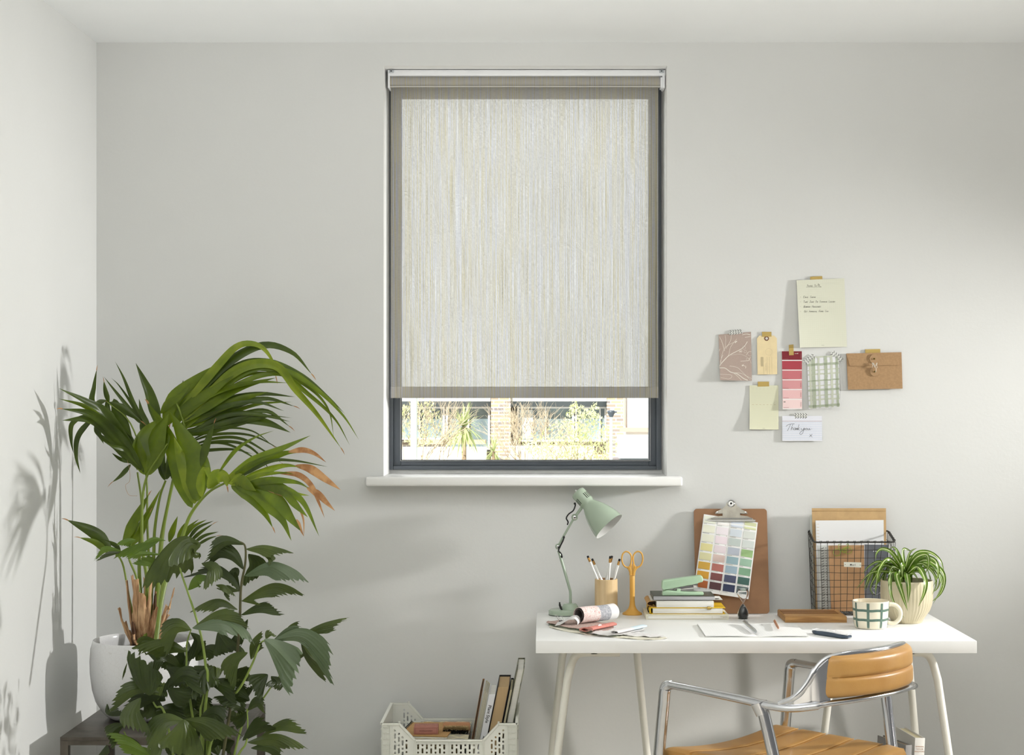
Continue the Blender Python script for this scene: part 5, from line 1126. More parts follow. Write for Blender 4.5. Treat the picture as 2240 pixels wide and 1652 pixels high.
M_PA = leafm('palm_leaf', (108, 128, 22), (88, 108, 18), rough=.34, tr=.40, sc=16, gloss=.45); M_PB = leafm('palm_leaf_dark', (72, 90, 22), (56, 72, 16), rough=.34, tr=.30, sc=16, gloss=.45); M_PC = leafm('palm_leaf_light', (142, 158, 42), (118, 138, 32), rough=.34, tr=.42, sc=16, gloss=.45)
M_DRY = leafm('palm_leaf_dry', (196, 152, 106), (158, 112, 74), rough=.7, tr=.25, sc=30, gloss=.2); M_STEM = mat('palm_stem', (112, 130, 44), rough=.4, noise_amt=.12, noise_scale=14)
def frond(stems, leaves, Yf):
    """stems: [(points, r0, r1)], leaves: [(points, halfwidth_px, material)] in crop px; Yf(x, y) gives depth"""
    b = MB()
    for st, r0, r1 in stems:
        pts = catmull([K(x, y, Yf(x, y)) for x, y in st], 6); n = len(pts)
        b.tube(pts, [r0+(r1-r0)*i/(n-1) for i in range(n)], M_STEM, seg=10)
    root = b.build('frond', palm)
    b = MB(); dry = b
    for st, w, m in leaves:
        dj = rnd.uniform(-.03, .03); n = len(st)
        pts = [K(x, y, Yf(x, y)+dj*i/(n-1)) for i, (x, y) in enumerate(st)]
        hw = w*.36607*pk*.5*1.15
        tgt = dry if m is M_DRY else b
        leaf(tgt, pts, hw, m, 'blade', fold=rnd.choice((.18, .3, -.25)), tilt=rnd.uniform(-.45, .45), twist=rnd.uniform(-.5, .5), n=7, ncol=4)
        if m is not M_DRY and rnd.random() < .3:   # browned tip
            d_ = (pts[-1]-pts[-2]).normalized(); leaf(dry, [pts[-1]-d_*.008, pts[-1]+d_*.004, pts[-1]+d_*.016+Vector((0, 0, -.004))], hw*.07+.0006, M_DRY, 'blade', n=3, ncol=2)
    b.build('leaflets', root, smooth=60)
A, Bm, Cm = M_PA, M_PB, M_PC
yA = lambda x, y: PY-.02+.11*max(0, (x-1000)/1100)-.10*math.sin(max(0, min(1, (x-1000)/1000))*PI)*.4
frond([([(900, 2020), (940, 1600), (955, 1420), (965, 1300), (1000, 1120), (1050, 890), (1105, 690), (1080, 560), (1040, 470)], .0068, .0025)],
      [([(1060, 560), (1290, 290), (1420, 158), (1540, 150), (1620, 230), (1650, 345)], 48, Cm), ([(1050, 560), (1270, 300), (1420, 150), (1500, 150), (1570, 170), (1500, 190)], 20, A), ([(1060, 580), (1300, 300), (1550, 152), (1740, 190), (1868, 330)], 62, Bm),
       ([(1080, 600), (1380, 300), (1590, 248), (1800, 330), (1960, 460), (2062, 562)], 44, Bm), ([(1090, 610), (1400, 310), (1640, 270), (1770, 420), (1900, 570), (2042, 772)], 52, Cm), ([(1100, 620), (1450, 315), (1700, 300), (1900, 420), (2050, 570), (2145, 717)], 40, A),
       ([(1100, 640), (1400, 330), (1640, 300), (1850, 450), (2000, 590), (2092, 752)], 36, A), ([(1090, 640), (1400, 400), (1650, 320), (1840, 400), (1960, 530), (1995, 700)], 30, A), ([(1060, 560), (1300, 430), (1520, 375), (1725, 376)], 40, A), ([(1070, 600), (1300, 490), (1540, 440), (1765, 460)], 40, Bm),
       ([(1090, 640), (1350, 530), (1580, 470), (1765, 518)], 40, Bm), ([(1100, 650), (1350, 560), (1550, 500), (1745, 490)], 36, A), ([(1110, 670), (1350, 600), (1580, 540), (1735, 640)], 44, Bm), ([(1130, 665), (1400, 585), (1590, 610), (1738, 674)], 78, Bm), ([(1100, 600), (1300, 530), (1520, 490), (1700, 545)], 34, Bm),
       ([(1100, 660), (1350, 620), (1560, 570), (1745, 585)], 40, Bm), ([(1000, 520), (1090, 440), (1150, 365), (1240, 345)], 26, A), ([(985, 640), (1050, 500), (1190, 380), (1378, 235)], 120, A), ([(1050, 590), (1180, 430), (1330, 320), (1480, 290)], 90, Cm), ([(1070, 470), (1085, 420), (1094, 358)], 24, Bm),
       ([(1070, 600), (1250, 450), (1450, 330), (1640, 310)], 60, A), ([(1080, 620), (1280, 490), (1450, 400), (1650, 345)], 60, A), ([(960, 560), (1010, 500), (1060, 470), (1120, 420)], 46, A), ([(1060, 690), (1180, 560), (1320, 520), (1480, 500)], 70, A), ([(1030, 640), (1110, 520), (1250, 430), (1400, 330)], 80, A),
       ([(1120, 690), (1300, 640), (1480, 600), (1640, 570)], 60, Bm), ([(1100, 640), (1260, 560), (1420, 480), (1600, 430)], 60, A), ([(1120, 680), (1330, 570), (1520, 560), (1735, 608)], 34, Bm)], yA)
yC = lambda x, y: PY+.10+.10*max(0, (x-1100)/600)
frond([([(890, 2020), (945, 1600), (960, 1400), (985, 1200), (1040, 950), (1110, 740)], .007, .003)],
      [([(1110, 740), (1280, 685), (1500, 690), (1692, 782)], 16, Bm), ([(1110, 760), (1300, 705), (1450, 712), (1590, 790), (1692, 862)], 18, Bm), ([(1115, 780), (1280, 730), (1450, 740), (1560, 820), (1632, 945)], 18, Bm), ([(1120, 800), (1250, 780), (1400, 775), (1512, 802)], 22, Bm), ([(1120, 730), (1300, 650), (1500, 660), (1640, 760)], 16, Bm), ([(1125, 800), (1230, 740), (1350, 740), (1480, 800), (1600, 890)], 16, Bm),
       ([(1030, 960), (1020, 830), (1052, 700)], 30, Bm), ([(985, 960), (960, 880), (938, 800)], 34, Bm), ([(990, 955), (1008, 850), (1010, 740)], 34, Bm), ([(995, 955), (1030, 890), (1062, 850)], 22, Bm), ([(990, 945), (975, 860), (985, 790)], 30, Bm)], yC)
frond([([(870, 2020), (905, 1600), (918, 1420), (925, 1250), (955, 1060), (990, 960)], .0065, .003)], [([(985, 960), (940, 860), (905, 800)], 26, Bm), ([(1000, 950), (1020, 900), (1050, 870)], 20, Bm)], yC)
yB = lambda x, y: PY-.06-.16*max(0, (880-x)/500)
frond([([(860, 2020), (880, 1600), (858, 1420), (848, 1280), (853, 1060), (880, 930), (940, 830), (1000, 740)], .0062, .002)],
      [([(870, 930), (890, 790), (950, 650), (1010, 560)], 150, A), ([(880, 930), (930, 810), (985, 720), (1010, 640)], 90, A), ([(860, 925), (840, 800), (870, 680), (950, 590)], 100, A), ([(862, 915), (720, 740), (560, 600), (370, 600)], 74, Bm), ([(850, 900), (700, 690), (550, 565), (365, 530)], 64, Bm), ([(840, 885), (680, 640), (520, 520), (350, 470)], 50, A), ([(830, 860), (640, 570), (520, 490), (350, 408)], 58, Bm),
       ([(860, 900), (760, 785), (682, 758), (610, 720)], 30, Bm), ([(862, 890), (830, 780), (820, 690)], 60, A), ([(850, 905), (790, 830), (740, 770)], 40, A)], yB)
frond([([(850, 2020), (838, 1650), (832, 1450), (842, 1200), (846, 1080), (822, 910)], .0065, .003), ], [([(790, 850), (720, 830), (668, 795)], 24, Bm), ([(782, 862), (722, 930), (668, 972)], 26, Bm), ([(820, 900), (800, 780), (730, 640), (650, 530)], 46, Bm), ([(820, 890), (740, 700), (600, 590), (540, 500)], 50, Bm), ([(780, 860), (700, 760), (580, 680), (560, 640)], 40, Bm)], lambda x, y: PY-.01-.05*max(0, (820-x)/300))
yD = lambda x, y: PY-.02-.04*max(0, (900-x)/400)
frond([([(875, 2020), (905, 1650), (890, 1430), (880, 1200), (870, 900), (780, 620), (640, 490)], .005, .0015)],
      [([(640, 600), (550, 500), (560, 400), (578, 292)], 34, Bm), ([(650, 500), (630, 430), (620, 362)], 28, Bm), ([(660, 600), (640, 520), (648, 430)], 30, Bm), ([(580, 560), (470, 680), (452, 800), (480, 920)], 34, Bm), ([(520, 560), (430, 620), (425, 720), (440, 800)], 26, Bm), ([(600, 520), (580, 640), (620, 742)], 40, Bm), ([(650, 540), (660, 600), (690, 660)], 56, Bm), ([(680, 470), (715, 570), (790, 705)], 66, Bm), ([(560, 500), (590, 490), (640, 480)], 40, Bm), ([(650, 490), (740, 540), (850, 610)], 40, Bm),
       ([(880, 640), (800, 500), (740, 350), (688, 248)], 22, Bm), ([(880, 660), (780, 490), (710, 390), (664, 346)], 18, Bm), ([(860, 640), (740, 490), (660, 390), (620, 338)], 22, Bm), ([(955, 660), (900, 460), (862, 370), (810, 256)], 60, Bm), ([(840, 620), (760, 530), (640, 488)], 34, Bm), ([(900, 660), (850, 560), (830, 470)], 30, Bm), ([(890, 700), (850, 640), (840, 600)], 60, Bm)], yD)
yE = lambda x, y: PY-.06-.38*max(0, (x-1080)/900)-.08*max(0, (y-900)/400)
frond([([(920, 2020), (970, 1650), (1035, 1430), (1085, 1310), (1130, 1180), (1190, 1090), (1260, 1020), (1345, 975)], .0068, .003)],
      [([(1150, 1125), (1080, 890), (1000, 680), (882, 492)], 120, A), ([(1180, 1085), (1165, 860), (1090, 700), (1015, 548)], 140, A), ([(1165, 1100), (1130, 950), (1080, 820), (1040, 700)], 90, Cm), ([(1205, 1060), (1205, 950), (1230, 890), (1250, 960)], 60, Cm), ([(1200, 880), (1235, 750), (1282, 608)], 44, Bm), ([(1300, 920), (1400, 780), (1520, 700), (1640, 660)], 34, A), ([(1350, 950), (1500, 850), (1700, 765), (1858, 690)], 56, A),
       ([(1340, 980), (1500, 880), (1690, 800), (1810, 790)], 50, A), ([(1720, 790), (1810, 778), (1880, 800), (1950, 852)], 28, M_DRY), ([(1380, 970), (1600, 850), (1750, 840), (1960, 878)], 18, Bm), ([(1380, 985), (1580, 900), (1700, 868), (1800, 880)], 50, Cm), ([(1760, 870), (1850, 890), (1940, 950), (2038, 1018)], 42, M_DRY), ([(1400, 990), (1560, 930), (1700, 915), (1760, 925)], 34, Cm), ([(1660, 915), (1780, 925), (1860, 990), (1900, 1080), (1940, 1185)], 28, M_DRY),
       ([(1420, 1000), (1600, 960), (1770, 970), (1850, 1010)], 38, A), ([(1830, 1000), (1900, 1040), (1950, 1090), (2002, 1142)], 34, M_DRY), ([(1480, 990), (1650, 1000), (1800, 1080), (1908, 1295)], 42, A), ([(1490, 1000), (1640, 1070), (1740, 1190), (1800, 1265)], 76, A), ([(1400, 970), (1550, 1070), (1680, 1180), (1742, 1322)], 74, A), ([(1380, 990), (1490, 1050), (1580, 1150), (1632, 1245)], 62, A), ([(1335, 950), (1430, 965), (1530, 1022)], 80, Cm), ([(1240, 1010), (1290, 935), (1345, 945), (1358, 1000)], 80, Cm),
       ([(1600, 1020), (1750, 1070), (1810, 1180), (1815, 1302)], 18, M_DRY), ([(1770, 1190), (1790, 1240), (1812, 1280)], 22, M_DRY), ([(1500, 990), (1680, 1010), (1760, 1100), (1840, 1180)], 60, A), ([(1450, 980), (1620, 970), (1740, 1030), (1850, 1050)], 40, Cm)], yE)
frond([([(865, 2020), (830, 1600), (770, 1420), (790, 1330), (850, 1180)], .004, .002)], [([(735, 1340), (810, 1190), (892, 1038)], 54, A), ([(750, 1340), (850, 1215), (962, 1008)], 42, A), ([(770, 1360), (840, 1270), (900, 1140)], 40, A)], lambda x, y: PY-.05)
frond([([(860, 2010), (780, 1700), (730, 1450), (650, 1370)], .004, .002)], [([(665, 1375), (560, 1270), (398, 1194)], 66, Bm), ([(650, 1395), (570, 1330), (472, 1300)], 34, A), ([(720, 1400), (690, 1350), (600, 1310)], 30, Bm)], lambda x, y: PY-.02-.09*max(0, (870-x)/470))
frond([([(920, 2020), (960, 1650), (1000, 1430), (1040, 1380), (1090, 1330)], .004, .002)], [([(1010, 1330), (1035, 1250), (1062, 1172)], 34, A), ([(1060, 1330), (1090, 1250), (1125, 1195)], 28, A), ([(1120, 1320), (1180, 1245), (1278, 1200)], 20, Bm), ([(1130, 1330), (1200, 1270), (1278, 1216)], 20, Bm), ([(1150, 1340), (1220, 1290), (1308, 1266)], 18, Bm), ([(1170, 1350), (1240, 1310), (1302, 1290)], 16, Bm), ([(1100, 1310), (1150, 1240), (1236, 1193)], 20, A), ([(1090, 1320), (1120, 1250), (1190, 1190)], 22, A)], lambda x, y: PY-.06)
b = MB(); b.tube(catmull([K(x, y, PY-.06) for x, y in ((880, 930), (790, 860), (740, 790), (770, 870), (775, 960), (750, 990), (770, 1045), (820, 1052))], 6), .0005, M_HUSK, seg=5); b.build('dry_fibre', palm)
# ================================================================ fishtail palm in front (its pot stands on the floor)
FY = 4.24; fk = FY/FPX
def Fp(x, y, Y): return P(x*.36607, 1150+y*.36607, Y)
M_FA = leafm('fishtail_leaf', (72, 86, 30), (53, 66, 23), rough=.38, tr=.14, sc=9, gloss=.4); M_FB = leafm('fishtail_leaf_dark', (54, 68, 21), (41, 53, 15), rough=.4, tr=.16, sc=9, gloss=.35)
M_FC = leafm('fishtail_leaf_bright', (98, 124, 34), (78, 104, 28), rough=.34, tr=.3, sc=9, gloss=.45); M_FD = leafm('fishtail_leaf_blue', (72, 90, 56), (88, 104, 74), rough=.38, tr=.1, sc=7, gloss=.55)
M_FST = mat('fishtail_stem', (122, 142, 64), rough=.4, noise_amt=.1, noise_scale=20); M_FST2 = mat('fishtail_stem_dark', (74, 72, 40), rough=.5)
fcx = P(1170*.36607, 0, FY).x
fish = thing('fishtail_palm', 'fishtail palm with ragged dark green leaves standing in front of the white pot', 'potted plant', (fcx, FY, 0))
M_TERR = mat('grey_stone_pot', (150, 146, 140), rough=.8, noise_amt=.08, noise_scale=30)
b = MB(); b.lathe([(.10, 0), (.11, .003), (.145, .24), (.150, .25), (.142, .252), (.136, .23)], M_TERR, seg=48, M=Matrix.Translation((fcx, FY, 0)), cap1=False); b.build('pot', fish)
MB().lathe([(.137, .225), (0, .232)], M_SOIL, seg=32, M=Matrix.Translation((fcx, FY, 0)), cap0=False, cap1=False).build('soil', fish)
rnd = random.Random(77)
def fleaf(mb, st, w, m, dy=0.0, dt=0.0, nrm=None):
    n = len(st); pts = [Fp(x, y, FY+dy+dt*i/(n-1)) for i, (x, y) in enumerate(st)]
    nc = 20; side = rnd.choice((-1, 1)); rag = []
    for k in range(nc+1):
        e = (-1+2*k/nc)*side; base = .60+.40*((e+1)/2)**1.15
        rag.append(base+rnd.uniform(-.045, .045)+(.035 if k % 3 == 0 else -.02))
    leaf(mb, pts, w*.36607*fk*.5*1.12, m, 'fish', fold=rnd.choice((.25, .45, -.25, .3)), nrm=nrm or (rnd.uniform(-.35, .5), -1, rnd.uniform(-.1, .7)), tilt=rnd.uniform(-.35, .35), twist=rnd.uniform(-.6, .6), n=8, ncol=nc, rag=rag)
def ffrond(stem, r0, leaves, dy, m_st=None, ext=None):
    b = MB(); low = [Vector((fcx+rnd.uniform(-.05, .05), FY+rnd.uniform(-.04, .04), .23))]
    pts = [Fp(x, y, FY+dy) for x, y in stem]
    pts = catmull(low+pts, 6); n = len(pts); b.tube(pts, [r0*(1-.55*i/(n-1)) for i in range(n)], m_st or M_FST, seg=8); root = b.build('frond', fish)
    b = MB()
    for st, w, m, *d in leaves: fleaf(b, st, w, m, dy+(d[0] if d else 0), rnd.uniform(-.05, .04))
    if b.v: b.build('leaflets', root, smooth=50)
    return root
a_, b_, c_, d_ = M_FA, M_FB, M_FC, M_FD
ffrond([(1390, 1000), (1430, 600), (1440, 370), (1465, 230), (1466, 130), (1440, 100), (1400, 96)], .0042,
       [([(1470, 140), (1580, 135), (1728, 192)], 80, a_), ([(1466, 112), (1340, 96), (1205, 185)], 76, b_), ([(1455, 262), (1390, 180), (1300, 150), (1205, 195)], 100, b_), ([(1485, 170), (1530, 240), (1520, 358)], 140, b_, .05), ([(1465, 300), (1600, 250), (1700, 290), (1798, 390)], 110, d_), ([(1580, 180), (1620, 195), (1640, 235)], 60, a_), ([(1435, 395), (1370, 320), (1250, 270), (1095, 292)], 90, b_), ([(1445, 452), (1590, 385), (1680, 385), (1798, 458)], 88, a_), ([(1420, 502), (1300, 455), (1135, 548)], 84, a_), ([(1440, 535), (1560, 490), (1700, 492)], 90, b_), ([(1440, 450), (1500, 455), (1562, 462)], 30, a_), ([(1430, 392), (1370, 385), (1300, 358)], 44, a_), ([(1385, 395), (1350, 400), (1388, 436)], 36, a_), ([(1425, 300), (1400, 280), (1375, 385)], 90, b_, .04)], -.02, M_FST2)
ffrond([(1235, 1000), (1228, 830), (1200, 650), (1140, 450), (1088, 300), (1060, 200), (1020, 130)], .0042,
       [([(1185, 100), (1085, 120), (1020, 240), (975, 420)], 230, a_, -.04), ([(1200, 110), (1130, 130), (1110, 260)], 190, a_, -.03), ([(1205, 225), (1275, 260), (1276, 390)], 100, a_), ([(1125, 385), (1180, 325), (1252, 350)], 80, c_), ([(1290, 355), (1340, 370), (1385, 436)], 44, a_), ([(950, 92), (820, 145), (705, 228)], 84, c_, .02), ([(810, 85), (765, 95), (722, 138)], 62, c_, .03), ([(725, 152), (630, 142), (548, 190)], 42, c_), ([(975, 245), (880, 215), (795, 190)], 66, c_, .02), ([(975, 175), (860, 170), (755, 182)], 30, c_), ([(720, 160), (640, 170), (580, 185)], 50, a_), ([(990, 90), (920, 80), (860, 120)], 30, c_)], -.04)
ffrond([(1130, 1000), (1115, 800), (1118, 700), (1142, 620)], .0036,
       [([(1150, 612), (1300, 540), (1420, 540), (1518, 578)], 80, a_, -.04), ([(1150, 612), (1320, 580), (1420, 640), (1470, 735)], 120, d_, -.05), ([(1140, 622), (1030, 610), (920, 730)], 140, a_, -.03), ([(1115, 750), (980, 720), (805, 800)], 120, a_, -.02), ([(1140, 640), (1180, 700), (1130, 850)], 90, b_, .04), ([(1300, 640), (1340, 700), (1390, 780)], 150, b_, .05), ([(1480, 560), (1430, 650), (1345, 790)], 80, b_, .05), ([(960, 700), (850, 690), (806, 770)], 50, a_), ([(1085, 850), (1000, 790), (930, 780)], 56, b_), ([(1180, 770), (1250, 740), (1340, 800)], 110, b_, .06)], -.03)
ffrond([(1290, 1200), (1440, 960), (1510, 820), (1560, 700), (1620, 690)], .0040,
       [([(1580, 680), (1650, 740), (1740, 840), (1820, 945)], 190, d_, -.06), ([(1630, 692), (1760, 640), (1870, 695)], 80, d_, -.02), ([(1640, 684), (1800, 665), (1920, 770), (2035, 935)], 130, d_, -.04), ([(1800, 655), (1930, 605), (2094, 572)], 74, a_, .02), ([(1590, 680), (1610, 650), (1640, 635)], 50, a_, .03), ([(1690, 665), (1740, 625), (1790, 612)], 70, a_, .03), ([(1800, 700), (1860, 790), (1990, 890)], 110, a_, .0), ([(1500, 800), (1530, 720), (1585, 680)], 90, a_, .02), ([(1600, 890), (1540, 950), (1490, 1012)], 130, b_), ([(1620, 900), (1655, 940), (1612, 995)], 90, b_), ([(1480, 760), (1400, 820), (1340, 975)], 110, a_, -.02), ([(1500, 850), (1440, 870), (1370, 935)], 90, b_)], -.02)
ffrond([(1450, 1180), (1560, 1050), (1670, 900), (1815, 768)], .0032, [([(1815, 770), (1850, 745), (1900, 740)], 40, a_), ([(1700, 880), (1760, 800), (1830, 730)], 50, a_)], .02)
ffrond([(1000, 1180), (930, 1080), (896, 1012)], .0038,
       [([(896, 1015), (880, 910), (885, 765)], 250, b_, -.05), ([(950, 1000), (800, 980), (620, 1068)], 96, a_, -.02), ([(960, 1022), (820, 1060), (685, 1112)], 100, b_, -.01), ([(840, 1030), (800, 1130), (828, 1270)], 140, a_, -.05), ([(640, 1065), (655, 1115), (745, 1092)], 60, b_), ([(850, 1020), (900, 1100), (850, 1180)], 140, b_), ([(975, 960), (880, 940), (765, 935)], 50, a_, .03), ([(760, 820), (745, 870), (738, 925)], 16, a_, .03)], -.05)
ffrond([(1200, 1200), (1210, 1050), (1240, 900)], .0036, [([(1270, 845), (1235, 910), (1250, 1030)], 170, b_), ([(1010, 960), (1100, 895), (1245, 955)], 110, b_, -.02), ([(1000, 970), (1100, 1010), (1190, 1010)], 130, b_, -.03), ([(1430, 1000), (1350, 1040), (1275, 1065)], 80, b_), ([(1240, 930), (1340, 960), (1440, 1010)], 110, b_, .02), ([(1000, 850), (1050, 900), (1030, 1010)], 130, b_, .06)], -.03)
ffrond([(1110, 1280), (1100, 1200), (1092, 1160)], .0042, [([(1092, 1160), (960, 1190), (850, 1390)], 170, a_, -.07), ([(1098, 1160), (1110, 1260), (1100, 1440)], 270, a_, -.08), ([(1110, 1160), (1240, 1200), (1385, 1320)], 150, a_, -.06), ([(1200, 1140), (1290, 1125), (1372, 1205)], 110, b_), ([(930, 1112), (1020, 1100), (1150, 1145)], 80, b_, .0)], -.05)
ffrond([(1400, 1420), (1470, 1300), (1480, 1180), (1475, 1095)], .0034, [([(1450, 1285), (1560, 1200), (1660, 1182)], 100, b_), ([(1565, 1255), (1680, 1195), (1850, 1196)], 86, a_), ([(1480, 1295), (1650, 1280), (1810, 1380)], 100, a_), ([(1500, 1330), (1620, 1330), (1720, 1390)], 80, b_), ([(1480, 1105), (1540, 1060), (1602, 1098)], 70, a_), ([(1470, 1100), (1400, 1070), (1330, 1100)], 70, b_), ([(1475, 1110), (1430, 1160), (1360, 1190)], 80, b_)], -.02)
ffrond([(900, 1420), (800, 1330), (740, 1230)], .0034, [([(745, 1190), (690, 1220), (622, 1300)], 100, b_, -.02), ([(900, 1380), (760, 1310), (632, 1300)], 100, c_, -.05), ([(640, 1310), (630, 1350), (618, 1400)], 60, b_), ([(760, 1260), (800, 1330), (760, 1400)], 100, b_), ([(980, 1400), (860, 1360), (760, 1380)], 100, c_, -.02)], -.04)
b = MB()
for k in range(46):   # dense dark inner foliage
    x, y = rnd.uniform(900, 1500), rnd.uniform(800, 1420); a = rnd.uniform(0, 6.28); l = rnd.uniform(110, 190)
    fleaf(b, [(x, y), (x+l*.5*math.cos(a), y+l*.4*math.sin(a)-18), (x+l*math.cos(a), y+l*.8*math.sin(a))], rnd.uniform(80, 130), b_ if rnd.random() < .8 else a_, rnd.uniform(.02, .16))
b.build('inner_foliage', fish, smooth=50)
for x, y in ((1200, 1330), (1240, 1320), (1180, 1350), (1215, 1300), (1255, 1340)):
    MB().tube([Fp(x, y-60, FY), Fp(x-4, y+60, FY+.01), Vector((fcx+(x-1215)*.0007, FY, .23))], .0035, M_FST, seg=8).build('stalk', fish)

# ================================================================ folding crates with their contents
M_CRATE = mat('crate_plastic', (234, 235, 226), rough=.45)
CX0, CX1, CY0, CY1, CZT = P(836, 0, 4.784).x, P(1129, 0, 4.784).x, 4.784, 5.098, .4645
def crate(name, label, zt, H=.228):
    z0 = zt-H; dip = .047; w_ = CX1-CX0; d_ = CY1-CY0; th = .0045
    t = thing(name, label, 'crate', ((CX0+CX1)/2, (CY0+CY1)/2, z0), group='folding crates')
    def long_panel(M, nm, kids=True):
        ol = [(0, 0), (w_, 0), (w_, H), (w_-.052, H), (w_-.096, H-dip), (.096, H-dip), (.052, H), (0, H)]
        holes = []
        def slot(x, y, h): holes.append(rrect(x-.0027, y-h/2, x+.0027, y+h/2, .0018, 2))
        def colset(x, ytop, first):
            y = ytop; short = first
            while y > .03:
                h = .0062 if short else .0155
                slot(x, y-h/2, h); y -= h+.0054; short = not short
        for s in (0, 1):
            f = (lambda x: x) if s == 0 else (lambda x: w_-x)
            for k, (x, yt, sh) in enumerate(((.037, H-.018, True), (.048, H-.028, True), (.059, H-.038, True), (.070, H-.048, True))): colset(f(x), yt, sh)
        for bx in (.1035, .2015):
            for k in range(7):
                x = bx+.0125*k
                colset(x, H-dip-.014, k % 2 == 1)
        b = MB(); b.panel(ol, holes, th, M_CRATE, M)
        # rim lip and ribs
        rim = [(0, H), (.052, H), (.096, H-dip), (w_-.096, H-dip), (w_-.052, H), (w_, H)]
        for p, q in zip(rim, rim[1:]):
            dvec = Vector((q[0]-p[0], q[1]-p[1], 0)).normalized(); n_ = Vector((-dvec.y, dvec.x, 0))
            p3, q3 = Vector((p[0], p[1], 0)), Vector((q[0], q[1], 0))
            b.hexa([M @ v for v in (p3-n_*.006+Vector((0, 0, -.003)), q3-n_*.006+Vector((0, 0, -.003)), q3-n_*.006+Vector((0, 0, .006)), p3-n_*.006+Vector((0, 0, .006)), p3+Vector((0, 0, -.003)), q3+Vector((0, 0, -.003)), q3+Vector((0, 0, .006)), p3+Vector((0, 0, .006)))], M_CRATE, bev=.0008, seg=1)
        for x in (.024, .031, .0905, .0965, .1900, .1950, w_-.0965, w_-.0905, w_-.031, w_-.024):
            top = H if (x < .04 or x > w_-.04) else H-dip
            b.box((x-.0008, 0, th/2), (x+.0008, top-.004, th/2+.003), M_CRATE, M=M)
        for y in (H-dip-.011,): b.box((.096, y-.0007, th/2), (w_-.096, y+.0007, th/2+.003), M_CRATE, M=M)
        for x0 in (.002, w_-.022):
            for k in range(12): b.box((x0, H-.012-k*.0165, th/2), (x0+.020, H-.0105-k*.0165, th/2+.004), M_CRATE, M=M)
            for xx_ in (x0, x0+.0095, x0+.019): b.box((xx_, 0, th/2), (xx_+.0013, H, th/2+.004), M_CRATE, M=M)
        for x in (.05, w_-.05): b.lathe([(.003, 0), (.003, .003), (0, .003)], M_CRATE, seg=10, M=M @ Matrix.Translation((x, H+.001, .002)) @ Matrix.Rotation(-PI/2, 4, 'X'), cap1=False)
        b.build(nm, t, smooth=30)
    long_panel(frame((CX0, CY0, z0), (1, 0, 0), (0, 0, 1)), 'long_side')
    long_panel(frame((CX1, CY1, z0), (-1, 0, 0), (0, 0, 1)), 'long_side')
    for x, xa, yo in ((CX0, (0, -1, 0), CY1), (CX1, (0, 1, 0), CY0)):
        M = frame((x, yo, z0), xa, (0, 0, 1)); b = MB(); holes = [rrect(.05+.02*i-.0027, .03+.021*j, .05+.02*i+.0027, .045+.021*j, .002, 2) for i in range(11) for j in range(6)]
        b.panel([(0, 0), (d_, 0), (d_, H), (0, H)], holes, th, M_CRATE, M); b.box((0, H-.006, -.003), (d_, H+.0007, .006), M_CRATE, bev=.0006, M=M)
        for y in (.02, .18, H-.02): b.box((0, y, .002), (d_, y+.0015, .005), M_CRATE, M=M)
        b.build('short_side', t, smooth=30)
    MB().box((CX0+.002, CY0+.002, z0), (CX1-.002, CY1-.002, z0+.005), M_CRATE).build('base', t)
    return z0+.005
zfl = crate('folding_crate', 'pale grey folding plastic crate holding books beside the desk, upper of its stack', CZT)
crate('folding_crate', 'pale grey folding plastic crate on the floor under the book-filled crate', CZT-.2335, CZT-.2335)
# contents
M_BLACKB = mat('black_board', (30, 30, 32), rough=.6); M_STRIPED = mat('striped_spines', (196, 180, 140), rough=.7, col2=(40, 38, 36), noise_scale=1, stretch=(.1, .1, 160), detail=2)
b = MB(); b.box((CX0+.06, 4.80, zfl+.001), (-.252, 5.07, .397), M_STRIPED, bev=.001); tag(b.build('magazine', origin=(-.3, 4.93, zfl)), 'thick magazine with striped edges inside the crate below the tile-patterned magazine', 'magazine')
M_TILE = None
def tile_mat():
    m = bpy.data.materials.new('tile_pattern'); m.use_nodes = True; nt = m.node_tree; b_ = nt.nodes['Principled BSDF']; N = nt.nodes.new; L = nt.links.new
    tc = N('ShaderNodeTexCoord'); mp = N('ShaderNodeMapping'); mp.inputs['Rotation'].default_value = (0, 0, .75); br = N('ShaderNodeTexBrick'); br.offset = 0
    br.inputs['Scale'].default_value = 1; br.inputs['Brick Width'].default_value = .034; br.inputs['Row Height'].default_value = .034; br.inputs['Mortar Size'].default_value = .0035
    br.inputs['Color1'].default_value = srgb((150, 146, 138)); br.inputs['Color2'].default_value = srgb((200, 192, 168)); br.inputs['Mortar'].default_value = srgb((224, 214, 178))
    L(tc.outputs['Object'], mp.inputs[0]); L(mp.outputs[0], br.inputs['Vector']); L(br.outputs['Color'], b_.inputs['Base Color']); b_.inputs['Roughness'].default_value = .5; return m
t = thing('magazine', 'magazine with a tile patterned cover under the wooden brush in the crate', 'magazine', (-.25, 4.94, .398))
MB().box((-.375, 4.80, .398), (-.221, 5.08, .410), M_PAGE, bev=.0005).build('pages', t); MB().box((-.376, 4.799, .410), (-.220, 5.081, .4112), tile_mat()).build('cover', t)
t = thing('notebook', 'kraft covered spiral notebook under the pink box in the crate', 'notebook', (-.34, 4.93, .4115))
nbM = Matrix.Translation((-.345, 4.93, .4115)) @ Matrix.Rotation(-.12, 4, 'Z')
MB().box((-.065, -.10, 0), (.075, .10, .004), M_PAGE, M=nbM).build('pages', t); b = MB(); b.box((-.066, -.101, .004), (.076, .101, .0055), M_CARDB, M=nbM); b.box((-.03, -.1015, .0055), (.076, .101, .0075), M_CARDB, M=nbM); b.box((-.03, -.1013, .0048), (.05, -.1005, .0056), M_BLACKB, M=nbM); b.build('cover', t)
b = MB()
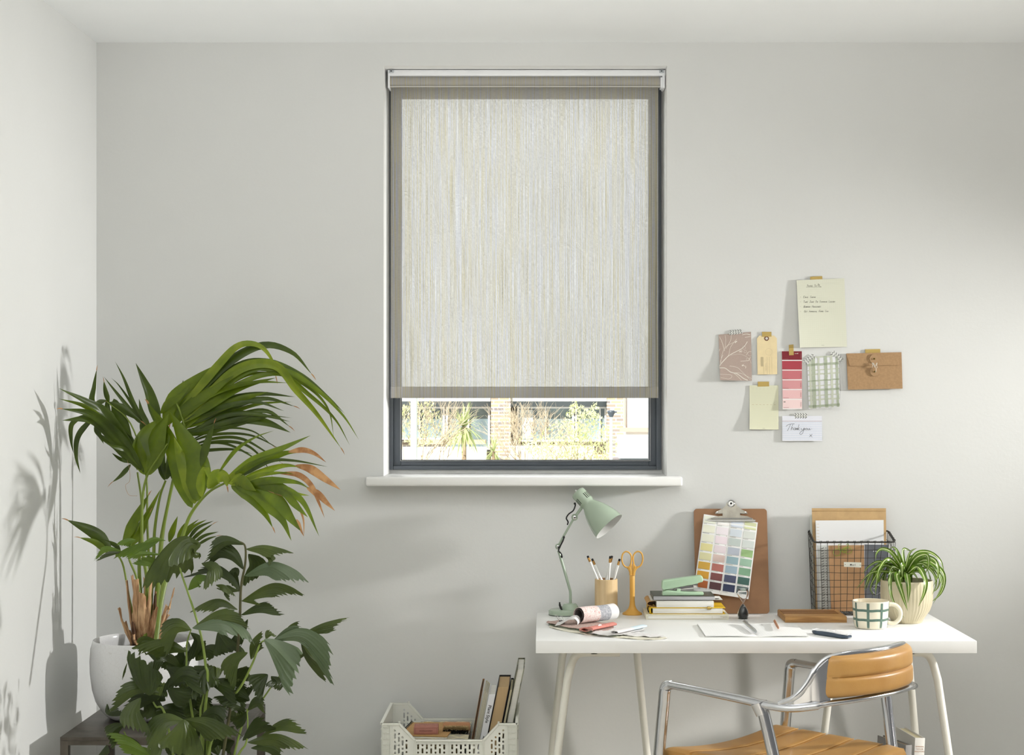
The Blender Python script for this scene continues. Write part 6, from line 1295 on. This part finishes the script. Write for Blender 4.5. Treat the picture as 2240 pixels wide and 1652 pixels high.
for k in range(16): b.tube([nbM @ Vector((-.066+.004*math.cos(a), -.085+.012*k, .004+.006*math.sin(a))) for a in [2*PI*i/10 for i in range(10)]], .0008, M_BLK, seg=5, closed=True)
b.build('spiral', t)
M_PINK = mat('dusty_pink_card', (176, 120, 106), rough=.7, noise_amt=.04, noise_scale=60); M_PINKD = mat('pink_box_print', (96, 52, 48), rough=.7)
sbx = P(932, 0, 4.86).x; bxM = Matrix.Translation((sbx, 4.87, .4195)) @ Matrix.Rotation(.03, 4, 'Z')
t = thing('soap_box', 'dusty pink printed carton lying on the kraft notebook in the crate', 'box', (sbx, 4.87, .4195))
MB().box((-.0355, -.028, 0), (.0355, .028, .0215), M_PINK, bev=.0012, M=bxM).build('carton', t)
b = MB(); fr = lambda x0, x1, y0, y1, w, M: [b.quad((x, y, 0), (X, y, 0), (X, Y, 0), (x, Y, 0), M_PINKD, M) for x, X, y, Y in ((x0, x1, y0, y0+w), (x0, x1, y1-w, y1), (x0, x0+w, y0, y1), (x1-w, x1, y0, y1))]
Mf = bxM @ frame((0, -.0283, .0107), (1, 0, 0), (0, 0, 1)); fr(-.0315, .0315, -.0078, .0078, .0005, Mf)
b.text('ABSENTHOOD', .0058, M_PINKD, Mf @ Matrix.Rotation(PI, 4, 'Z') @ Matrix.Translation((.0, 0, .0002)))
Mt = bxM @ frame((0, 0, .0218), (1, 0, 0), (0, 1, 0)); fr(-.032, .032, -.0245, .0245, .0005, Mt); b.text('TAPER CLIP', .0085, M_PINKD, Mt @ Matrix.Translation((0, .012, .0002)))
b.strokes([[(-.008, 0), (0, -.012), (.008, 0), (0, -.004), (-.008, 0)], [(-.026, -.006), (-.019, -.012), (-.014, -.006), (-.020, -.003)], [(.026, -.006), (.019, -.012), (.014, -.006), (.020, -.003)]], .0006, M_PINKD, Mt @ Matrix.Translation((0, 0, .0002))); b.build('print', t, smooth=0)
M_BEECH = mat('beech_brush', (196, 148, 112), rough=.55, noise_amt=.06, noise_scale=40, stretch=(1, 6, 6)); M_BR1 = mat('cream_bristle', (220, 196, 148), rough=.9); M_BR2 = mat('black_bristle', (40, 36, 34), rough=.9)
brx = P(998, 0, 4.90).x; t = thing('nail_brush', 'wooden scrubbing brush with cream and black bristles lying in the crate', 'brush', (brx, 4.90, .4116))
Bm_ = Matrix.Translation((brx, 4.905, .4116)) @ Matrix.Rotation(-.03, 4, 'Z')
b = MB(); v, f = panel_geo(rrect(-.040, -.0125, .040, .0125, .006, 5), [], .012); b.add(v, f, M_BEECH, Bm_ @ frame((0, .012, .0165), (1, 0, 0), (0, 0, 1))); b.build('handle', t)
rnd = random.Random(9)
for mt, z0_, z1_, nm, n in ((M_BR1, .0115, .022, 'bristles', 520), (M_BR2, .0015, .0115, 'dark_bristles', 460)):
    b = MB()
    for k in range(n):
        x, z = rnd.uniform(-.036, .036), rnd.uniform(z0_+.001, z1_-.001); y1 = -.019+rnd.uniform(-.004, .004)
        b.tube([(x, .007, z), (x+rnd.uniform(-.001, .001), -.006, z+rnd.uniform(-.001, .001)), (x+rnd.uniform(-.003, .003), y1, z+rnd.uniform(-.003, .003))], .0006, mt, seg=3, caps=False, M=Bm_)
    o = b.build(nm, t); o['kind'] = 'stuff'
# leaning books: (front top-left px, width, lean) boards and page block
def lean_book(name, label, xb, xt, w, y0, y1, zt, cov, page, spine=None, thk=.0022, cat='book', zb=None, title=None, pm=0.0):
    zb = zb or zfl+.001
    t = thing(name, label, cat, (xb+w/2, (y0+y1)/2, zb), group='books leaning in the crate')
    def hx(mb, a, c, ya, yb, za, zt_, m): # a..c offset across thickness
        f = lambda z: xb+(xt-xb)*(z-zb)/(zt-zb)
        mb.hexa([(f(za)+a, ya, za), (f(za)+c, ya, za), (f(za)+c, yb, za), (f(za)+a, yb, za), (f(zt_)+a, ya, zt_), (f(zt_)+c, ya, zt_), (f(zt_)+c, yb, zt_), (f(zt_)+a, yb, zt_)], m, bev=.0004, seg=1)
    b = MB(); hx(b, 0, thk, y0, y1, zb, zt, cov); hx(b, w-thk, w, y0, y1, zb, zt, cov)
    if spine == 'front': hx(b, 0, w, y0-.001, y0+thk, zb, zt, cov)
    if spine == 'back': hx(b, 0, w, y1-thk, y1+.001, zb, zt, cov)
    b.build('cover', t)
    b = MB(); hx(b, thk, w-thk, y0+(thk if spine == 'front' else .004), y1-(thk if spine == 'back' else .004), zb, zt-.004+pm, page); b.build('pages', t)
    if title:
        f = lambda z: xb+(xt-xb)*(z-zb)/(zt-zb); dn = Vector((f(zb)-f(zt), 0, zb-zt)).normalized()
        b = MB(); 
        for tx, sz, zc in title: b.text(tx, sz, M_INK, frame((f(zc)+w/2, y0-.0016, zc), dn, Vector((0, 0, 1)).cross(Vector((0, 0, 0))) if False else (1, 0, 0)), bold=.012)
        b.build('spine_title', t, smooth=0)
    return t
fx = lambda px, Y: P(px, 0, Y).x; fz = lambda py, Y: P(0, py, Y).z
M_BRN = mat('brown_folder', (146, 104, 66), rough=.7); M_FILE = mat('cream_file', (222, 214, 180), rough=.7); M_BEIGE = mat('beige_page_edge', (196, 168, 126), rough=.8, noise_amt=.04, noise_scale=500, stretch=(3, .05, .05)); M_WHC = mat('white_jacket', (232, 233, 235), rough=.4)
M_PAT = mat('patterned_jacket', (150, 150, 120), rough=.5, col2=(50, 52, 46), noise_scale=45); M_ALM = mat('page_cream', (226, 216, 180), rough=.8)
Yf = 4.875
def lb(name, label, xb, slope, w, y0, y1, zt, *r, **k): return lean_book(name, label, xb, xb+slope*(zt-zfl-.001), w, y0, y1, zt, *r, **k)
lb('folder', 'dark brown card folder leaning at the left of the crate books', -.2400, .178, .006, Yf, 5.04, fz(1506, Yf), M_BRN, M_BLACKB, 'back', .0016, 'folder')
for i in range(3):
    lb('folder', ('cream paper folder beside the brown folder in the crate', 'cream paper folder in the middle of the cream folders in the crate', 'cream paper folder touching the white titled book in the crate')[i], -.2335+.0047*i, .195, .0040, Yf+.003, 5.04, fz(1510+3*i, Yf), M_FILE, M_PAGE, 'back', .0008, 'folder')
lb('book', 'white spined book titled Plant Style leaning in the crate', -.2190, .200, .0190, 4.868, 5.05, fz(1519, 4.868), M_WHC, M_PAGE, 'front', .002, title=[('Plant Style', .0128, .474), ('Alana La', .006, .400)])
lb('book', 'thick book showing beige page edges next to the white titled book', -.1985, .200, .0355, 4.872, 5.06, fz(1500, 4.872), M_BLACKB, M_BEIGE, 'back', .002, pm=-.001)
lb('book', 'slim black edged book between the beige and the tall book', -.1612, .2005, .0088, 4.874, 5.06, fz(1507, 4.874), M_BLACKB, M_ALM, 'back', .0012)
lb('book', 'tallest white-paged book at the right of the crate', -.1516, .2005, .0212, 4.876, 5.07, fz(1462, 4.876), M_PAT, M_PAGE, 'back', .002)
# ================================================================ armchair
M_ALU = mat('polished_aluminium', (206, 207, 210), rough=.16, metal=1, noise_amt=.03, noise_scale=30); M_LEA = mat('tan_leather', (196, 150, 86), rough=.38, col2=(180, 132, 68), noise_scale=7, bump=.12, bump_scale=420, coat=.12); M_SEAM = mat('leather_seam', (136, 92, 40), rough=.6)
M_PIPE = mat('leather_piping', (206, 166, 108), rough=.3)
Cw = Vector((.641, 4.397, 0)); ua = Vector((.727, .687, 0)).normalized(); va = Vector((-.687, .727, 0)).normalized()
MC = Matrix((ua, va, Vector((0, 0, 1)))).transposed().to_4x4(); MC.translation = Cw
chair = thing('armchair', 'tan leather armchair with polished aluminium frame pulled up to the desk', 'chair', Cw)
zA = .650
for s in (-1, 1):
    U = lambda u: s*u
    fl = catmull([(U(.268), .262, .0), (U(.264), .215, .45), (U(.262), .198, zA-.045)], 4)+catmull([(U(.262), .196, zA-.022), (U(.262), .190, zA-.006), (U(.262), .172, zA)], 5)
    MB().tube([MC @ Vector(p) for p in fl], [.016]*(len(fl)-7)+[.0155, .015, .0145, .014, .0132, .0125, .012], M_ALU, seg=16, up=ua, flat=.9).build('front_leg', chair)
    rl = [(U(.262), -.120, zA-.007), (U(.258), -.130, zA-.035), (U(.252), -.142, zA-.08), (U(.195), -.262, 0)]
    MB().tube([MC @ Vector(p) for p in [rl[0]]+catmull(rl[1:], 5)], [.023, .019]+[.0168]*10, M_ALU, seg=16, up=va, flat=.85).build('rear_leg', chair)
# arm rail, one bent bar running round the back under the pad
half = [(-.262, .172, zA), (-.262, .05, zA-.003), (-.261, -.08, zA-.007), (-.257, -.15, zA-.011), (-.243, -.203, zA-.012), (-.215, -.243, zA-.006), (-.17, -.272, zA+.0), (-.09, -.296, zA+.003), (0, -.303, zA+.004)]
path = catmull(half+[(-x, y, z) for x, y, z in half[:-1]][::-1], 6)
MB().tube([MC @ p for p in path], [.0155 if abs(p.x) > .2 else .0105 for p in path], M_ALU, seg=16, up=(0, 0, 1), flat=.66).build('arm_rail', chair)
up_ = [(-.252, -.178, zA-.006), (-.236, -.212, zA+.012), (-.213, -.232, zA+.045), (-.192, -.243, zA+.082), (-.165, -.256, zA+.106), (-.12, -.275, zA+.114), (-.05, -.291, zA+.116), (0, -.294, zA+.116)]
path2 = catmull(up_+[(-x, y, z) for x, y, z in up_[:-1]][::-1], 6)
b = MB(); b.tube([MC @ p for p in path2], [.0085 if p.z > zA+.08 else .0115 for p in path2], M_ALU, seg=14, up=va, flat=.75)
# filled web where the rail sweeps up into the back
sw = [Vector(p) for p in up_[:5]]
for s in (-1, 1):
    rows = []
    for i in range(15):
        f = i/14*4; k = min(3, int(f)); p = sw[k].lerp(sw[k+1], f-k); u = p.x
        vv = -.300+.050*(abs(u)/.19)**2 if abs(u) < .2 else p.y-.001
        rows.append([Vector((s*abs(u), vv*(1-q_/5)+p.y*(q_/5), (zA-.004)*(1-q_/5)+p.z*(q_/5))) for q_ in range(6)])
    b.grid(rows, M_ALU, MC, thick=.008)
b.build('back_frame', chair)
# back pad: closed cushion following the curve, two horizontal channels
nu, nv = 40, 22; outer, inner = [], []
def padpt(a, e, side):
    # a -1..1 along, e 0..1 up
    wlow, whigh = .186, .168; hw = (wlow+(whigh-wlow)*e)*(1-.055*abs(2*e-1)**7); u = a*hw
    v = -.302+.052*(abs(u)/.19)**2*.98
    r_ = max(0, 1-abs(a)**10)**.5*max(0, 1-abs(2*e-1)**8)**.5
    z = zA+.010+(.104)*e; z += 0
    ch = 1-.30*math.exp(-((e-.5)/.035)**2)
    return Vector((u, v+.006*(1 if side > 0 else -1)*0+(-.024*r_*ch if side < 0 else .012*r_), z))
b = MB()
b.grid([[padpt(-1+2*i/nu, j/nv, -1) for i in range(nu+1)] for j in range(nv+1)], M_LEA, MC)
b.grid([[padpt(-1+2*i/nu, j/nv, 1) for i in range(nu+1)][::-1] for j in range(nv+1)], M_LEA, MC)
bp_ = b.build('back_pad', chair, smooth=80)
MB().tube([MC @ (padpt(-1+2*i/nu, .5, -1)+Vector((0, .0002, .0))) for i in range(1, nu)], .0007, M_SEAM, seg=6).build('seam', bp_)
# seat
def seatpt(a, e):
    u = a*.236; v = -.205+.445*e
    z = .448+.022*(u/.236)**2+.010*max(0, (e-.75)/.25)**2*0
    edge = max(0, 1-abs(a)**12)*max(0, 1-abs(2*e-1)**14)
    z += .012*edge**.5
    for sv in (.135, .040, -.054, -.148): z -= .0045*math.exp(-((v-sv)/.008)**2)
    f = max(0, (e-.93)/.07); z -= .012*f*f
    return Vector((u, v, z))
NU, NV = 36, 72
top = [[seatpt(-1+2*i/NU, j/NV) for i in range(NU+1)] for j in range(NV+1)]
b = MB(); b.grid(top, M_LEA, MC)
bot = [[p+Vector((0, 0, -.040 if 0 < i < NU else -.032)) for i, p in enumerate(r_)] for r_ in top]; b.grid([r_[::-1] for r_ in bot], M_LEA, MC)
rim = lambda g: [g[0][i] for i in range(NU+1)]+[g[j][NU] for j in range(1, NV+1)]+[g[NV][i] for i in range(NU-1, -1, -1)]+[g[j][0] for j in range(NV-1, 0, -1)]
rt, rb = rim(top), rim(bot); cen = Vector((0, .02, 0)); rm_ = [(p+q_)/2+Vector(((p.x)*.022, (p.y-.02)*.022, 0)) for p, q_ in zip(rt, rb)]
b.grid([rb, rm_, rt], M_LEA, MC, closed=True)
so = b.build('seat', chair, smooth=60)
for sv in (.135, .040, -.054, -.148):
    e = (sv+.205)/.445; MB().tube([MC @ (seatpt(-.97+1.94*i/30, e)+Vector((0, .0045, .0032))) for i in range(31)], .0011, M_PIPE, seg=6).build('seam', so)
b = MB()
for v in (-.15, .19): b.tube([MC @ Vector((-.255, v, .425)), MC @ Vector((.255, v, .425))], .010, M_ALU, seg=12)
for u in (-.215, .215): b.tube([MC @ Vector((u, -.15, .425)), MC @ Vector((u, .19, .425))], .009, M_ALU, seg=12)
b.build('seat_frame', chair)

# ================================================================ two books under the desk on a low box
M_GREYB = mat('grey_book_cloth', (140, 138, 136), rough=.6); M_WB = mat('white_book_jacket', (226, 224, 218), rough=.45); M_COPT = mat('copper_foil', (196, 150, 120), rough=.4, metal=.4)
sb = thing('storage_box', 'low white box on the floor under the desk carrying two books', 'box', (1.06, 4.85, 0))
MB().box((.93, 4.71, 0), (1.19, 4.985, .19), M_TRIM, bev=.003).build('body', sb); MB().box((.927, 4.707, .19), (1.193, 4.988, .205), M_TRIM, bev=.002).build('lid', sb)
def turned_book(name, label, o, yaw, w, d, h, cov, title, tilt):
    M = Matrix.Translation(o) @ Matrix.Rotation(yaw, 4, 'Z') @ Matrix.Rotation(tilt, 4, 'Y')
    t = thing(name, label, 'book', o)
    b = MB(); b.box((0, 0, 0), (.0025, d, h), cov, .0006, M=M); b.box((w-.0025, 0, 0), (w, d, h), cov, .0006, M=M); b.box((0, -.001, 0), (w, .0025, h), cov, .0008, M=M); b.build('cover', t)
    b = MB(); b.box((.0025, .0025, .003), (w-.0025, d-.005, h-.004), M_ALM if cov is M_WB else M_BEIGE, M=M); b.build('pages', t)
    b = MB()
    for tx, sz, z, side in title:
        if side == 'spine': b.text(tx, sz, M_COPT, M @ frame((w/2, -.0014, z), (1, 0, 0), (0, 0, 1)))
        else:
            x = .01
            for k in range(26): l = rnd.uniform(.001, .004); b.quad(*[M @ Vector((-.0004, d-(x+q*l), z+e*.0016)) for q, e in ((0, 0), (1, 0), (1, 1), (0, 1))], M_PRINT); x += l+.0008
    b.build('title', t, smooth=0)
ybk = 4.835
turned_book('book', 'white hardback with copper spine lettering leaning under the right end of the desk', (P(2003, 0, ybk).x-.012, ybk, .206), .13, .0305, .165, .2055, M_WB, [('BARBARA', .0058, .180, 'spine'), ('TAYLOR', .0058, .1728, 'spine'), ('BRADFORD', .0058, .1656, 'spine')], .05)
turned_book('book', 'grey hardback under the desk beside the white one', (P(1983, 0, 4.81).x-.012, 4.805, .206), .36, .0215, .150, .190, M_GREYB, [('x', .006, .150, 'side'), ('x', .006, .143, 'side'), ('x', .006, .126, 'side')], .05)

# ================================================================ heap of fabric samples on the desk
def D2(x, y, z=ZD): return on_plane(1190+x/7.7241, 1310+y/7.7241, z)
M_COT = mat('white_sample_cloth', (226, 224, 222), rough=.95, bump=.2, bump_scale=700); M_SAL = mat('salmon_cloth', (206, 134, 122), rough=.95, bump=.2, bump_scale=700, noise_amt=.05, noise_scale=90); M_SALP = mat('salmon_print_back', (176, 146, 138), rough=.95, col2=(196, 176, 166), noise_scale=160)
M_BLUE = mat('pale_blue_cloth', (206, 222, 228), rough=.95, bump=.2, bump_scale=700); M_CRM = mat('cream_sample_cloth', (218, 214, 196), rough=.95, bump=.15, bump_scale=700); M_CHAR = mat('charcoal_lining', (92, 86, 84), rough=.95)
def hatch(name, c1, c2, sc):
    m = bpy.data.materials.new(name); m.use_nodes = True; nt = m.node_tree; b_ = nt.nodes['Principled BSDF']; N = nt.nodes.new; L = nt.links.new
    tc = N('ShaderNodeTexCoord'); a = N('ShaderNodeTexBrick'); a.inputs['Scale'].default_value = 1; a.inputs['Brick Width'].default_value = .0052; a.inputs['Row Height'].default_value = .0030; a.inputs['Mortar Size'].default_value = .0006
    a.inputs['Color1'].default_value = srgb(c1); a.inputs['Color2'].default_value = srgb(c2); a.inputs['Mortar'].default_value = srgb((230, 226, 222))
    n = N('ShaderNodeTexNoise'); n.inputs['Scale'].default_value = 120; mx = N('ShaderNodeMixRGB'); mx.inputs[0].default_value = .02; L(tc.outputs['Object'], n.inputs['Vector']); L(tc.outputs['Object'], mx.inputs[1]); L(n.outputs['Color'], mx.inputs[2])
    mp = N('ShaderNodeMapping'); mp.inputs['Rotation'].default_value = sc; L(mx.outputs[0], mp.inputs[0]); L(mp.outputs[0], a.inputs['Vector']); L(a.outputs['Color'], b_.inputs['Base Color']); b_.inputs['Roughness'].default_value = .95; return m
M_HAT = hatch('red_hatch_print', (202, 150, 142), (226, 204, 198), (.9, 0, .2)); M_GSC = mat('grey_scale_print', (186, 186, 190), rough=.95, col2=(150, 152, 158), noise_scale=180)
# flat layers
def layer(name, label, pts, z, mt, th=.0012, wob=.0012, cat='fabric sample', grp='fabric samples heaped on the desk'):
    q = [D2(x, y, z) for x, y in pts]; c = sum(q, Vector())/len(q); b = MB(); rings = []
    for f in (1.0, .66, .33):
        rings.append([c.lerp(p, f)+Vector((0, 0, wob*math.sin(i*2.3+f*5))) for i, p in enumerate(catmull(q, 4, closed=True))])
    b.grid(rings[::-1], mt, closed=True); n = len(rings[0]); b.add(rings[2], [tuple(range(n))], mt)
    low = [Vector((p.x, p.y, p.z-th)) for p in rings[0]]; b.grid([rings[0], low][::-1], mt, closed=True)
    for i in range(0, n, 2):
        p = rings[0][i]; d_ = (p-c).normalized(); b.tube([p, p+d_*.003+Vector((rnd.uniform(-.002, .002), 0, -.0004)), p+d_*.007+Vector((rnd.uniform(-.004, .004), rnd.uniform(-.002, .002), -.0012))], .00022, M_COT, seg=3, caps=False)
    return tag(b.build('fabric_sample', origin=c, smooth=50), label, cat, grp)
layer('f', 'cream fabric sample lowest in the heap at the left end of the desk', [(90, 470), (600, 585), (1230, 650), (1750, 690), (2080, 655), (1650, 590), (1000, 520), (400, 400)], ZD+.0022, M_CRM)
layer('f', 'white fabric scrap with dark print at the right tip of the heap', [(1280, 600), (1700, 635), (2010, 640), (1900, 600), (1500, 560)], ZD+.0050, M_COT, wob=.002)
layer('f', 'green-edged fabric sample under the salmon one in the heap', [(80, 430), (520, 520), (900, 600), (1215, 625), (1300, 560), (700, 470), (250, 380)], ZD+.0048, mat('sage_cloth', (132, 140, 118), rough=.95))
layer('f', 'white fabric sample under the pale blue roll', [(800, 575), (1190, 612), (1650, 520), (1600, 470), (1050, 520)], ZD+.0076, M_COT)
layer('f', 'salmon printed fabric sample lying under the rolled print', [(55, 400), (560, 505), (1000, 545), (1180, 480), (1000, 400), (500, 360), (180, 370)], ZD+.0078, M_SALP)
def roll(name, label, a, c, r, mts, vs_=.93, hs_=1.0):
    """rolled cloth: tube shell with colour bands along its length"""
    t = thing(name, label, 'fabric sample', (a+c)/2, group='fabric samples heaped on the desk'); ax_ = (c-a); L_ = ax_.length; M = axisM(a, ax_, (0, 0, 1))
    for nm, mt, t0, t1 in mts:
        b = MB(); rows = []
        for i in range(9):
            z = L_*(t0+(t1-t0)*i/8); rows.append([(r*(1+.03*math.sin(3*k/40*2*PI+z*60))*math.cos(2*PI*k/40)*vs_, hs_*r*(1+.03*math.sin(2*k/40*2*PI+z*40))*math.sin(2*PI*k/40), z) for k in range(40)])
        b.grid(rows[::-1] if False else rows, mt, M, closed=True, thick=.0012); b.build(nm, t, smooth=60)
    return t, M, L_
R1 = .0245; a1 = Vector((.100, 4.792, ZD+.0085+R1)); c1 = Vector((.204, 4.878, ZD+.0085+R1))
t, M1, L1 = roll('fabric_roll', 'rolled white fabric with red hatching and grey scales on top of the heap', a1, c1, R1, [('hatched_band', M_HAT, 0, .48), ('scale_band', M_GSC, .48, .78), ('plain_band', M_COT, .78, 1.0)])
b = MB(); sp = []
for k in range(60):
    a = 1.2+k/59*2*PI*1.35; rr_ = (R1-.0022)*(1-.38*k/59); sp.append((rr_*math.cos(a), rr_*math.sin(a)))
b.grid([[(x, y, z) for x, y in sp] for z in (.001, .02, .05)], M_CHAR, M1, thick=.0011); b.build('inner_turns', t, smooth=60)
b = MB(); b.add([(R1*.96*math.cos(q)+0, R1*.96*math.sin(q), L1*.86) for q in (0,)]+[], [], M_CHAR, M1)
dv = M1.to_3x3() @ Vector((0, 0, 1)); pc_ = a1+dv*L1*.9
for ang in (-.2,):
    o_ = pc_+Vector((R1*.0, -R1*1.03, R1*.15)); b.add([o_+dv*x*.004+Vector((0, 0, z*.007)) for x, z in ((0, 1.1), (.45, .3), (.6, -.3), (.35, -.9), (0, -1.1), (-.35, -.9), (-.6, -.3), (-.45, .3))], [tuple(range(8))], mat('leaf_print_grey', (110, 110, 112), rough=.9))
b.build('leaf_print', t)
b = MB(); cen_ = [D2(210, 430, ZD+.010), D2(300, 380, ZD+.014), D2(420, 300, ZD+.026), D2(520, 300, ZD+.030), D2(575, 350, ZD+.024), D2(590, 430, ZD+.013)]; pts = catmull([Vector((p.x, 4.775-.0*i, p.z)) for i, p in enumerate(cen_)], 6)
b.grid([[p+Vector((-.004, -.012, -.004)), p, p+Vector((.004, .012, .003))] for p in pts], M_COT, thick=.0011); b.build('loose_end', t, smooth=60)
R2 = .0085; a2, c2 = D2(690, 555, ZD+.010), D2(1170, 455, ZD+.010); a2.z = c2.z = ZD+.0096+R2*.62
t, M2, L2 = roll('fabric_roll', 'small salmon pink fabric fold with a white patch in front of the printed roll', a2, c2, R2, [('fold', M_SAL, 0, 1)], .62, 1.5)
dv = M2.to_3x3() @ Vector((0, 0, 1)); o_ = a2+dv*L2*.52+Vector((0, -R2*.9, R2*.54)); nn_ = Vector((0, -.7, .7)); tt_ = dv; ss_ = nn_.cross(tt_)
b = MB(); b.add([o_+tt_*x*.010+ss_*y*.0045+nn_*.0012 for x, y in ((1, 0), (.7, .8), (-.1, .9), (-.6, .5), (-1, -.1), (-.7, -.8), (.2, -.8), (.8, -.5))], [tuple(range(8))], M_COT); b.build('white_patch', t)
b = MB(); pts = [D2(600, 520, ZD+.011), D2(680, 500, ZD+.016), D2(790, 500, ZD+.022), D2(830, 520, ZD+.024)]
b.grid([[p+Vector((0, -.004, -.003)), p+Vector((0, .01, .001))] for p in catmull(pts, 5)], M_SAL, thick=.001); b.grid([[p+Vector((.002, -.008, -.006)), p+Vector((0, .006, -.004))] for p in catmull(pts, 5)], M_SALP, thick=.001); b.build('open_edge', t, smooth=60)
R3 = .0075; a3, c3 = D2(1190, 590, ZD+.01), D2(1680, 480, ZD+.01); a3.z = c3.z = ZD+.0094+R3*.55
t, M3, L3 = roll('fabric_roll', 'pale blue and white fabric fold with a dashed stitch line, right part of the heap', a3, c3, R3, [('white_face', M_COT, .0, .55), ('blue_end', M_BLUE, .55, 1)], .55, 1.7)
b = MB(); dv = M3.to_3x3() @ Vector((0, 0, 1))
for k in range(16):
    o_ = a3+dv*L3*(.12+.05*k)+Vector((0, -R3*1.15, R3*.44)); b.tube([o_, o_+dv*.0022], .0004, M_INK2, seg=4)
b.build('stitch_line', t)
b = MB()
for k in range(26):
    e = (a3, c3)[k % 2]; o_ = e+Vector((0, rnd.uniform(-R3, R3), rnd.uniform(-R3, R3)*.8)); b.tube([o_, o_+Vector((rnd.uniform(-.003, .006), rnd.uniform(-.004, .002), rnd.uniform(-.002, .005)))], .00025, M_COT, seg=3, caps=False)
b.build('loose_threads', t)
bc = thing('binder_clip', 'small black binder clip with wire handles at the left tip of the fabric heap', 'clip', D2(280, 330, ZD+.012))
q = lambda x, y, z: D2(x, y+ (z-ZD)*0, ZD)+Vector((0, 0, z-ZD))
cp = Vector((D2(290, 345).x, 4.80, ZD+.012))
b = MB(); b.hexa([cp+Vector(v) for v in ((-.008, -.006, -.0025), (.008, -.006, -.0025), (.008, .006, -.0035), (-.008, .006, -.0035), (-.008, -.006, .0015), (.008, -.006, .0015), (.008, .006, .0045), (-.008, .006, .0045))], M_BLK, bev=.0006); b.build('jaw', bc)
for dz, dx_ in ((.020, -.014), (.017, -.002)):
    b = MB(); o_ = cp+Vector((.002 if dx_ > -.01 else -.002, .003, .004)); tip = o_+Vector((dx_, .004, dz-.006)); b.tube(catmull([o_+Vector((.004, 0, 0)), tip+Vector((.002, 0, 0)), tip+Vector((-.001, 0, .002)), tip+Vector((-.003, 0, 0)), o_+Vector((-.004, 0, 0))], 5), .0006, M_CHROME, seg=6); b.build('wire_handle', bc)
